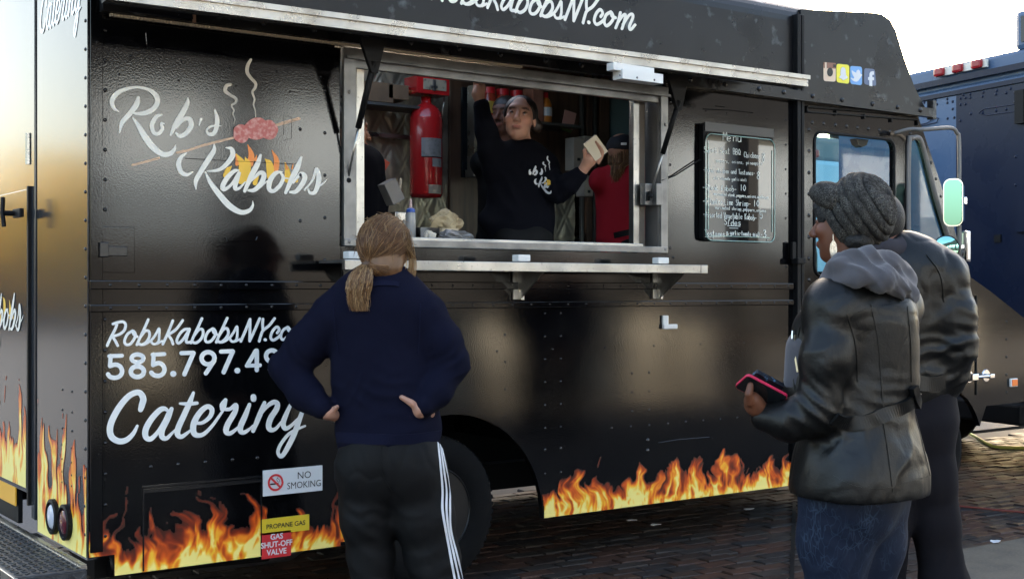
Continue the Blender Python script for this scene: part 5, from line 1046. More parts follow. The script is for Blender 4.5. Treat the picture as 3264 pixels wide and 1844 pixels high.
def face_col(c, R, base, lip, brow, s=1.0):
    base, lip, brow = map(np.array, (base, lip, brow))
    def f(V, N):
        q = (V-c)@R/s; col = base[None]*(1+.28*vn3(V*45)[:, None]+.18*vn3(V*12)[:, None]); col = np.repeat(col, 1, 0)
        def blend(w_, c2): nonlocal col; w_ = np.clip(w_, 0, 1)[:, None]; col = col*(1-w_)+c2*w_
        fr_ = q[:, 1] > .05
        blend(.6*fr_*(1.6-(((q[:, 0])/.029)**2+((q[:, 2]+.0655)/.0105)**2)*1.3), lip)
        ax_ = np.abs(np.abs(q[:, 0])-.033); blend(fr_*(1.7-((ax_/.021)**2+((q[:, 2]-.031+.12*ax_)/.0055)**2)*1.3), brow)
        blend(fr_*(1.4-((ax_/.012)**2+((q[:, 2]-.0075)/.0045)**2)), np.array([.02, .014, .012]))
        blend(.35*np.exp(-((np.abs(q[:, 0])-.045)/.02)**2-((q[:, 2]+.03)/.025)**2)*fr_, base*np.array([1.25, .85, .8]))
        return np.clip(col, 0, 1)
    return f
def flatskin(base):
    base = np.array(base); return lambda V, N: np.clip(base[None]*(1+.3*vn3(V*45)[:, None]+.2*vn3(V*11)[:, None]), 0, 1)
def finger(p, dirs, r0=.0095, r1=.0075): # p: knuckle; dirs: successive segment vectors
    pts = [NP(p)]
    for d in dirs: pts.append(pts[-1]+NP(d))
    rs = np.linspace(r0, r1, len(pts)); return chain(pts, rs, .004)
def hair_strands(name, paths, wd, pal, parent, seed=1):
    rs = np.random.default_rng(seed); vs, fs, cols = [], [], []
    for p in paths:
        p = np.array(p); n = len(p); c = pal[rs.integers(len(pal))]*rs.uniform(.7, 1.25); w0 = wd*rs.uniform(.6, 1.3); base = len(vs)
        for i in range(n):
            t = p[min(i+1, n-1)]-p[max(i-1, 0)]; v_ = p[i]-np.array(CAM); s_ = np.cross(t, v_); s_ = s_/(np.linalg.norm(s_)+1e-9); nn = np.cross(s_, t); nn = nn/(np.linalg.norm(nn)+1e-9)
            w_ = w0*(1 if i < n-3 else (n-1-i)/3+.15)
            vs += [p[i]-s_*w_, p[i]+s_*w_, p[i]+nn*w_]; cols += [c*(.85+.3*i/n)]*3
        for i in range(n-1):
            a = base+3*i; fs += [[a, a+1, a+4, a+3], [a+1, a+2, a+5, a+4], [a+2, a, a+3, a+5]]
    o = obj(name, np.array(vs), fs, HAIR, parent, smooth=True); setcol(o, np.clip(np.array(cols), 0, 1)); return o
PAL = [np.array(c) for c in ((.15, .068, .026), (.20, .098, .038), (.09, .040, .016), (.30, .165, .068), (.17, .08, .031))]
shoe = mat('shoe_black', (.015, .015, .016), .5)
def shoes(parent, pts, f):
    for p in pts:
        f_ = NP(f); o = grow('shoe', [cone(NP(p)+UP*.05-f_*.05, NP(p)+UP*.042+f_*.15, .048, .04, .03), cone(NP(p)+UP*.03-f_*.06, NP(p)+UP*.03+f_*.16, .036, .034, .02), cone(NP(p)+UP*.06, NP(p)+UP*.11, .05, .046, .02)], shoe, parent, .012, clip=[((0, 0, .012), (0, 0, -1))])
# ------------------------------------------------------------------ A: navy sweatshirt, ponytail
ZA = 5.10; JA = lambda u, v, d=0.0: PV(u, v, ZA+d)
fa = camdir(.05, 1); gA = PV(975, 727, ZA); gA[2] = 0
A_ = thing('person', 'person in a navy sweatshirt with a blond ponytail and hands on hips', 'person', gA)
RA = frame(camdir(.50, .86, .05)); hA = JA(968, 618, .02)
FL = (cF_, .66)
legL = [JA(918, 1185), JA(930, 1390, .02), JA(942, 1578, -.02)]; legR = [JA(1050, 1185), JA(1088, 1390, .02), JA(1122, 1578, .0)]
shL, elL, wrL = JA(838, 792), JA(722, 922, .02), JA(822, 1036, -.085); shR, elR, wrR = JA(1068, 790), JA(1136, 912, .0), JA(1056, 1028, -.115)
body = head_prims(hA, RA)+[cone(hA-UP*.05-RA[:, 1]*.02, JA(962, 715), .058, .062, .03), cone(JA(962, 770), JA(975, 1060), .15, .15, .05, FL), cone(JA(962, 740), shL, .05, .06), cone(JA(962, 740), shR, .05, .06)]
body += chain([shL, elL, wrL], [.05, .042, .028])+chain([shR, elR, wrR], [.05, .042, .028])+chain(legL, [.09, .06, .042])+chain(legR, [.09, .06, .042])
# hands: backs on the hips, thumbs behind
hR = JA(1056, 1034, -.105); body += [cone(wrR, hR, .026, .025, .015), cone(hR, JA(1080, 1038, -.06), .024, .022, .015)]+finger(JA(1052, 1028, -.118), [JA(1034, 1012, -.136)-JA(1052, 1028, -.118), JA(1010, 998, -.138)-JA(1034, 1012, -.136)], .0175, .0105)
for k in range(4): kn = JA(1076, 1024+k*9, -.07); body += finger(kn, [cF_*.034+cR_*.012-UP*.004, cF_*.028+cR_*.0, cF_*.018-cR_*.006])
hL = JA(838, 1042, -.06); body += [cone(wrL, hL, .024, .022, .015), cone(hL, JA(848, 1044, -.01), .022, .021, .015)]+finger(JA(836, 1036, -.07), [JA(842, 1027, -.090)-JA(836, 1036, -.07), JA(848, 1022, -.10)-JA(842, 1027, -.090)], .0125, .0095)
for k in range(4): body += finger(JA(846, 1030+k*9, -.02), [cF_*.034-cR_*.010, cF_*.028, cF_*.018+cR_*.005])
skA = (.42, .22, .15)
grow('body', body, SKIN, A_, .0062, colf=face_col(hA, RA, skA, (.45, .17, .14), (.12, .07, .04)))
sweat = [cone(JA(955, 790), JA(962, 950), .215, .200, .05, FL), cone(JA(962, 950), JA(976, 1078), .200, .212, .05, FL), cone(JA(976, 1085), JA(976, 1098), .207, .203, .03, (cF_, .70)),
         cone(JA(962, 722), JA(850, 782), .075, .085, .05), cone(JA(962, 722), JA(1062, 780), .078, .088, .05), cone(JA(968, 704, -.01), JA(966, 722, 0), .062, .072, .02)]
sweat += chain([JA(832, 800), JA(770, 872, .02), elL, JA(770, 990, -.03), JA(812, 1026, -.078)], [.088, .084, .072, .066, .045])+chain([JA(1070, 798), JA(1108, 862), elR, JA(1098, 985, -.06), JA(1068, 1020, -.105)], [.09, .086, .074, .064, .045])
navy = mat('navy_fleece', (.0048, .0053, .0145), .95, spec=.10, bump=[(260, .25, .002), (70, .12, .003)], var=(9, (.0056, .0062, .0165), .4, .7))
sw_o = grow('sweatshirt', sweat, navy, A_, .0085, disp=folds([fold(JA(960, 985, -.13), .13, UP*1+cR_*.2, 75, .006, 1), fold(JA(1010, 960, -.12), .10, UP*.9+cR_*.7, 85, .006, 2), fold(JA(870, 960, -.08), .10, UP*.8-cR_*.8, 85, .006, 3), fold(elL, .12, JA(770, 872)-elL, 100, .008, 4), fold(elR, .12, JA(1108, 862)-elR, 100, .008, 5), fold(JA(850, 800, -.06), .12, cR_+UP, 70, .005, 6), fold(JA(1060, 810, -.06), .12, cR_-UP, 70, .006, 7), fold(JA(976, 1060, -.12), .15, UP, 70, .005, 8), fold(JA(800, 1010, -.05), .07, JA(770, 990)-wrL, 130, .006, 9), fold(JA(1090, 1000, -.08), .07, JA(1098, 985)-wrR, 130, .006, 10)], .006, 7, 3))
bvS = bvh(sw_o); rib = mat('navy_rib', (.006, .007, .021), .95, spec=.15, bump=[(30, .3, .004, (14, 14, 1))])
strap(bvS, [(842, 1098), (905, 1102), (975, 1104), (1045, 1102), (1104, 1094)], .042, .004, 'hem_band', rib, A_, 10); strap(bvS, [(925, 716), (958, 712), (990, 713), (1003, 716)], .022, .006, 'collar_band', rib, A_)
strap(bvS, [(838, 770), (843, 830), (852, 890)], .005, .0025, 'sleeve_seam', rib, A_); strap(bvS, [(1058, 762), (1055, 830), (1050, 890)], .005, .0025, 'sleeve_seam', rib, A_)
track = mat('track_black', (.0042, .004, .0042), .7, spec=.22, bump=[(300, .12, .002)])
tr = [cone(JA(975, 1085), JA(978, 1150), .185, .200, .04, (cF_, .74)), ell(JA(930, 1170, -.03), (.10, .10, .13), None, .08), ell(JA(1030, 1170, -.03), (.105, .10, .13), None, .08)]
tr += chain([JA(916, 1190), JA(922, 1300, .01), JA(932, 1400, .02), JA(940, 1500), JA(943, 1575, -.02)], [.118, .105, .088, .084, .082], .05)+chain([JA(1048, 1190), JA(1068, 1300, .01), JA(1088, 1400, .02), JA(1108, 1500), JA(1122, 1575)], [.122, .114, .100, .092, .088], .05)
tr_o = grow('track_trousers', tr, track, A_, .009, disp=folds([fold(JA(925, 1260, -.1), .12, UP+cR_*.9, 55, .005, 1), fold(JA(1050, 1260, -.1), .12, UP-cR_*.8, 50, .006, 2), fold(JA(930, 1400, -.05), .16, UP+cR_*.5, 60, .006, 3), fold(JA(1090, 1400, -.05), .16, UP-cR_*.6, 55, .005, 4), fold(JA(870, 1180), .12, cR_*.8+UP, 60, .004, 5)], .0045, 6, 2, crease=.003))
bvT = bvh(tr_o); strw = mat('stripe_white', (.72, .72, .74), .6)
for k, pts in enumerate(([(1101, 1112), (1107, 1170), (1112, 1230), (1112, 1280), (1122, 1340), (1132, 1395), (1142, 1450), (1152, 1500)], [(1106, 1112), (1114, 1170), (1122, 1230), (1122, 1280), (1128, 1335), (1141, 1395), (1153, 1450), (1163, 1500)], [(1109, 1116), (1119, 1165), (1130, 1222), (1131, 1275), (1133, 1330), (1149, 1395), (1162, 1450), (1170, 1500)])):
    strap(bvT, pts, .0115, .0015, 'white_stripe', strw, A_, 10)
strap(bvT, [(958, 1112), (956, 1150), (962, 1195), (985, 1235)], .006, .003, 'seat_seam', track, A_)
shoes(A_, [legL[2]*np.array([1, 1, 0]), legR[2]*np.array([1, 1, 0])], camdir(.1, 1))
# hair
def surf(c, R, r, th, ph): return c+R@np.array([r[0]*math.cos(ph)*math.cos(th), r[1]*math.cos(ph)*math.sin(th), r[2]*math.sin(ph)])
hc = JA(968, 612, .0); hr_ = np.array([.099, .116, .112])
cap_ = grow('hair', [ell(hc, hr_, RA, .02), ell(JA(966, 676, -.025), (.080, .085, .066), RA, .05)], HAIR, A_, .008, clip=[(hc+RA[:, 1]*.055-UP*.02, RA[:, 1]*.8-UP*.6)], colf=lambda V, N: np.array([.135, .062, .024])[None]*(1+.9*vn3(V*np.array([60, 60, 18]))[:, None]))
bvh_cap = bvh(cap_); tie = JA(921, 664, -.10); rs = np.random.default_rng(7); paths = []
for k in range(5200):
    th, ph = rs.uniform(-math.pi, math.pi), math.asin(rs.uniform(-.86, 1)); s0_ = surf(hc, RA, hr_*1.005, th, ph)
    q0 = s0_-hc
    if (RA.T@q0)[1] > .075: continue
    pts = []; jit = rs.normal(0, .004, 3); lift_ = rs.uniform(0, .008)
    for t in np.linspace(0, 1, 9):
        e = (1-t)*q0+t*(tie-hc); l = np.linalg.norm((RA.T@e)/hr_); rad = 1+lift_*math.sin(math.pi*t)*6*.2+.012
        w_ = min(1, (1-t)*3.0); pts.append(hc+e*((rad/l) if w_ >= 1 else (rad/l)*w_+(1-w_))+jit*math.sin(math.pi*t))
    paths.append(pts)
for k in range(900):
    a0 = JA(rs.uniform(930, 1008), rs.uniform(668, 706), 0); hb = bvh_cap.ray_cast(Vector(CAM), (Vector(a0)-Vector(CAM)).normalized())[0]
    if hb is None: continue
    a0 = np.array(hb); mid = (a0+tie)/2-cF_*(.012+rs.uniform(0, .01)); paths.append(crom([a0, mid, tie+rs.normal(0, .004, 3)], 5))
hair_strands('hair_strands', paths, .00095, PAL, cap_, 3)
tl = [JA(921, 664, -.10), JA(910, 685, -.135), JA(902, 720, -.15), JA(900, 752, -.15), JA(906, 792, -.145)]; paths = []
for k in range(1700):
    a, r0 = rs.uniform(0, 2*math.pi), math.sqrt(rs.random()); ln = rs.uniform(.50, 1.0)**.7; pts = []; sx_ = rs.normal(0, .006)
    for i, p in enumerate(crom(tl, 4)):
        t = i/16*ln; w_ = .012+.040*math.sin(min(1, t*1.5)*math.pi*.62)*(1-.75*max(0, t-.45)**1.1); ii = int(i*ln); b_ = crom(tl, 4)[ii]
        pts.append(b_+(cR_*math.cos(a)*r0*w_+cF_*math.sin(a)*r0*w_*.6)+cR_*sx_*t*t+rs.normal(0, .0012, 3))
    paths.append(pts)
hair_strands('ponytail', paths, .00105, PAL+[np.array([.42, .26, .12]), np.array([.36, .215, .095])], cap_, 5)
grow('hair_tie', [ell(tie, (.019, .019, .014), None, .01)], mat('hair_tie', (.10, .055, .03), .6), cap_, .006)
paths = []
for k in range(90):
    x = rs.normal(0, 1); a0 = JA(1020+x*6, 600+rs.uniform(-25, 25), -.04+rs.normal(0, .02)); paths.append(crom([a0, JA(1036+x*4, 650, -.03), JA(1033+x*5, 690, -.03), JA(1018+x*6+rs.normal(0, 6), 712+rs.uniform(-12, 10), -.03)], 4))
for k in range(110):
    th, ph = rs.uniform(-math.pi, math.pi), math.asin(rs.uniform(-.3, 1)); p0_ = surf(hc, RA, hr_*1.01, th, ph); dd = (p0_-hc)/np.linalg.norm(p0_-hc); tg = rs.normal(0, 1, 3); tg -= dd*(tg@dd); tg /= np.linalg.norm(tg); paths.append(crom([p0_, p0_+tg*.035+dd*.004, p0_+tg*.07+dd*rs.uniform(-.004, .012)-UP*.01], 4))
for k in range(5): x = rs.uniform(-30, 60); paths.append(crom([JA(945+x, 560, -.11), JA(950+x*.8, 600+rs.uniform(-10, 10), -.135), JA(948+x*.5+rs.uniform(-10, 10), 650, -.13)], 4))
hair_strands('loose_strands', paths, .0010, [np.array([.24, .135, .055]), np.array([.36, .22, .10]), np.array([.17, .085, .034])], cap_, 9)
# ------------------------------------------------------------------ B: knitted peaked hat, black leather jacket
ZB = 4.0; JB = lambda u, v, d=0.0: PV(u, v, ZB+d)
gB = PV(2150, 727, ZB); gB[2] = 0
B_ = thing('person', 'person in a grey knitted peaked hat and belted leather jacket holding a phone', 'person', gB)
fb = camdir(-.86, .5); FB = (fb/np.linalg.norm(fb), .82); RB = frame(camdir(-.78, .62, .04)); hB = JB(2128, 565, .02)
legs1 = [JB(2105, 1230), JB(2102, 1480, .02), JB(2110, 1815)]; legs2 = [JB(2185, 1235, .12), JB(2172, 1490, .13), JB(2180, 1790, .14)]
wrB = JB(1922, 1042, -.10); elB = JB(2050, 1040, -.16); shB = JB(2092, 775, -.13)
body = head_prims(hB, RB)+[cone(hB-UP*.05, JB(2170, 720, .0), .06, .068, .03), cone(JB(2160, 800), JB(2150, 1150), .15, .155, .05, FB)]+chain(legs1, [.1, .07, .045])+chain(legs2, [.1, .07, .045])+chain([shB, elB, wrB], [.05, .042, .028])
ph0 = JB(1908, 985, -.14)                # phone centre
body += [cone(wrB, JB(1898, 1018, -.12), .027, .029, .015), cone(JB(1898, 1018, -.12), JB(1892, 1005, -.135), .028, .026, .015)]+finger(JB(1886, 1012, -.155), [JB(1883, 990, -.172)-JB(1886, 1012, -.155), JB(1887, 968, -.168)-JB(1883, 990, -.172)], .0135, .0105)
for k in range(4): body += finger(JB(1893+k*7, 1020-k*1, -.09), [UP*.035+cF_*.006-cR_*.006, UP*.026-cF_*.02, UP*.012-cF_*.02])
skB = (.13, .048, .024)
grow('body', body, SKIN, B_, .0062, colf=face_col(hB, RB, skB, (.15, .05, .035), (.03, .02, .015)))
lea = mat('black_leather', (.0026, .0028, .0028), .40, spec=.34, bump=[(140, .22, .003), (26, .20, .006), (9, .10, .012)], rvar=(8, .30, .48), var=(6, (.007, .0072, .007), .45, .7))
jk = [cone(JB(2165, 815), JB(2160, 1020), .200, .190, .05, FB), cone(JB(2150, 1020), JB(2160, 1195), .192, .250, .05, FB), cone(JB(2160, 1195), JB(2160, 1214), .250, .252, .03, FB), cone(JB(2060, 835), JB(2048, 980), .086, .098, .05), cone(JB(2165, 725), JB(2100, 770, -.12), .085, .095, .05), cone(JB(2170, 725), JB(2245, 775, .12), .085, .10, .05), cone(JB(2220, 800, -.06), JB(2230, 950, -.05), .10, .09, .06)]
jk += chain([JB(2098, 785, -.14), JB(2078, 900, -.17), JB(2058, 1030, -.165), JB(1985, 1058, -.14), JB(1925, 1048, -.105)], [.082, .074, .068, .058, .045], .04)
jk_o = grow('leather_jacket', jk, lea, B_, .0085, clip=[(JB(2180, 1236), -UP)], disp=folds([fold(JB(2062, 1030, -.22), .10, JB(2078, 900)-JB(1985, 1058), 120, .011, 1), fold(JB(1985, 1060, -.2), .09, cR_, 95, .007, 2), fold(JB(2085, 860, -.24), .12, UP+cR_*.5, 45, .006, 3), fold(JB(2170, 1130, -.2), .16, cR_*1.2+UP*.1, 38, .007, 5), fold(JB(2280, 1150, -.15), .12, cR_, 40, .006, 6), fold(JB(2250, 1010, -.2), .10, UP+cR_*.3, 70, .006, 7), fold(JB(2120, 980, -.22), .08, UP+cR_, 70, .008, 8)], .004, 5, 5, crease=.0028))
bvJ = bvh(jk_o)
strap(bvJ, [(2095, 1048), (2130, 1062), (2170, 1062), (2215, 1046), (2260, 1026), (2300, 1004), (2318, 992)], .042, .011, 'belt', lea, B_, 8); strap(bvJ, [(2290, 972), (2296, 1000), (2304, 1034)], .026, .020, 'belt_loop', lea, B_)
for pts in ([(2190, 765), (2208, 850), (2216, 950), (2222, 1040)], [(2222, 1062), (2234, 1140), (2246, 1236)], [(2140, 800), (2170, 782), (2225, 765), (2285, 756)], [(2282, 770), (2290, 860), (2292, 960)], [(2300, 1040), (2318, 1110), (2338, 1195)], [(2095, 1195), (2150, 1222), (2235, 1226), (2345, 1192)], [(2012, 820), (1995, 900), (1998, 980)], [(2130, 790), (2150, 860), (2158, 960)]):
    strap(bvJ, pts, .0045, .0014, 'seam', lea, B_, 8)
zp = strap(bvJ, [(2002, 842), (2000, 880), (2008, 935)], .007, .004, 'zip', mat('zip_metal', (.55, .50, .38), .3, 1.0), B_, 6)
d_ = drape(bvJ, [(1999, 832), (1998, 842), (1998, 852)], .006)
if len(d_) > 1: MB().bar(d_[0][0], d_[-1][0], .009, .004, (0, 1, 0)).build('zip_pull', M['chrome'], zp or B_)
grey = mat('hoodie_grey', (.080, .076, .083), .9, spec=.2, sheen=.2, bump=[(300, .3, .002), (60, .1, .003)])
hd = chain([JB(2082, 705, -.11), JB(2118, 668, -.15), JB(2170, 655, -.16), JB(2225, 668, -.12), JB(2268, 700, -.02)], [.030, .036, .042, .042, .035], .03)+chain([JB(2098, 712, -.14), JB(2160, 690, -.20), JB(2220, 700, -.20), JB(2262, 722, -.15), JB(2292, 748, -.07)], [.026, .036, .040, .036, .022], .02)+[cone(JB(2130, 700, -.05), JB(2230, 715, -.05), .07, .085, .04)]
grow('hoodie_front', [cone(JB(2040, 880, .0), JB(2032, 965, .0), .080, .076, .03)], grey, B_, .01)
grow('hood', hd, grey, B_, .0065, disp=folds([fold(JB(2180, 690, -.2), .13, UP+cR_*.5, 150, .016, 1), fold(JB(2250, 710, -.12), .10, UP*.7+cR_, 150, .016, 2)], .005, 12, 4, crease=.004))
# jeans
jean = mat('crackle_denim', (.007, .013, .030), .75, spec=.25, bump=[(400, .25, .002)])
n_ = jean.node_tree; bs = n_.nodes['Principled BSDF']; tc = n_.nodes.new('ShaderNodeTexCoord'); prev = None
def linesd(sc, th, dis, rot_):
    mp = n_.nodes.new('ShaderNodeMapping'); mp.inputs['Scale'].default_value = (1, 1, .38); mp.inputs['Rotation'].default_value = rot_; n_.links.new(tc.outputs['Object'], mp.inputs[0])
    nz = n_.nodes.new('ShaderNodeTexNoise'); nz.inputs['Scale'].default_value = dis; n_.links.new(mp.outputs[0], nz.inputs['Vector']); ad = n_.nodes.new('ShaderNodeMix'); ad.data_type = 'VECTOR'; ad.inputs[0].default_value = .12
    n_.links.new(mp.outputs[0], ad.inputs[4]); n_.links.new(nz.outputs['Color'], ad.inputs[5]); vo = n_.nodes.new('ShaderNodeTexVoronoi'); vo.feature = 'DISTANCE_TO_EDGE'; vo.inputs['Scale'].default_value = sc; n_.links.new(ad.outputs[1], vo.inputs['Vector'])
    mr = n_.nodes.new('ShaderNodeMapRange'); mr.inputs[1].default_value = 0; mr.inputs[2].default_value = th; mr.inputs[3].default_value = 1; mr.inputs[4].default_value = 0; n_.links.new(vo.outputs['Distance'], mr.inputs[0])
    n2 = n_.nodes.new('ShaderNodeTexNoise'); n2.inputs['Scale'].default_value = 14; n_.links.new(tc.outputs['Object'], n2.inputs['Vector']); m2 = n_.nodes.new('ShaderNodeMapRange'); m2.inputs[1].default_value = .36; m2.inputs[2].default_value = .66; n_.links.new(n2.outputs['Fac'], m2.inputs[0])
    mu = n_.nodes.new('ShaderNodeMath'); mu.operation = 'MULTIPLY'; n_.links.new(mr.outputs[0], mu.inputs[0]); n_.links.new(m2.outputs[0], mu.inputs[1]); return mu.outputs[0]
l1, l2 = linesd(22, .030, 9, (.3, .2, .4)), linesd(46, .055, 14, (1.0, .5, .1)); mx_ = n_.nodes.new('ShaderNodeMath'); mx_.operation = 'MAXIMUM'; n_.links.new(l1, mx_.inputs[0]); n_.links.new(l2, mx_.inputs[1])
cm = n_.nodes.new('ShaderNodeMix'); cm.data_type = 'RGBA'; cm.inputs[6].default_value = (.0065, .012, .029, 1); cm.inputs[7].default_value = (.030, .050, .085, 1); n_.links.new(mx_.outputs[0], cm.inputs[0]); n_.links.new(cm.outputs[2], bs.inputs['Base Color'])
jn = [cone(JB(2150, 1180), JB(2150, 1240), .175, .175, .04, FB)]+chain([JB(2108, 1240, -.03), JB(2098, 1360), JB(2103, 1500), JB(2110, 1800)], [.128, .112, .088, .062], .04)+chain([JB(2190, 1245, .10), JB(2185, 1360, .12), JB(2172, 1500, .13), JB(2180, 1780, .14)], [.128, .112, .088, .062], .04)
grow('jeans', jn, jean, B_, .010, disp=folds([fold(JB(2100, 1290, -.1), .12, UP+cR_*.4, 55, .005, 1), fold(JB(2110, 1430, -.1), .1, UP-cR_*.4, 60, .006, 2)], .004, 7, 8))
shoes(B_, [legs1[2]*np.array([1, 1, 0]), legs2[2]*np.array([1, 1, 0])], fb)
# hat: knitted crown in rings, peak
knit = mat('hat_knit', (.032, .030, .028), .95, spec=.12, var=[(320, (.13, .125, .11), .46, .62), (30, (.030, .028, .026), .42, .66), (150, (.014, .013, .012), .54, .68)], bump=[(330, .6, .003), (110, .5, .004)])
axh = camdir(.70, -.52, .40); axh /= np.linalg.norm(axh); e1 = np.cross(axh, UP); e1 /= np.linalg.norm(e1); e2 = np.cross(axh, e1); h0 = JB(2126, 548, .02)
pr_ = [(.093, -.03), (.105, -.016), (.108, -.002), (.097, .006), (.110, .014), (.118, .026), (.115, .034), (.103, .039), (.117, .046), (.124, .058), (.120, .066), (.107, .070), (.119, .078), (.122, .088), (.115, .095), (.102, .098), (.110, .106), (.106, .116), (.095, .122), (.084, .122), (.088, .130), (.078, .140), (.058, .148), (.032, .153), (.0, .155)]
pr_ = [(r*.6+.4*(np.interp(h, [-.03, .03, .09, .12, .155], [.096, .112, .114, .096, 0]) if h < .12 else r), h) for r, h in pr_]; prs = crom(pr_, 3); nA = 128; vs, cols = [], []; rk = np.random.default_rng(4)
for i, (r, h) in enumerate(prs):
    for k in range(nA):
        a = 2*math.pi*k/nA; wob_ = 1+.018*math.sin(3*a+h*40)+.022*math.sin(2*a+1.3+h*20)+.010*math.sin(17*a+i)*(h < .12); rr_ = max(r, 0)*wob_; p = h0+axh*(h+.006*math.sin(2*a+.5))+(e1*math.cos(a)+e2*math.sin(a))*rr_
        if h > .125: p = p+axh*.0022*math.sin(a*24)*(r/.08)
        vs.append(p)
V = np.array(vs); F_ = [[i*nA+k, i*nA+(k+1) % nA, (i+1)*nA+(k+1) % nA, (i+1)*nA+k] for i in range(len(prs)-1) for k in range(nA)]
hat = obj('knitted_hat', V, F_, knit, B_, smooth=True); 
pk = grow('hat_peak', [ell(JB(2076, 486, -.01), (.055, .050, .038), frame(camdir(-.86, -.30, .15)), .03), cone(JB(2094, 500, -.05), JB(2098, 508, .06), .036, .034, .03)], knit, hat, .005)
strap(bvh(hat), [(2086, 520), (2100, 548), (2118, 572)], .004, .002, 'hat_stitch', M['flat_black'], hat)
grow('hair', [ell(JB(2066, 520, .04), (.025, .03, .035), None, .02), ell(JB(2078, 545, .02), (.025, .03, .03), None, .02), ell(JB(2160, 605, -.05), (.05, .045, .03), None, .02)], mat('black_hair', (.008, .007, .006), .6, bump=(200, .8, .006)), B_, .006, disp=lambda V, N: .006*vn3(V*90))
er = JB(2095, 592, -.105); b = MB(); b.tube([er+UP*.004, er-UP*.012], .0016, 6); lf = [(0, 0), (.009, -.014), (.0115, -.032), (.008, -.052), (0, -.068), (-.008, -.052), (-.0115, -.032), (-.009, -.014)]
b.prism([Vector(er-UP*.012+cR_*x*1.0+UP*y-cF_*.004) for x, y in lf], Vector(cF_*.003)); b.build('earring', mat('silver_leaf', (.70, .66, .58), .35, 1.0, var=(220, (.4, .37, .32), .4, .6)), B_)
# phone and wallet in the hand
def slab(name, c, ru, rv_, a, b_, th, mt, parent=None, rad=.008, loc=None):
    ru = NP(ru)/np.linalg.norm(NP(ru)); rv_ = NP(rv_); rv_ = rv_-ru*(rv_@ru); rv_ /= np.linalg.norm(rv_); nn = np.cross(ru, rv_); pl = rrect(-a/2, -b_/2, a/2, b_/2, rad, 4)
    return MB().prism([Vector(NP(c)+ru*x+rv_*y-nn*th/2) for x, y in pl], Vector(nn*th)).build(name, mt, parent, loc=loc)
pc = JB(1915, 982, -.135); ru = camdir(.80, .12, -.42); rv_ = camdir(.05, -.75, .65); nn = np.cross(ru/np.linalg.norm(ru), rv_)
phn = thing('phone', 'black phone in a pink case held low by the person in the knitted hat', 'phone', pc); slab('phone_case', pc, ru, rv_, .146, .077, .009, mat('case_pink', (.50, .015, .06), .5), phn, .012)
sgn_ = 1 if np.dot(nn, np.array(CAM)-pc) > 0 else -1; nn = nn/np.linalg.norm(nn)*sgn_; slab('screen', pc+nn*.0050, ru, rv_, .141, .072, .002, M['dark_glass'], phn, .008)
wc = JB(1925, 962, -.09); wlt = slab('wallet', wc, ru, rv_, .10, .06, .014, mat('wallet_black', (.012, .014, .02), .35, var=(90, (.10, .22, .36), .60, .68)), None, .006, loc=wc); tag(wlt, 'small black wallet with blue print held behind the pink cased phone', 'wallet')
# ------------------------------------------------------------------ C: leather jacket, partly hidden
ZC = 4.78; JC = lambda u, v, d=0.0: PV(u, v, ZC+d)
gC = PV(2300, 727, ZC); gC[2] = 0
C_ = thing('person', 'person in a plain leather jacket and plum trousers behind the knitted hat', 'person', gC)
RC = frame(camdir(-.35, .93)); hC = JC(2208, 566, .02); FC = (camdir(-.2, 1)/np.linalg.norm(camdir(-.2, 1)), .66)
shC, elC, wrC = JC(2370, 692), JC(2398, 872, -.03), JC(2362, 985, .03); lC1 = [JC(2330, 1060), JC(2352, 1290, .02), JC(2398, 1640, -.02)]; lC2 = [JC(2262, 1060), JC(2232, 1300), JC(2205, 1660)]
body = head_prims(hC, RC)+[cone(hC-UP*.05, JC(2262, 640), .06, .068), cone(JC(2275, 700), JC(2290, 1000), .16, .15, .05, FC)]+chain([shC, elC, wrC], [.05, .045, .03])+chain(lC1, [.09, .06, .045])+chain(lC2, [.09, .06, .045])+[cone(wrC, JC(2345, 1020, .06), .03, .03)]
for k in range(4): body += finger(JC(2340+k*6, 1026, .06+k*.014), [-UP*.04, -UP*.03+cF_*.005, -UP*.02+cF_*.01])
body += finger(JC(2335, 1010, .04), [-UP*.03-cR_*.012, -UP*.026], .012, .010)
grow('body', body, SKIN, C_, .0085, colf=flatskin((.17, .07, .04)))
grow('hair', [ell(hC+UP*.022, (.092, .108, .108), RC, .02)], MATS['black_hair'], C_, .008, clip=[(hC+RC[:, 1]*.05, RC[:, 1])])
jc = [cone(JC(2280, 715), JC(2285, 950), .20, .185, .05, FC), cone(JC(2265, 640), shC, .07, .092, .05), cone(JC(2262, 640), JC(2180, 700), .07, .09, .05), cone(JC(2262, 628), JC(2264, 645), .072, .08, .02)]+chain([JC(2362, 700), JC(2388, 790, -.02), elC, JC(2382, 940, .0), JC(2366, 976, .02)], [.094, .090, .082, .072, .060], .04)
jc_o = grow('leather_jacket', jc, lea, C_, .0095, disp=folds([fold(elC, .13, JC(2388, 790)-elC, 85, .011, 1), fold(JC(2330, 880, -.12), .14, UP+cR_*.15, 75, .009, 2), fold(JC(2330, 760, -.12), .12, cR_+UP*.5, 55, .006, 3), fold(JC(2385, 945, -.03), .09, UP, 110, .009, 4), fold(shC, .12, cR_+UP, 60, .006, 5)], .005, 6, 9, crease=.0045))
bvC = bvh(jc_o); strap(bvC, [(2308, 962), (2340, 966), (2372, 958)], .055, .008, 'waist_band', lea, C_); strap(bvC, [(2330, 640), (2365, 690), (2375, 760)], .006, .003, 'seam', lea, C_)
hd_ = [cone(JC(2215, 632, -.08), JC(2275, 628, -.06), .045, .04, .03), cone(JC(2262, 610, -.03), JC(2276, 640, .02), .035, .04, .03)]; grow('collar', hd_, mat('collar_plum', (.016, .012, .016), .8), C_, .008, disp=folds([], .006, 14))
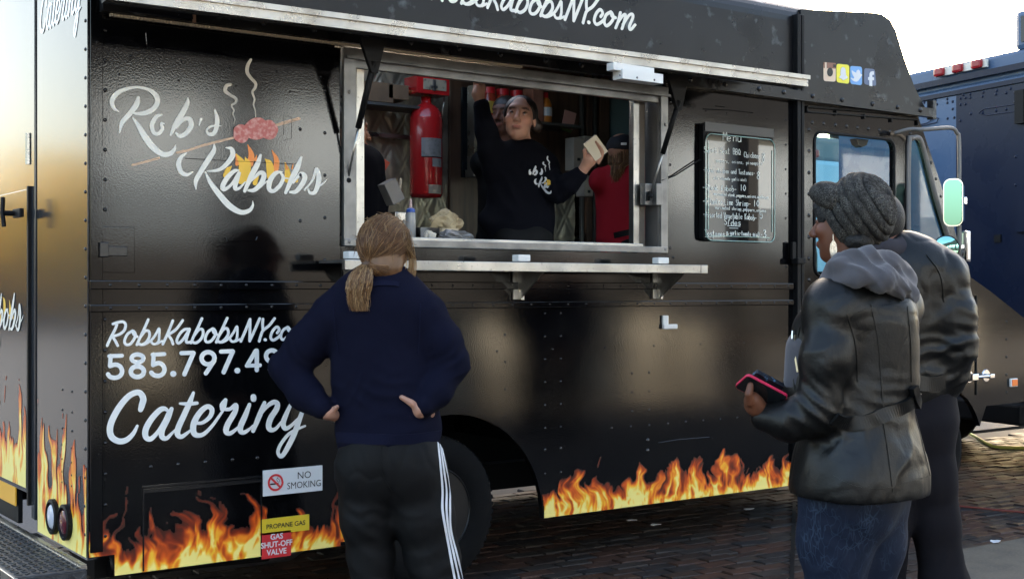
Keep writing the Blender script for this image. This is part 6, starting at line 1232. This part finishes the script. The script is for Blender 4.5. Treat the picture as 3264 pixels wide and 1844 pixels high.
plum = mat('plum_trousers', (.0085, .0075, .010), .85, spec=.15, bump=[(300, .2, .002)])
tc_ = [cone(JC(2298, 960), JC(2302, 1050), .155, .165, .04, FC)]+chain([JC(2325, 1070), JC(2335, 1200, .01), JC(2352, 1310, .02), JC(2376, 1480), JC(2396, 1630, -.02)], [.108, .096, .086, .086, .082], .05)+chain([JC(2266, 1070), JC(2236, 1300), JC(2208, 1640)], [.105, .082, .076], .03)
grow('trousers', tc_, plum, C_, .010, disp=folds([fold(JC(2345, 1230, -.08), .12, UP+cR_*.6, 50, .006, 1), fold(JC(2360, 1380, -.06), .14, UP-cR_*.5, 45, .008, 2)], .005, 6, 3))
shoes(C_, [lC1[2]*np.array([1, 1, 0]), lC2[2]*np.array([1, 1, 0])], camdir(-.3, .95))
# ------------------------------------------------------------------ D: server reaching up, facing out
ZD = 6.98; JD = lambda u, v, d=0.0: PV(u, v, ZD+d)
gD = PV(1310, 727, ZD); gD[2] = .80
D_ = thing('person', 'person in a black printed hoodie reaching up inside the serving window', 'person', gD)
RD = frame(camdir(-.10, -1, .16), NP(camdir(.10, 0, 1))); hD = JD(1307, 299); FD = (cF_, .62)
shD1, elD1, wrD1 = JD(1246, 412), JD(1224, 330, -.03), JD(1206, 250, -.05); shD2, elD2, wrD2 = JD(1374, 415), JD(1402, 478, -.10), JD(1463, 432, -.20)
lgD = [JD(1285, 610), JD(1285, 780)]; lgD2 = [JD(1340, 610), JD(1340, 780)]
body = head_prims(hD, RD, 1.09, 1.12)+[cone(hD-UP*.07+cF_*.02, JD(1318, 392, .03), .052, .058, .03), cone(JD(1312, 430), JD(1310, 600), .13, .13, .05, FD)]+chain([shD1, elD1, wrD1], [.045, .038, .026])+chain([shD2, elD2, wrD2], [.045, .038, .025])
for hp_ in ((1285, 615), (1340, 615)): body += chain([JD(*hp_), JD(hp_[0], 760), JD(hp_[0], 935)], [.085, .06, .045])
hd2 = JD(1483, 402, -.22); body += [cone(wrD2, hd2, .026, .034, .015, None), cone(hd2, JD(1492, 388, -.22), .033, .030, .015)]+finger(JD(1472, 398, -.235), [JD(1470, 380, -.25)-JD(1472, 398, -.235), JD(1478, 366, -.25)-JD(1470, 380, -.25)], .012, .0095)
for k in range(4): kn = JD(1490+k*5, 392+k*6, -.235); body += finger(kn, [UP*.030+cR_*.016-cF_*.004, UP*.026+cR_*.006-cF_*.012, UP*.016-cF_*.014-cR_*.006], .0092, .0075)
hu = JD(1202, 236, -.05); body += [cone(wrD1, hu, .026, .032, .015), cone(hu, JD(1205, 224, -.05), .033, .030, .015)]+finger(JD(1214, 234, -.06), [UP*.024+cR_*.008, UP*.022-cR_*.004], .012, .0095)
for k in range(4): body += finger(JD(1194+k*6, 222, -.045), [UP*.032-cF_*.004, UP*.016-cF_*.022, -UP*.006-cF_*.018], .0092, .0075)
skD = (.47, .245, .165); grow('body', body, SKIN, D_, .0058, colf=face_col(hD, RD, skD, (.36, .11, .085), (.09, .045, .03), 1.09))
for sg in (1, -1):
    ec = hD+RD@np.array([.031*sg, .0785, .0078])*1.09; e_ = MB(); bm = bmesh.new(); bmesh.ops.create_uvsphere(bm, u_segments=14, v_segments=8, radius=.0112); e_.add([v.co+Vector(ec) for v in bm.verts], [[v.index for v in f.verts] for f in bm.faces]); bm.free()
    eo = e_.build('eye', mat('eye_white', (.45, .42, .40), .2) if sg == 1 else MATS['eye_white'], D_, smooth=True); MB().lathe([(.0062, .0), (.0, .0012)], ec+RD[:, 1]*.0104, RD[:, 1], 12, cap=False).build('iris', mat('iris_brown', (.02, .010, .006), .1) if sg == 1 else MATS['iris_brown'], eo)
hoodm = mat('hoodie_black', (.0035, .0038, .007), .92, spec=.12, bump=[(260, .2, .002)])
hdD = [cone(JD(1308, 430), JD(1310, 540), .185, .178, .05, FD), cone(JD(1310, 540), JD(1310, 620), .18, .185, .05, FD), cone(JD(1316, 398), JD(1252, 420), .065, .08, .05), cone(JD(1316, 398), JD(1368, 420), .065, .08, .05), ell(JD(1232, 555, -.02), (.07, .07, .06), None, .05)]+chain([JD(1252, 425), JD(1236, 380, -.02), elD1, JD(1210, 268, -.045)], [.082, .072, .060, .046], .03)+chain([JD(1366, 425), JD(1388, 462, -.06), elD2, JD(1430, 462, -.15), JD(1456, 440, -.19)], [.08, .072, .066, .056, .045], .03)
hdD += chain([JD(1290, 378, .05), JD(1302, 402, -.05), JD(1322, 418, -.09), JD(1342, 402, -.05), JD(1352, 378, .05)], [.034, .032, .028, .032, .034], .02)
ho_ = grow('hoodie', hdD, hoodm, D_, .0075, disp=folds([fold(JD(1300, 480, -.1), .12, cR_+UP*.4, 60, .005, 1), fold(elD2, .08, cR_, 110, .006, 2), fold(JD(1245, 410, -.05), .09, UP, 90, .005, 3), fold(JD(1300, 575, -.1), .12, UP, 65, .005, 4)], .005, 8, 4))
grow('trousers', chain([JD(1287, 610), JD(1287, 760), JD(1287, 930)], [.105, .08, .07], .04)+chain([JD(1338, 610), JD(1338, 760), JD(1338, 930)], [.105, .08, .07], .04)+[cone(JD(1290, 600), JD(1336, 600), .12, .12, .04)], track, D_, .012)
bvD = bvh(ho_)
def chest(lst, name, mt):                # the printed logo carried onto the chest
    k0 = 0
    for st in lst:
        q = [(1338+(x-560)*.0585+(y-800)*.006, 408+(y-250)*.068, max(w_*.00026, .0012)) for x, y, w_ in crom(st, 4)] if len(st) > 2 else [(1338+(x-560)*.0585, 408+(y-250)*.068, w_*.00026) for x, y, w_ in st]
        q = [z for z in q if z[0] > 1331]
        if len(q) > 2: ws = [z[2] for z in q]; strap(bvD, [(z[0], z[1]) for z in q], lambda t, ws=ws: ws[min(int(t*(len(ws)-1)), len(ws)-1)], .0012, name, mt, ho_, 1)
chest(logoR[3:]+logoK[:6]+steam, 'hoodie_print', wht); chest(tong[:3], 'hoodie_flame_print', fl_y)
dh = mat('dark_hair', (.026, .016, .011), .4, bump=(160, .5, .005, (1, 1, .2)))
grow('hair', [ell(hD+RD@np.array([0, -.020, .034]), (.096, .108, .103), RD, .02), ell(hD+RD@np.array([-.090, -.05, -.02]), (.036, .036, .040), None, .02)], dh, D_, .007, clip=[(hD+RD@np.array([0, .066, .062]), RD[:, 1]*.80-RD[:, 2]*.60)])
bxp = JD(1497, 372, -.25); cdo = slab('paper_tray', bxp, camdir(.75, .1, .60), camdir(-.55, -.2, .7), .085, .11, .022, mat('tray_cream', (.60, .52, .38), .6), None, .004, loc=bxp); tag(cdo, 'small cream paper tray held up by the server in the black hoodie', 'paper tray')
# ------------------------------------------------------------------ E, F, G: others inside
def helper(label, hu, hv, Z, fdir, skin, hairm, shirt, sh_l, sh_r, hem, arms, s=1.0, hname='hair'):
    J = lambda u, v, d=0.0: PV(u, v, Z+d); g = PV(hu, 727, Z); g[2] = .80; t = thing('person', label, 'person', g); R = frame(fdir); h = J(hu, hv); F2 = (R[:, 1], .64); mid = (J(*sh_l)+J(*sh_r))/2
    bp = head_prims(h, R, s)+[cone(h-UP*.06, mid+UP*.03, .052, .06), cone(mid-UP*.08, J((sh_l[0]+sh_r[0])/2, hem), .14, .14, .05, F2)]; cp = [cone(mid-UP*.07, J((sh_l[0]+sh_r[0])/2, hem), .185, .19, .05, F2), cone(mid+UP*.02, J(*sh_l), .07, .082, .05), cone(mid+UP*.02, J(*sh_r), .07, .082, .05)]
    hip = J((sh_l[0]+sh_r[0])/2, hem)
    for q in (-1, 1):
        a = hip+R[:, 0]*.09*q; b_ = a.copy(); b_[2] = .90; bp += [cone(a, b_, .085, .05)]; cp2 = None
    for a in arms:
        pts = [J(*q) for q in a]; bp += chain(pts, [.045, .038, .026][:len(pts)]); cp += chain(pts[:-1]+[pts[-1]*.8+pts[-2]*.2], [.075, .064, .05][:len(pts)], .03)
        e = pts[-1]; dv = (pts[-1]-pts[-2]); dv /= np.linalg.norm(dv); bp += [cone(e, e+dv*.07, .026, .034, .015)]
        sx = np.cross(dv, cF_); sx /= np.linalg.norm(sx)
        for k in range(4): bp += finger(e+dv*.085+sx*(k-1.5)*.017, [dv*.032, dv*.024+UP*-.008, dv*.014-UP*.01])
        bp += finger(e+dv*.03-sx*.03, [dv*.03-sx*.016, dv*.026], .012, .010)
    grow('body', bp, SKIN, t, .009, colf=face_col(h, R, skin, (.3, .1, .08), (.05, .03, .02), s)); top = grow('top', cp, shirt, t, .0095, disp=folds([fold(mid-UP*.2, .2, cR_+UP*.6, 45, .006, 1)], .006, 7, 2))
    lg = []
    for q in (-1, 1): a = hip+R[:, 0]*.09*q; b_ = a.copy(); b_[2] = .92; lg += [cone(a, b_, .105, .075, .04)]
    grow('trousers', lg, track, t, .014)
    return t, J, R, h, top
E_, JE, RE, hE, _ = helper('person with short dark hair mostly hidden behind the server in the window', 1272, 290, 7.75, camdir(-.5, -.85), (.16, .065, .04), None, track, (1215, 410), (1325, 410), 600, [])
grow('hair', [ell(hE+RE@np.array([0, -.012, .042]), (.084, .098, .080), RE, .02)], dh, E_, .009, clip=[(hE+RE@np.array([0, .06, .02]), RE[:, 1]*.8-RE[:, 2]*.6)])
redm = mat('red_shirt', (.36, .010, .022), .8, spec=.25, bump=(200, .2, .002))
F__, JF, RF, hF, topF = helper('person in a red shirt and dark cap, turned away inside the truck', 1565, 385, 7.7, camdir(.75, .66), (.40, .21, .14), None, redm, (1515, 455), (1612, 450), 620, [[(1610, 470), (1640, 540, .05), (1625, 600, -.1)]])
grow('cap', [ell(hF+UP*.038, (.090, .104, .078), RF, .02), cone(hF+RF@np.array([0, .07, .03]), hF+RF@np.array([0, .17, .02]), .05, .04, .03, (UP, .25))], mat('cap_navy', (.012, .012, .018), .8), F__, .008, clip=[(hF+UP*.012, -UP)])
slab('cap_patch', hF+UP*.045-cF_*.096, cR_, UP, .034, .014, .006, wht, F__, .003); paths = []
for k in range(900): a = rs.uniform(0, 2*math.pi); w_ = rs.uniform(0, 1)**.5; o_ = cR_*math.cos(a)*w_+cF_*math.sin(a)*w_; paths.append(crom([hF+o_*np.array([.085, .085, 0])+UP*.02, hF-UP*.06+o_*.088-cF_*.01, JF(1556, 420, -.08)+o_*.05, JF(1553+rs.normal(0, 5), 440+rs.uniform(0, 22), -.10)+o_*.03], 4))
hair_strands('hair', paths, .0013, PAL+[np.array([.40, .26, .13])], F__, 12)
bvF = bvh(topF); strap(bvF, [(1545, 592), (1575, 585), (1605, 580)], .035, .006, 'apron_string', M['flat_black'], topF)
bgc = YP(2026, 745, .95); bag = MB().box(bgc, (.16, .05, .15), None, .012).build('black_pouch', M['dark_glass'], None, loc=bgc); tag(bag, 'shiny black pouch hanging at the hip of the red shirted person', 'pouch')
G_, JG, RG, hG, topG = helper('person in a black top cut off by the left end of the window frame', 880, 330, 6.75, camdir(.8, .5), (.35, .17, .11), None, hoodm, (860, 415), (925, 408), 620, [[(928, 415), (945, 500), (950, 585, -.05)]])
grow('hair', [ell(hG+RG@np.array([0, -.01, .042]), (.084, .098, .080), RG, .02)], dh, G_, .009, clip=[(hG+RG@np.array([0, .06, .02]), RG[:, 1]*.8-RG[:, 2]*.6)])
oc = PV(962, 412, 7.6); tag(slab('orange_card', oc, camdir(.8, 0, -.5), camdir(.5, 0, .8), .07, .06, .008, mat('card_orange', (.62, .10, .05), .6), None, .003, loc=oc), 'small orange card on the galley wall beside the person in black at the left', 'card')

# ------------------------------------------------------------------ bystanders added out of view, for dark bands in the gloss of the paint
def bystander(x, y, h, label, coat):
    t = thing('person', label, 'person', (x, y, 0), 'unseen people added across from the truck'); g = np.array([x, y, 0.]); k = h/1.72; R = frame((.0, 1, 0)); L = lambda a, b, c: g+np.array([a, b, c])*k; F2 = (np.array([0, 1., 0]), .62)
    bp = head_prims(L(0, 0, 1.58), R, k)+[cone(L(0, 0, 1.52), L(0, 0, 1.40), .055, .06), cone(L(0, 0, 1.32), L(0, 0, .95), .15, .15, .05, F2)]; cp = [cone(L(0, 0, 1.30), L(0, 0, .80), .19, .20, .05, F2), cone(L(0, 0, 1.40), L(.19, 0, 1.34), .07, .085), cone(L(0, 0, 1.40), L(-.19, 0, 1.34), .07, .085)]; tp = []
    for q in (-1, 1):
        arm_ = [L(.19*q, 0, 1.36), L(.26*q, -.02, 1.10), L(.22*q, .10, .88)]; bp += chain(arm_, [.05, .04, .028])+[cone(arm_[2], L(.21*q, .12, .79), .03, .026)]
        for f_ in range(4): bp += finger(L(.21*q, .10+f_*.014, .78), [-UP*.03, -UP*.025, -UP*.015])
        bp += finger(L(.19*q, .12, .84), [-UP*.03+np.array([0, .012, 0]), -UP*.025], .012, .01)
        cp += chain(arm_, [.082, .07, .05], .03); lg_ = [L(.09*q, 0, .92), L(.10*q, .01, .5), L(.11*q, 0, .10)]; bp += chain(lg_, [.09, .06, .045]); tp += chain(lg_, [.11, .085, .07])
    grow('body', bp, SKIN, t, .013, colf=flatskin((.3, .15, .1))); grow('coat', cp, coat, t, .016); grow('trousers', tp, track, t, .016); grow('hair', [ell(L(0, -.012, 1.605), np.array([.086, .102, .10])*k, R, .02)], dh, t, .013, clip=[(L(0, .05, 1.58), R[:, 1])])
    shoes(t, [L(-.11, 0, 0), L(.11, 0, 0)], (0, 1, 0))
bystander(7.2, -4.6, 1.72, 'shorter unseen person in a black coat added across from the truck nose', hoodm); bystander(7.85, -4.85, 1.84, 'taller unseen person in a navy coat added across from the truck nose', navy); bystander(11.4, -6.0, 1.76, 'unseen person in a leather coat added farthest down the lane', lea)
# ================================================================== SECOND VEHICLE, MIRRORS, GROUND CLUTTER
# mirrors on a tubular arm (part of the truck)
b = MB(); b.tube(crom([S(2850, 425, .02), S(2900, 412, .10), S(2945, 413, .16), S(3030, 408, .2), S(3050, 425, .2), S(3057, 450, .2), S(3058, 640, .2), S(3058, 800, .2), S(3056, 830, .15), S(3020, 845, .01)], 5), .0125, 8)
arm = b.build('mirror_arm', M['rubber_grey'], truck, smooth=True)
def rot_plate(c, wd, ht, th, nrm, r, name, mt_, parent):
    nrm = Vector(nrm).normalized(); rt_ = nrm.cross(Vector((0, 0, 1))).normalized(); up_ = rt_.cross(nrm)
    pl = rrect(-wd/2, -ht/2, wd/2, ht/2, r)
    return MB().prism([Vector(c)+rt_*p[0]+up_*p[1] for p in pl], nrm*th).build(name, mt_, parent)
mc = S(3038, 645, .20); mr_ = rot_plate(mc, .12, .30, .04, (.93, .38, 0), .045, 'mirror_shell', M['chrome'], truck); rot_plate(mc+Vector((-.004, -.002, 0)), .108, .285, -.004, (.93, .38, 0), .04, 'mirror_glass', mat('mirror_glass', (.20, .40, .37), .03, 1.0), mr_)
rc_ = S(3016, 790, .20)
rm_ = MB().lathe([(.0, .03), (.05, .025), (.078, .0), (.08, -.006), (.074, -.008)], rc_, (.75, .66, 0), 28, cap=False).build('round_mirror_shell', M['flat_black'], truck, smooth=True); MB().lathe([(.074, -.006), (.05, -.012), (.025, -.016), (.0, -.017)], rc_, (.75, .66, 0), 28, cap=False).build('round_mirror_glass', MATS['mirror_glass'], rm_, smooth=True)
b = MB(); b.box(S(3078, 785, .2), (.05, .05, .20), b=.016); b.bar(S(3035, 788, .2), S(3075, 785, .2), .02, .02); b.build('mirror_bracket', M['chrome'], truck); MB().box(S(3064, 640, .2), (.06, .05, .05), b=.008).build('mirror_clamp', M['chrome'], truck)
# blue step van standing beyond the nose
blue = mat('van_blue', (.062, .115, .21), .3, spec=.4, rvar=(3, .22, .36), bump=[(3, .04, .03), (60, .03, .004)], var=(1.4, (.055, .10, .19), .45, .7)); bluedk = mat('van_blue_dark_reflection', (.008, .014, .036), .3, spec=.22, rvar=(3, .22, .36), bump=[(2, .02, .02)])  # second blue is the same paint, with its dark reflection put into the colour
cA, cF = Vector((CA, -SA, 0)), Vector((SA, CA, 0))
fd = (cA*.419-cF*.908).normalized(); fnr = Vector((fd.y, -fd.x, 0))*-1
if fnr.dot(cF) > 0: fnr = -fnr
o0 = P(3060, 922, 10.5); o0.z = 0; left = o0-fd*1.53
van = thing('blue_step_van', 'blue riveted step van with three red marker lights parked beyond the black truck', 'van', left)
def vp(s, z, o=0.0): return left+fd*s+fnr*o+Vector((0, 0, z))
def vbox(s0, s1, z0, z1, o0_, o1, name, mt_, parent=van, b=0.0):
    R = Matrix((fd, fnr, (0, 0, 1))).transposed(); c = vp((s0+s1)/2, (z0+z1)/2, (o0_+o1)/2)
    return MB().box(c, (s1-s0, abs(o1-o0_), z1-z0), R, b).build(name, mt_, parent)
def on_van(u, v):                     # pixel on the van's rear face -> (s, z)
    r = Vector(ray(u, v)); t = (left-Vector((0, CAM[1], 0))).dot(fnr)/Vector((r.x, r.y, 0)).dot(fnr); p = Vector((CAM[0], CAM[1], CAM[2]))+r*t; return (p-left).dot(fd), p.z
vbox(0, 2.8, .52, 3.1, -5.6, -.012, 'body', blue, b=.04)
sA, zA = on_van(3060, 196); sD, _ = on_van(3050, 500)
s_, zt = on_van(3000, 262); s_, zm = on_van(3000, 303)
vbox(0, 2.8, 3.08, zA, -5.5, -.03, 'roof_cap', blue, b=.03)
vbox(-.01, 2.81, zt-.028, zt+.02, -.02, .03, 'rain_channel', bluedk); vbox(-.01, 2.81, zm-.022, zm+.014, -.02, .016, 'panel_joint', bluedk)
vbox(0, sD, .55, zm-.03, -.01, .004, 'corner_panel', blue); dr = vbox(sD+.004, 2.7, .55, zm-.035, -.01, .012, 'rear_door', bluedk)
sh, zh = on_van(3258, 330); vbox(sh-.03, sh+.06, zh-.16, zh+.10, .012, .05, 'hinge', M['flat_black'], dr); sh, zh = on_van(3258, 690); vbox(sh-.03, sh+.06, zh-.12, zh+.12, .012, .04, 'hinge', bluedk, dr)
sh, zh = on_van(3185, 760); vbox(sh-.035, sh+.035, zh-.03, zh+.03, .012, .022, 'door_badge', M['flat_black'], dr)
vbox(-.05, 2.35, .38, .54, -.05, .2, 'bumper', M['flat_black'], b=.02)
rlm = mat('marker_red', (.30, .012, .018), .25)
bs0, bz0 = on_van(2988, 232); bs1, bz1 = on_van(3138, 205); mb0 = vbox(bs0-.02, bs1+.03, (bz0+bz1)/2-.032, (bz0+bz1)/2+.032, -.012, .012, 'marker_light_bar', CRM)
for k in range(3):
    s0_ = bs0+(bs1-bs0)*(.10+.40*k); q_ = vbox(s0_-.055, s0_+.055, (bz0+bz1)/2-.036, (bz0+bz1)/2+.038, .012, .05, 'marker_lens', rlm, mb0, .02)
sv, zv = on_van(3228, 150); vbox(sv, sv+1.1, zA-.01, zA+.30, -1.2, -.02, 'roof_vent', blue, b=.04); vbox(sv+.07, sv+1.0, zA+.05, zA+.25, -.03, -.012, 'vent_window', M['dark_glass'])
b = MB(); rv = random.Random(3)
for u, v in ((2935, 270), (2972, 264), (3008, 258), (3046, 252), (3083, 245), (3121, 238), (3160, 231), (3200, 223), (3241, 216), (2948, 327), (2984, 321), (2988, 333), (3021, 316), (3021, 328), (3038, 324), (3038, 348), (3022, 378), (3043, 375), (3074, 303), (3096, 301), (3065, 314), (3081, 312), (3096, 312), (3065, 334), (3081, 332), (3138, 295), (3135, 308), (3181, 289), (3178, 301), (3211, 297), (3225, 283), (3239, 295), (3239, 326), (3098, 363), (3064, 385), (3136, 359), (3179, 353), (3211, 349), (3241, 500), (3241, 590), (3068, 470), (3068, 560)):
    s1_, z1_ = on_van(u, v); b.dome(vp(s1_, z1_, .004 if s1_ < sD else .012), fnr, .013, .009, 7)
b.build('rivet', bluedk, van, smooth=True).__setitem__('kind', 'stuff')
b = MB()
for pts in ([(2935, 398), (2960, 392), (2985, 374), (2995, 378), (2990, 390), (2960, 398), (2935, 402)], [(3125, 360), (3140, 348), (3240, 333)], [(3125, 362), (3150, 368), (3245, 355)]): b.tube([vp(*on_van(u, v), .014) for u, v in pts], .004, 5)
b.build('hinge_outline', bluedk, van).__setitem__('kind', 'stuff')
for s0_ in (.35, 1.95):
    w0 = vp(s0_, .38, -1.0); wh_ = MB(); wh_.lathe([(.2, .11), (.33, .12), (.38, .07), (.38, -.07), (.33, -.12), (.2, -.11)], w0, fd, 28).build('tyre', M['rubber'], van)
vbox(.1, 2.7, .33, .60, -5.3, -.3, 'chassis', M['flat_black'])
# pale van and low building across the road, seen through the cab glass and under the chassis
pv = thing('pale_van', 'pale blue van parked across the road behind the cab glass', 'van', (11.2, 6.5, 0)); pvm = mat('van_pale', (.42, .58, .66), .3)
MB().box((13.6, 7.6, 1.75), (3.6, 4.6, 2.5), b=.06).build('body', pvm, pv); MB().box((12.9, 7.0, 3.15), (2.2, 3.2, .30), b=.05).build('roof_rack', mat('rack_grey', (.16, .17, .18), .5), pv); MB().box((12.9, 5.6, 3.42), (.3, .3, .26), b=.08).build('roof_lamp', M['flat_black'], pv); MB().box((11.9, 5.6, 3.08), (.5, .5, .1), b=.03).build('roof_light', rlm, pv)
MB().box((12.9, 7.2, 2.05), (2.63, 3.6, .5), b=.03).build('side_glass', M['dark_glass'], pv); MB().box((12.9, 7.6, 2.62), (2.64, 4.64, .06)).build('side_trim', wht, pv)
for y in (5.9, 9.0): MB().lathe([(.2, .09), (.34, .1), (.34, -.1), (.2, -.09)], (11.62, y, .34), (1, 0, 0), 20).build('tyre', M['rubber'], pv)
wh2 = thing('warehouse', 'low grey warehouse beyond the parked trucks', 'building', (20, 46, 0)); whm = mat('warehouse_grey', (.30, .30, .31), .7, var=(.4, (.24, .24, .25), .4, .7))
MB().box((35, 62, 2.6), (110, 12, 5.2)).build('wall', whm, wh2); MB().box((35, 62, 5.3), (111, 12.6, .3)).build('roof', dk_, wh2)
for k in range(12): MB().box((-12+k*8.5, 55.95, 1.7), (3.4, .1, 3.4)).build('loading_door', bluedk, wh2)
# unseen dark truck added to shade the road and darken the van's gloss
dt = thing('shading_truck', 'unseen dark box truck added across the road behind the food truck', 'truck', (5.0, 7.2, 0)); dbk = mat('truck_dark', (.018, .02, .026), .5)
MB().box((6.4, 7.4, 2.1), (6.4, 2.3, 2.7), b=.05).build('box', dbk, dt); MB().box((10.4, 7.4, 1.5), (1.5, 2.1, 1.8), b=.12).build('cab', dbk, dt); MB().box((7.2, 7.4, .58), (7.6, 1.9, .34)).build('chassis', M['flat_black'], dt)
for x in (4.6, 10.3):
    for y in (6.35, 8.45): MB().lathe([(.25, .1), (.42, .12), (.44, -.12), (.25, -.1)], (x, y, .44), (0, 1, 0), 20).build('tyre', M['rubber'], dt)
# cords and scraps on the ground
def cord(pts, r, name, mt_, label, cat): o = MB().tube(crom(pts, 6), r, 7).build(name, mt_, None, smooth=True, loc=pts[0]); return tag(o, label, cat)
cord([G(u, v, .014) for u, v in ((2700, 1352), (2850, 1358), (3005, 1364), (3070, 1372), (3115, 1394), (3150, 1414), (3180, 1424), (3264, 1427), (3400, 1432))], .014, 'hose', mat('hose_yellow', (.85, .80, .20), .5), 'yellow hose snaking over the bricks past the black truck', 'hose')
cord([G(u, v, .010) for u, v in ((3020, 1608), (3080, 1614), (3160, 1622), (3264, 1632), (3400, 1650))], .007, 'power_cord', mat('cord_red', (.16, .03, .02), .6), 'thin dark red cord lying on the bricks at the right', 'cord')
jt = MB().bar(G(2532, 1600, .003), G(2522, 1900, .003), .022, .008); b = jt.build('pavement_joint', M['flat_black']); b['kind'] = 'structure'
rs_ = random.Random(6)
for i, (u, v, lb) in enumerate(((2388, 1622, 'flat white litter scrap under the truck skirt, largest of the scraps'), (2014, 1658, 'white litter scrap on the bricks near the flame skirt'), (2090, 1672, 'small pale litter scrap below the flame skirt'), (3170, 1725, 'small white litter scrap on the concrete pad at the right'))):
    c = G(u, v, .022); n = 7; pl = [c+Vector((math.cos(2*math.pi*k/n)*.045*rs_.uniform(.6, 1.1), math.sin(2*math.pi*k/n)*.03*rs_.uniform(.6, 1.1), rs_.uniform(-.003, .006))) for k in range(n)]
    o = MB().prism(pl, (0, 0, .003)).build('litter_scrap', mat('litter_paper', (.66, .66, .68), .7) if i == 0 else MATS['litter_paper'], None, loc=c); tag(o, lb, 'litter', 'litter on the bricks')
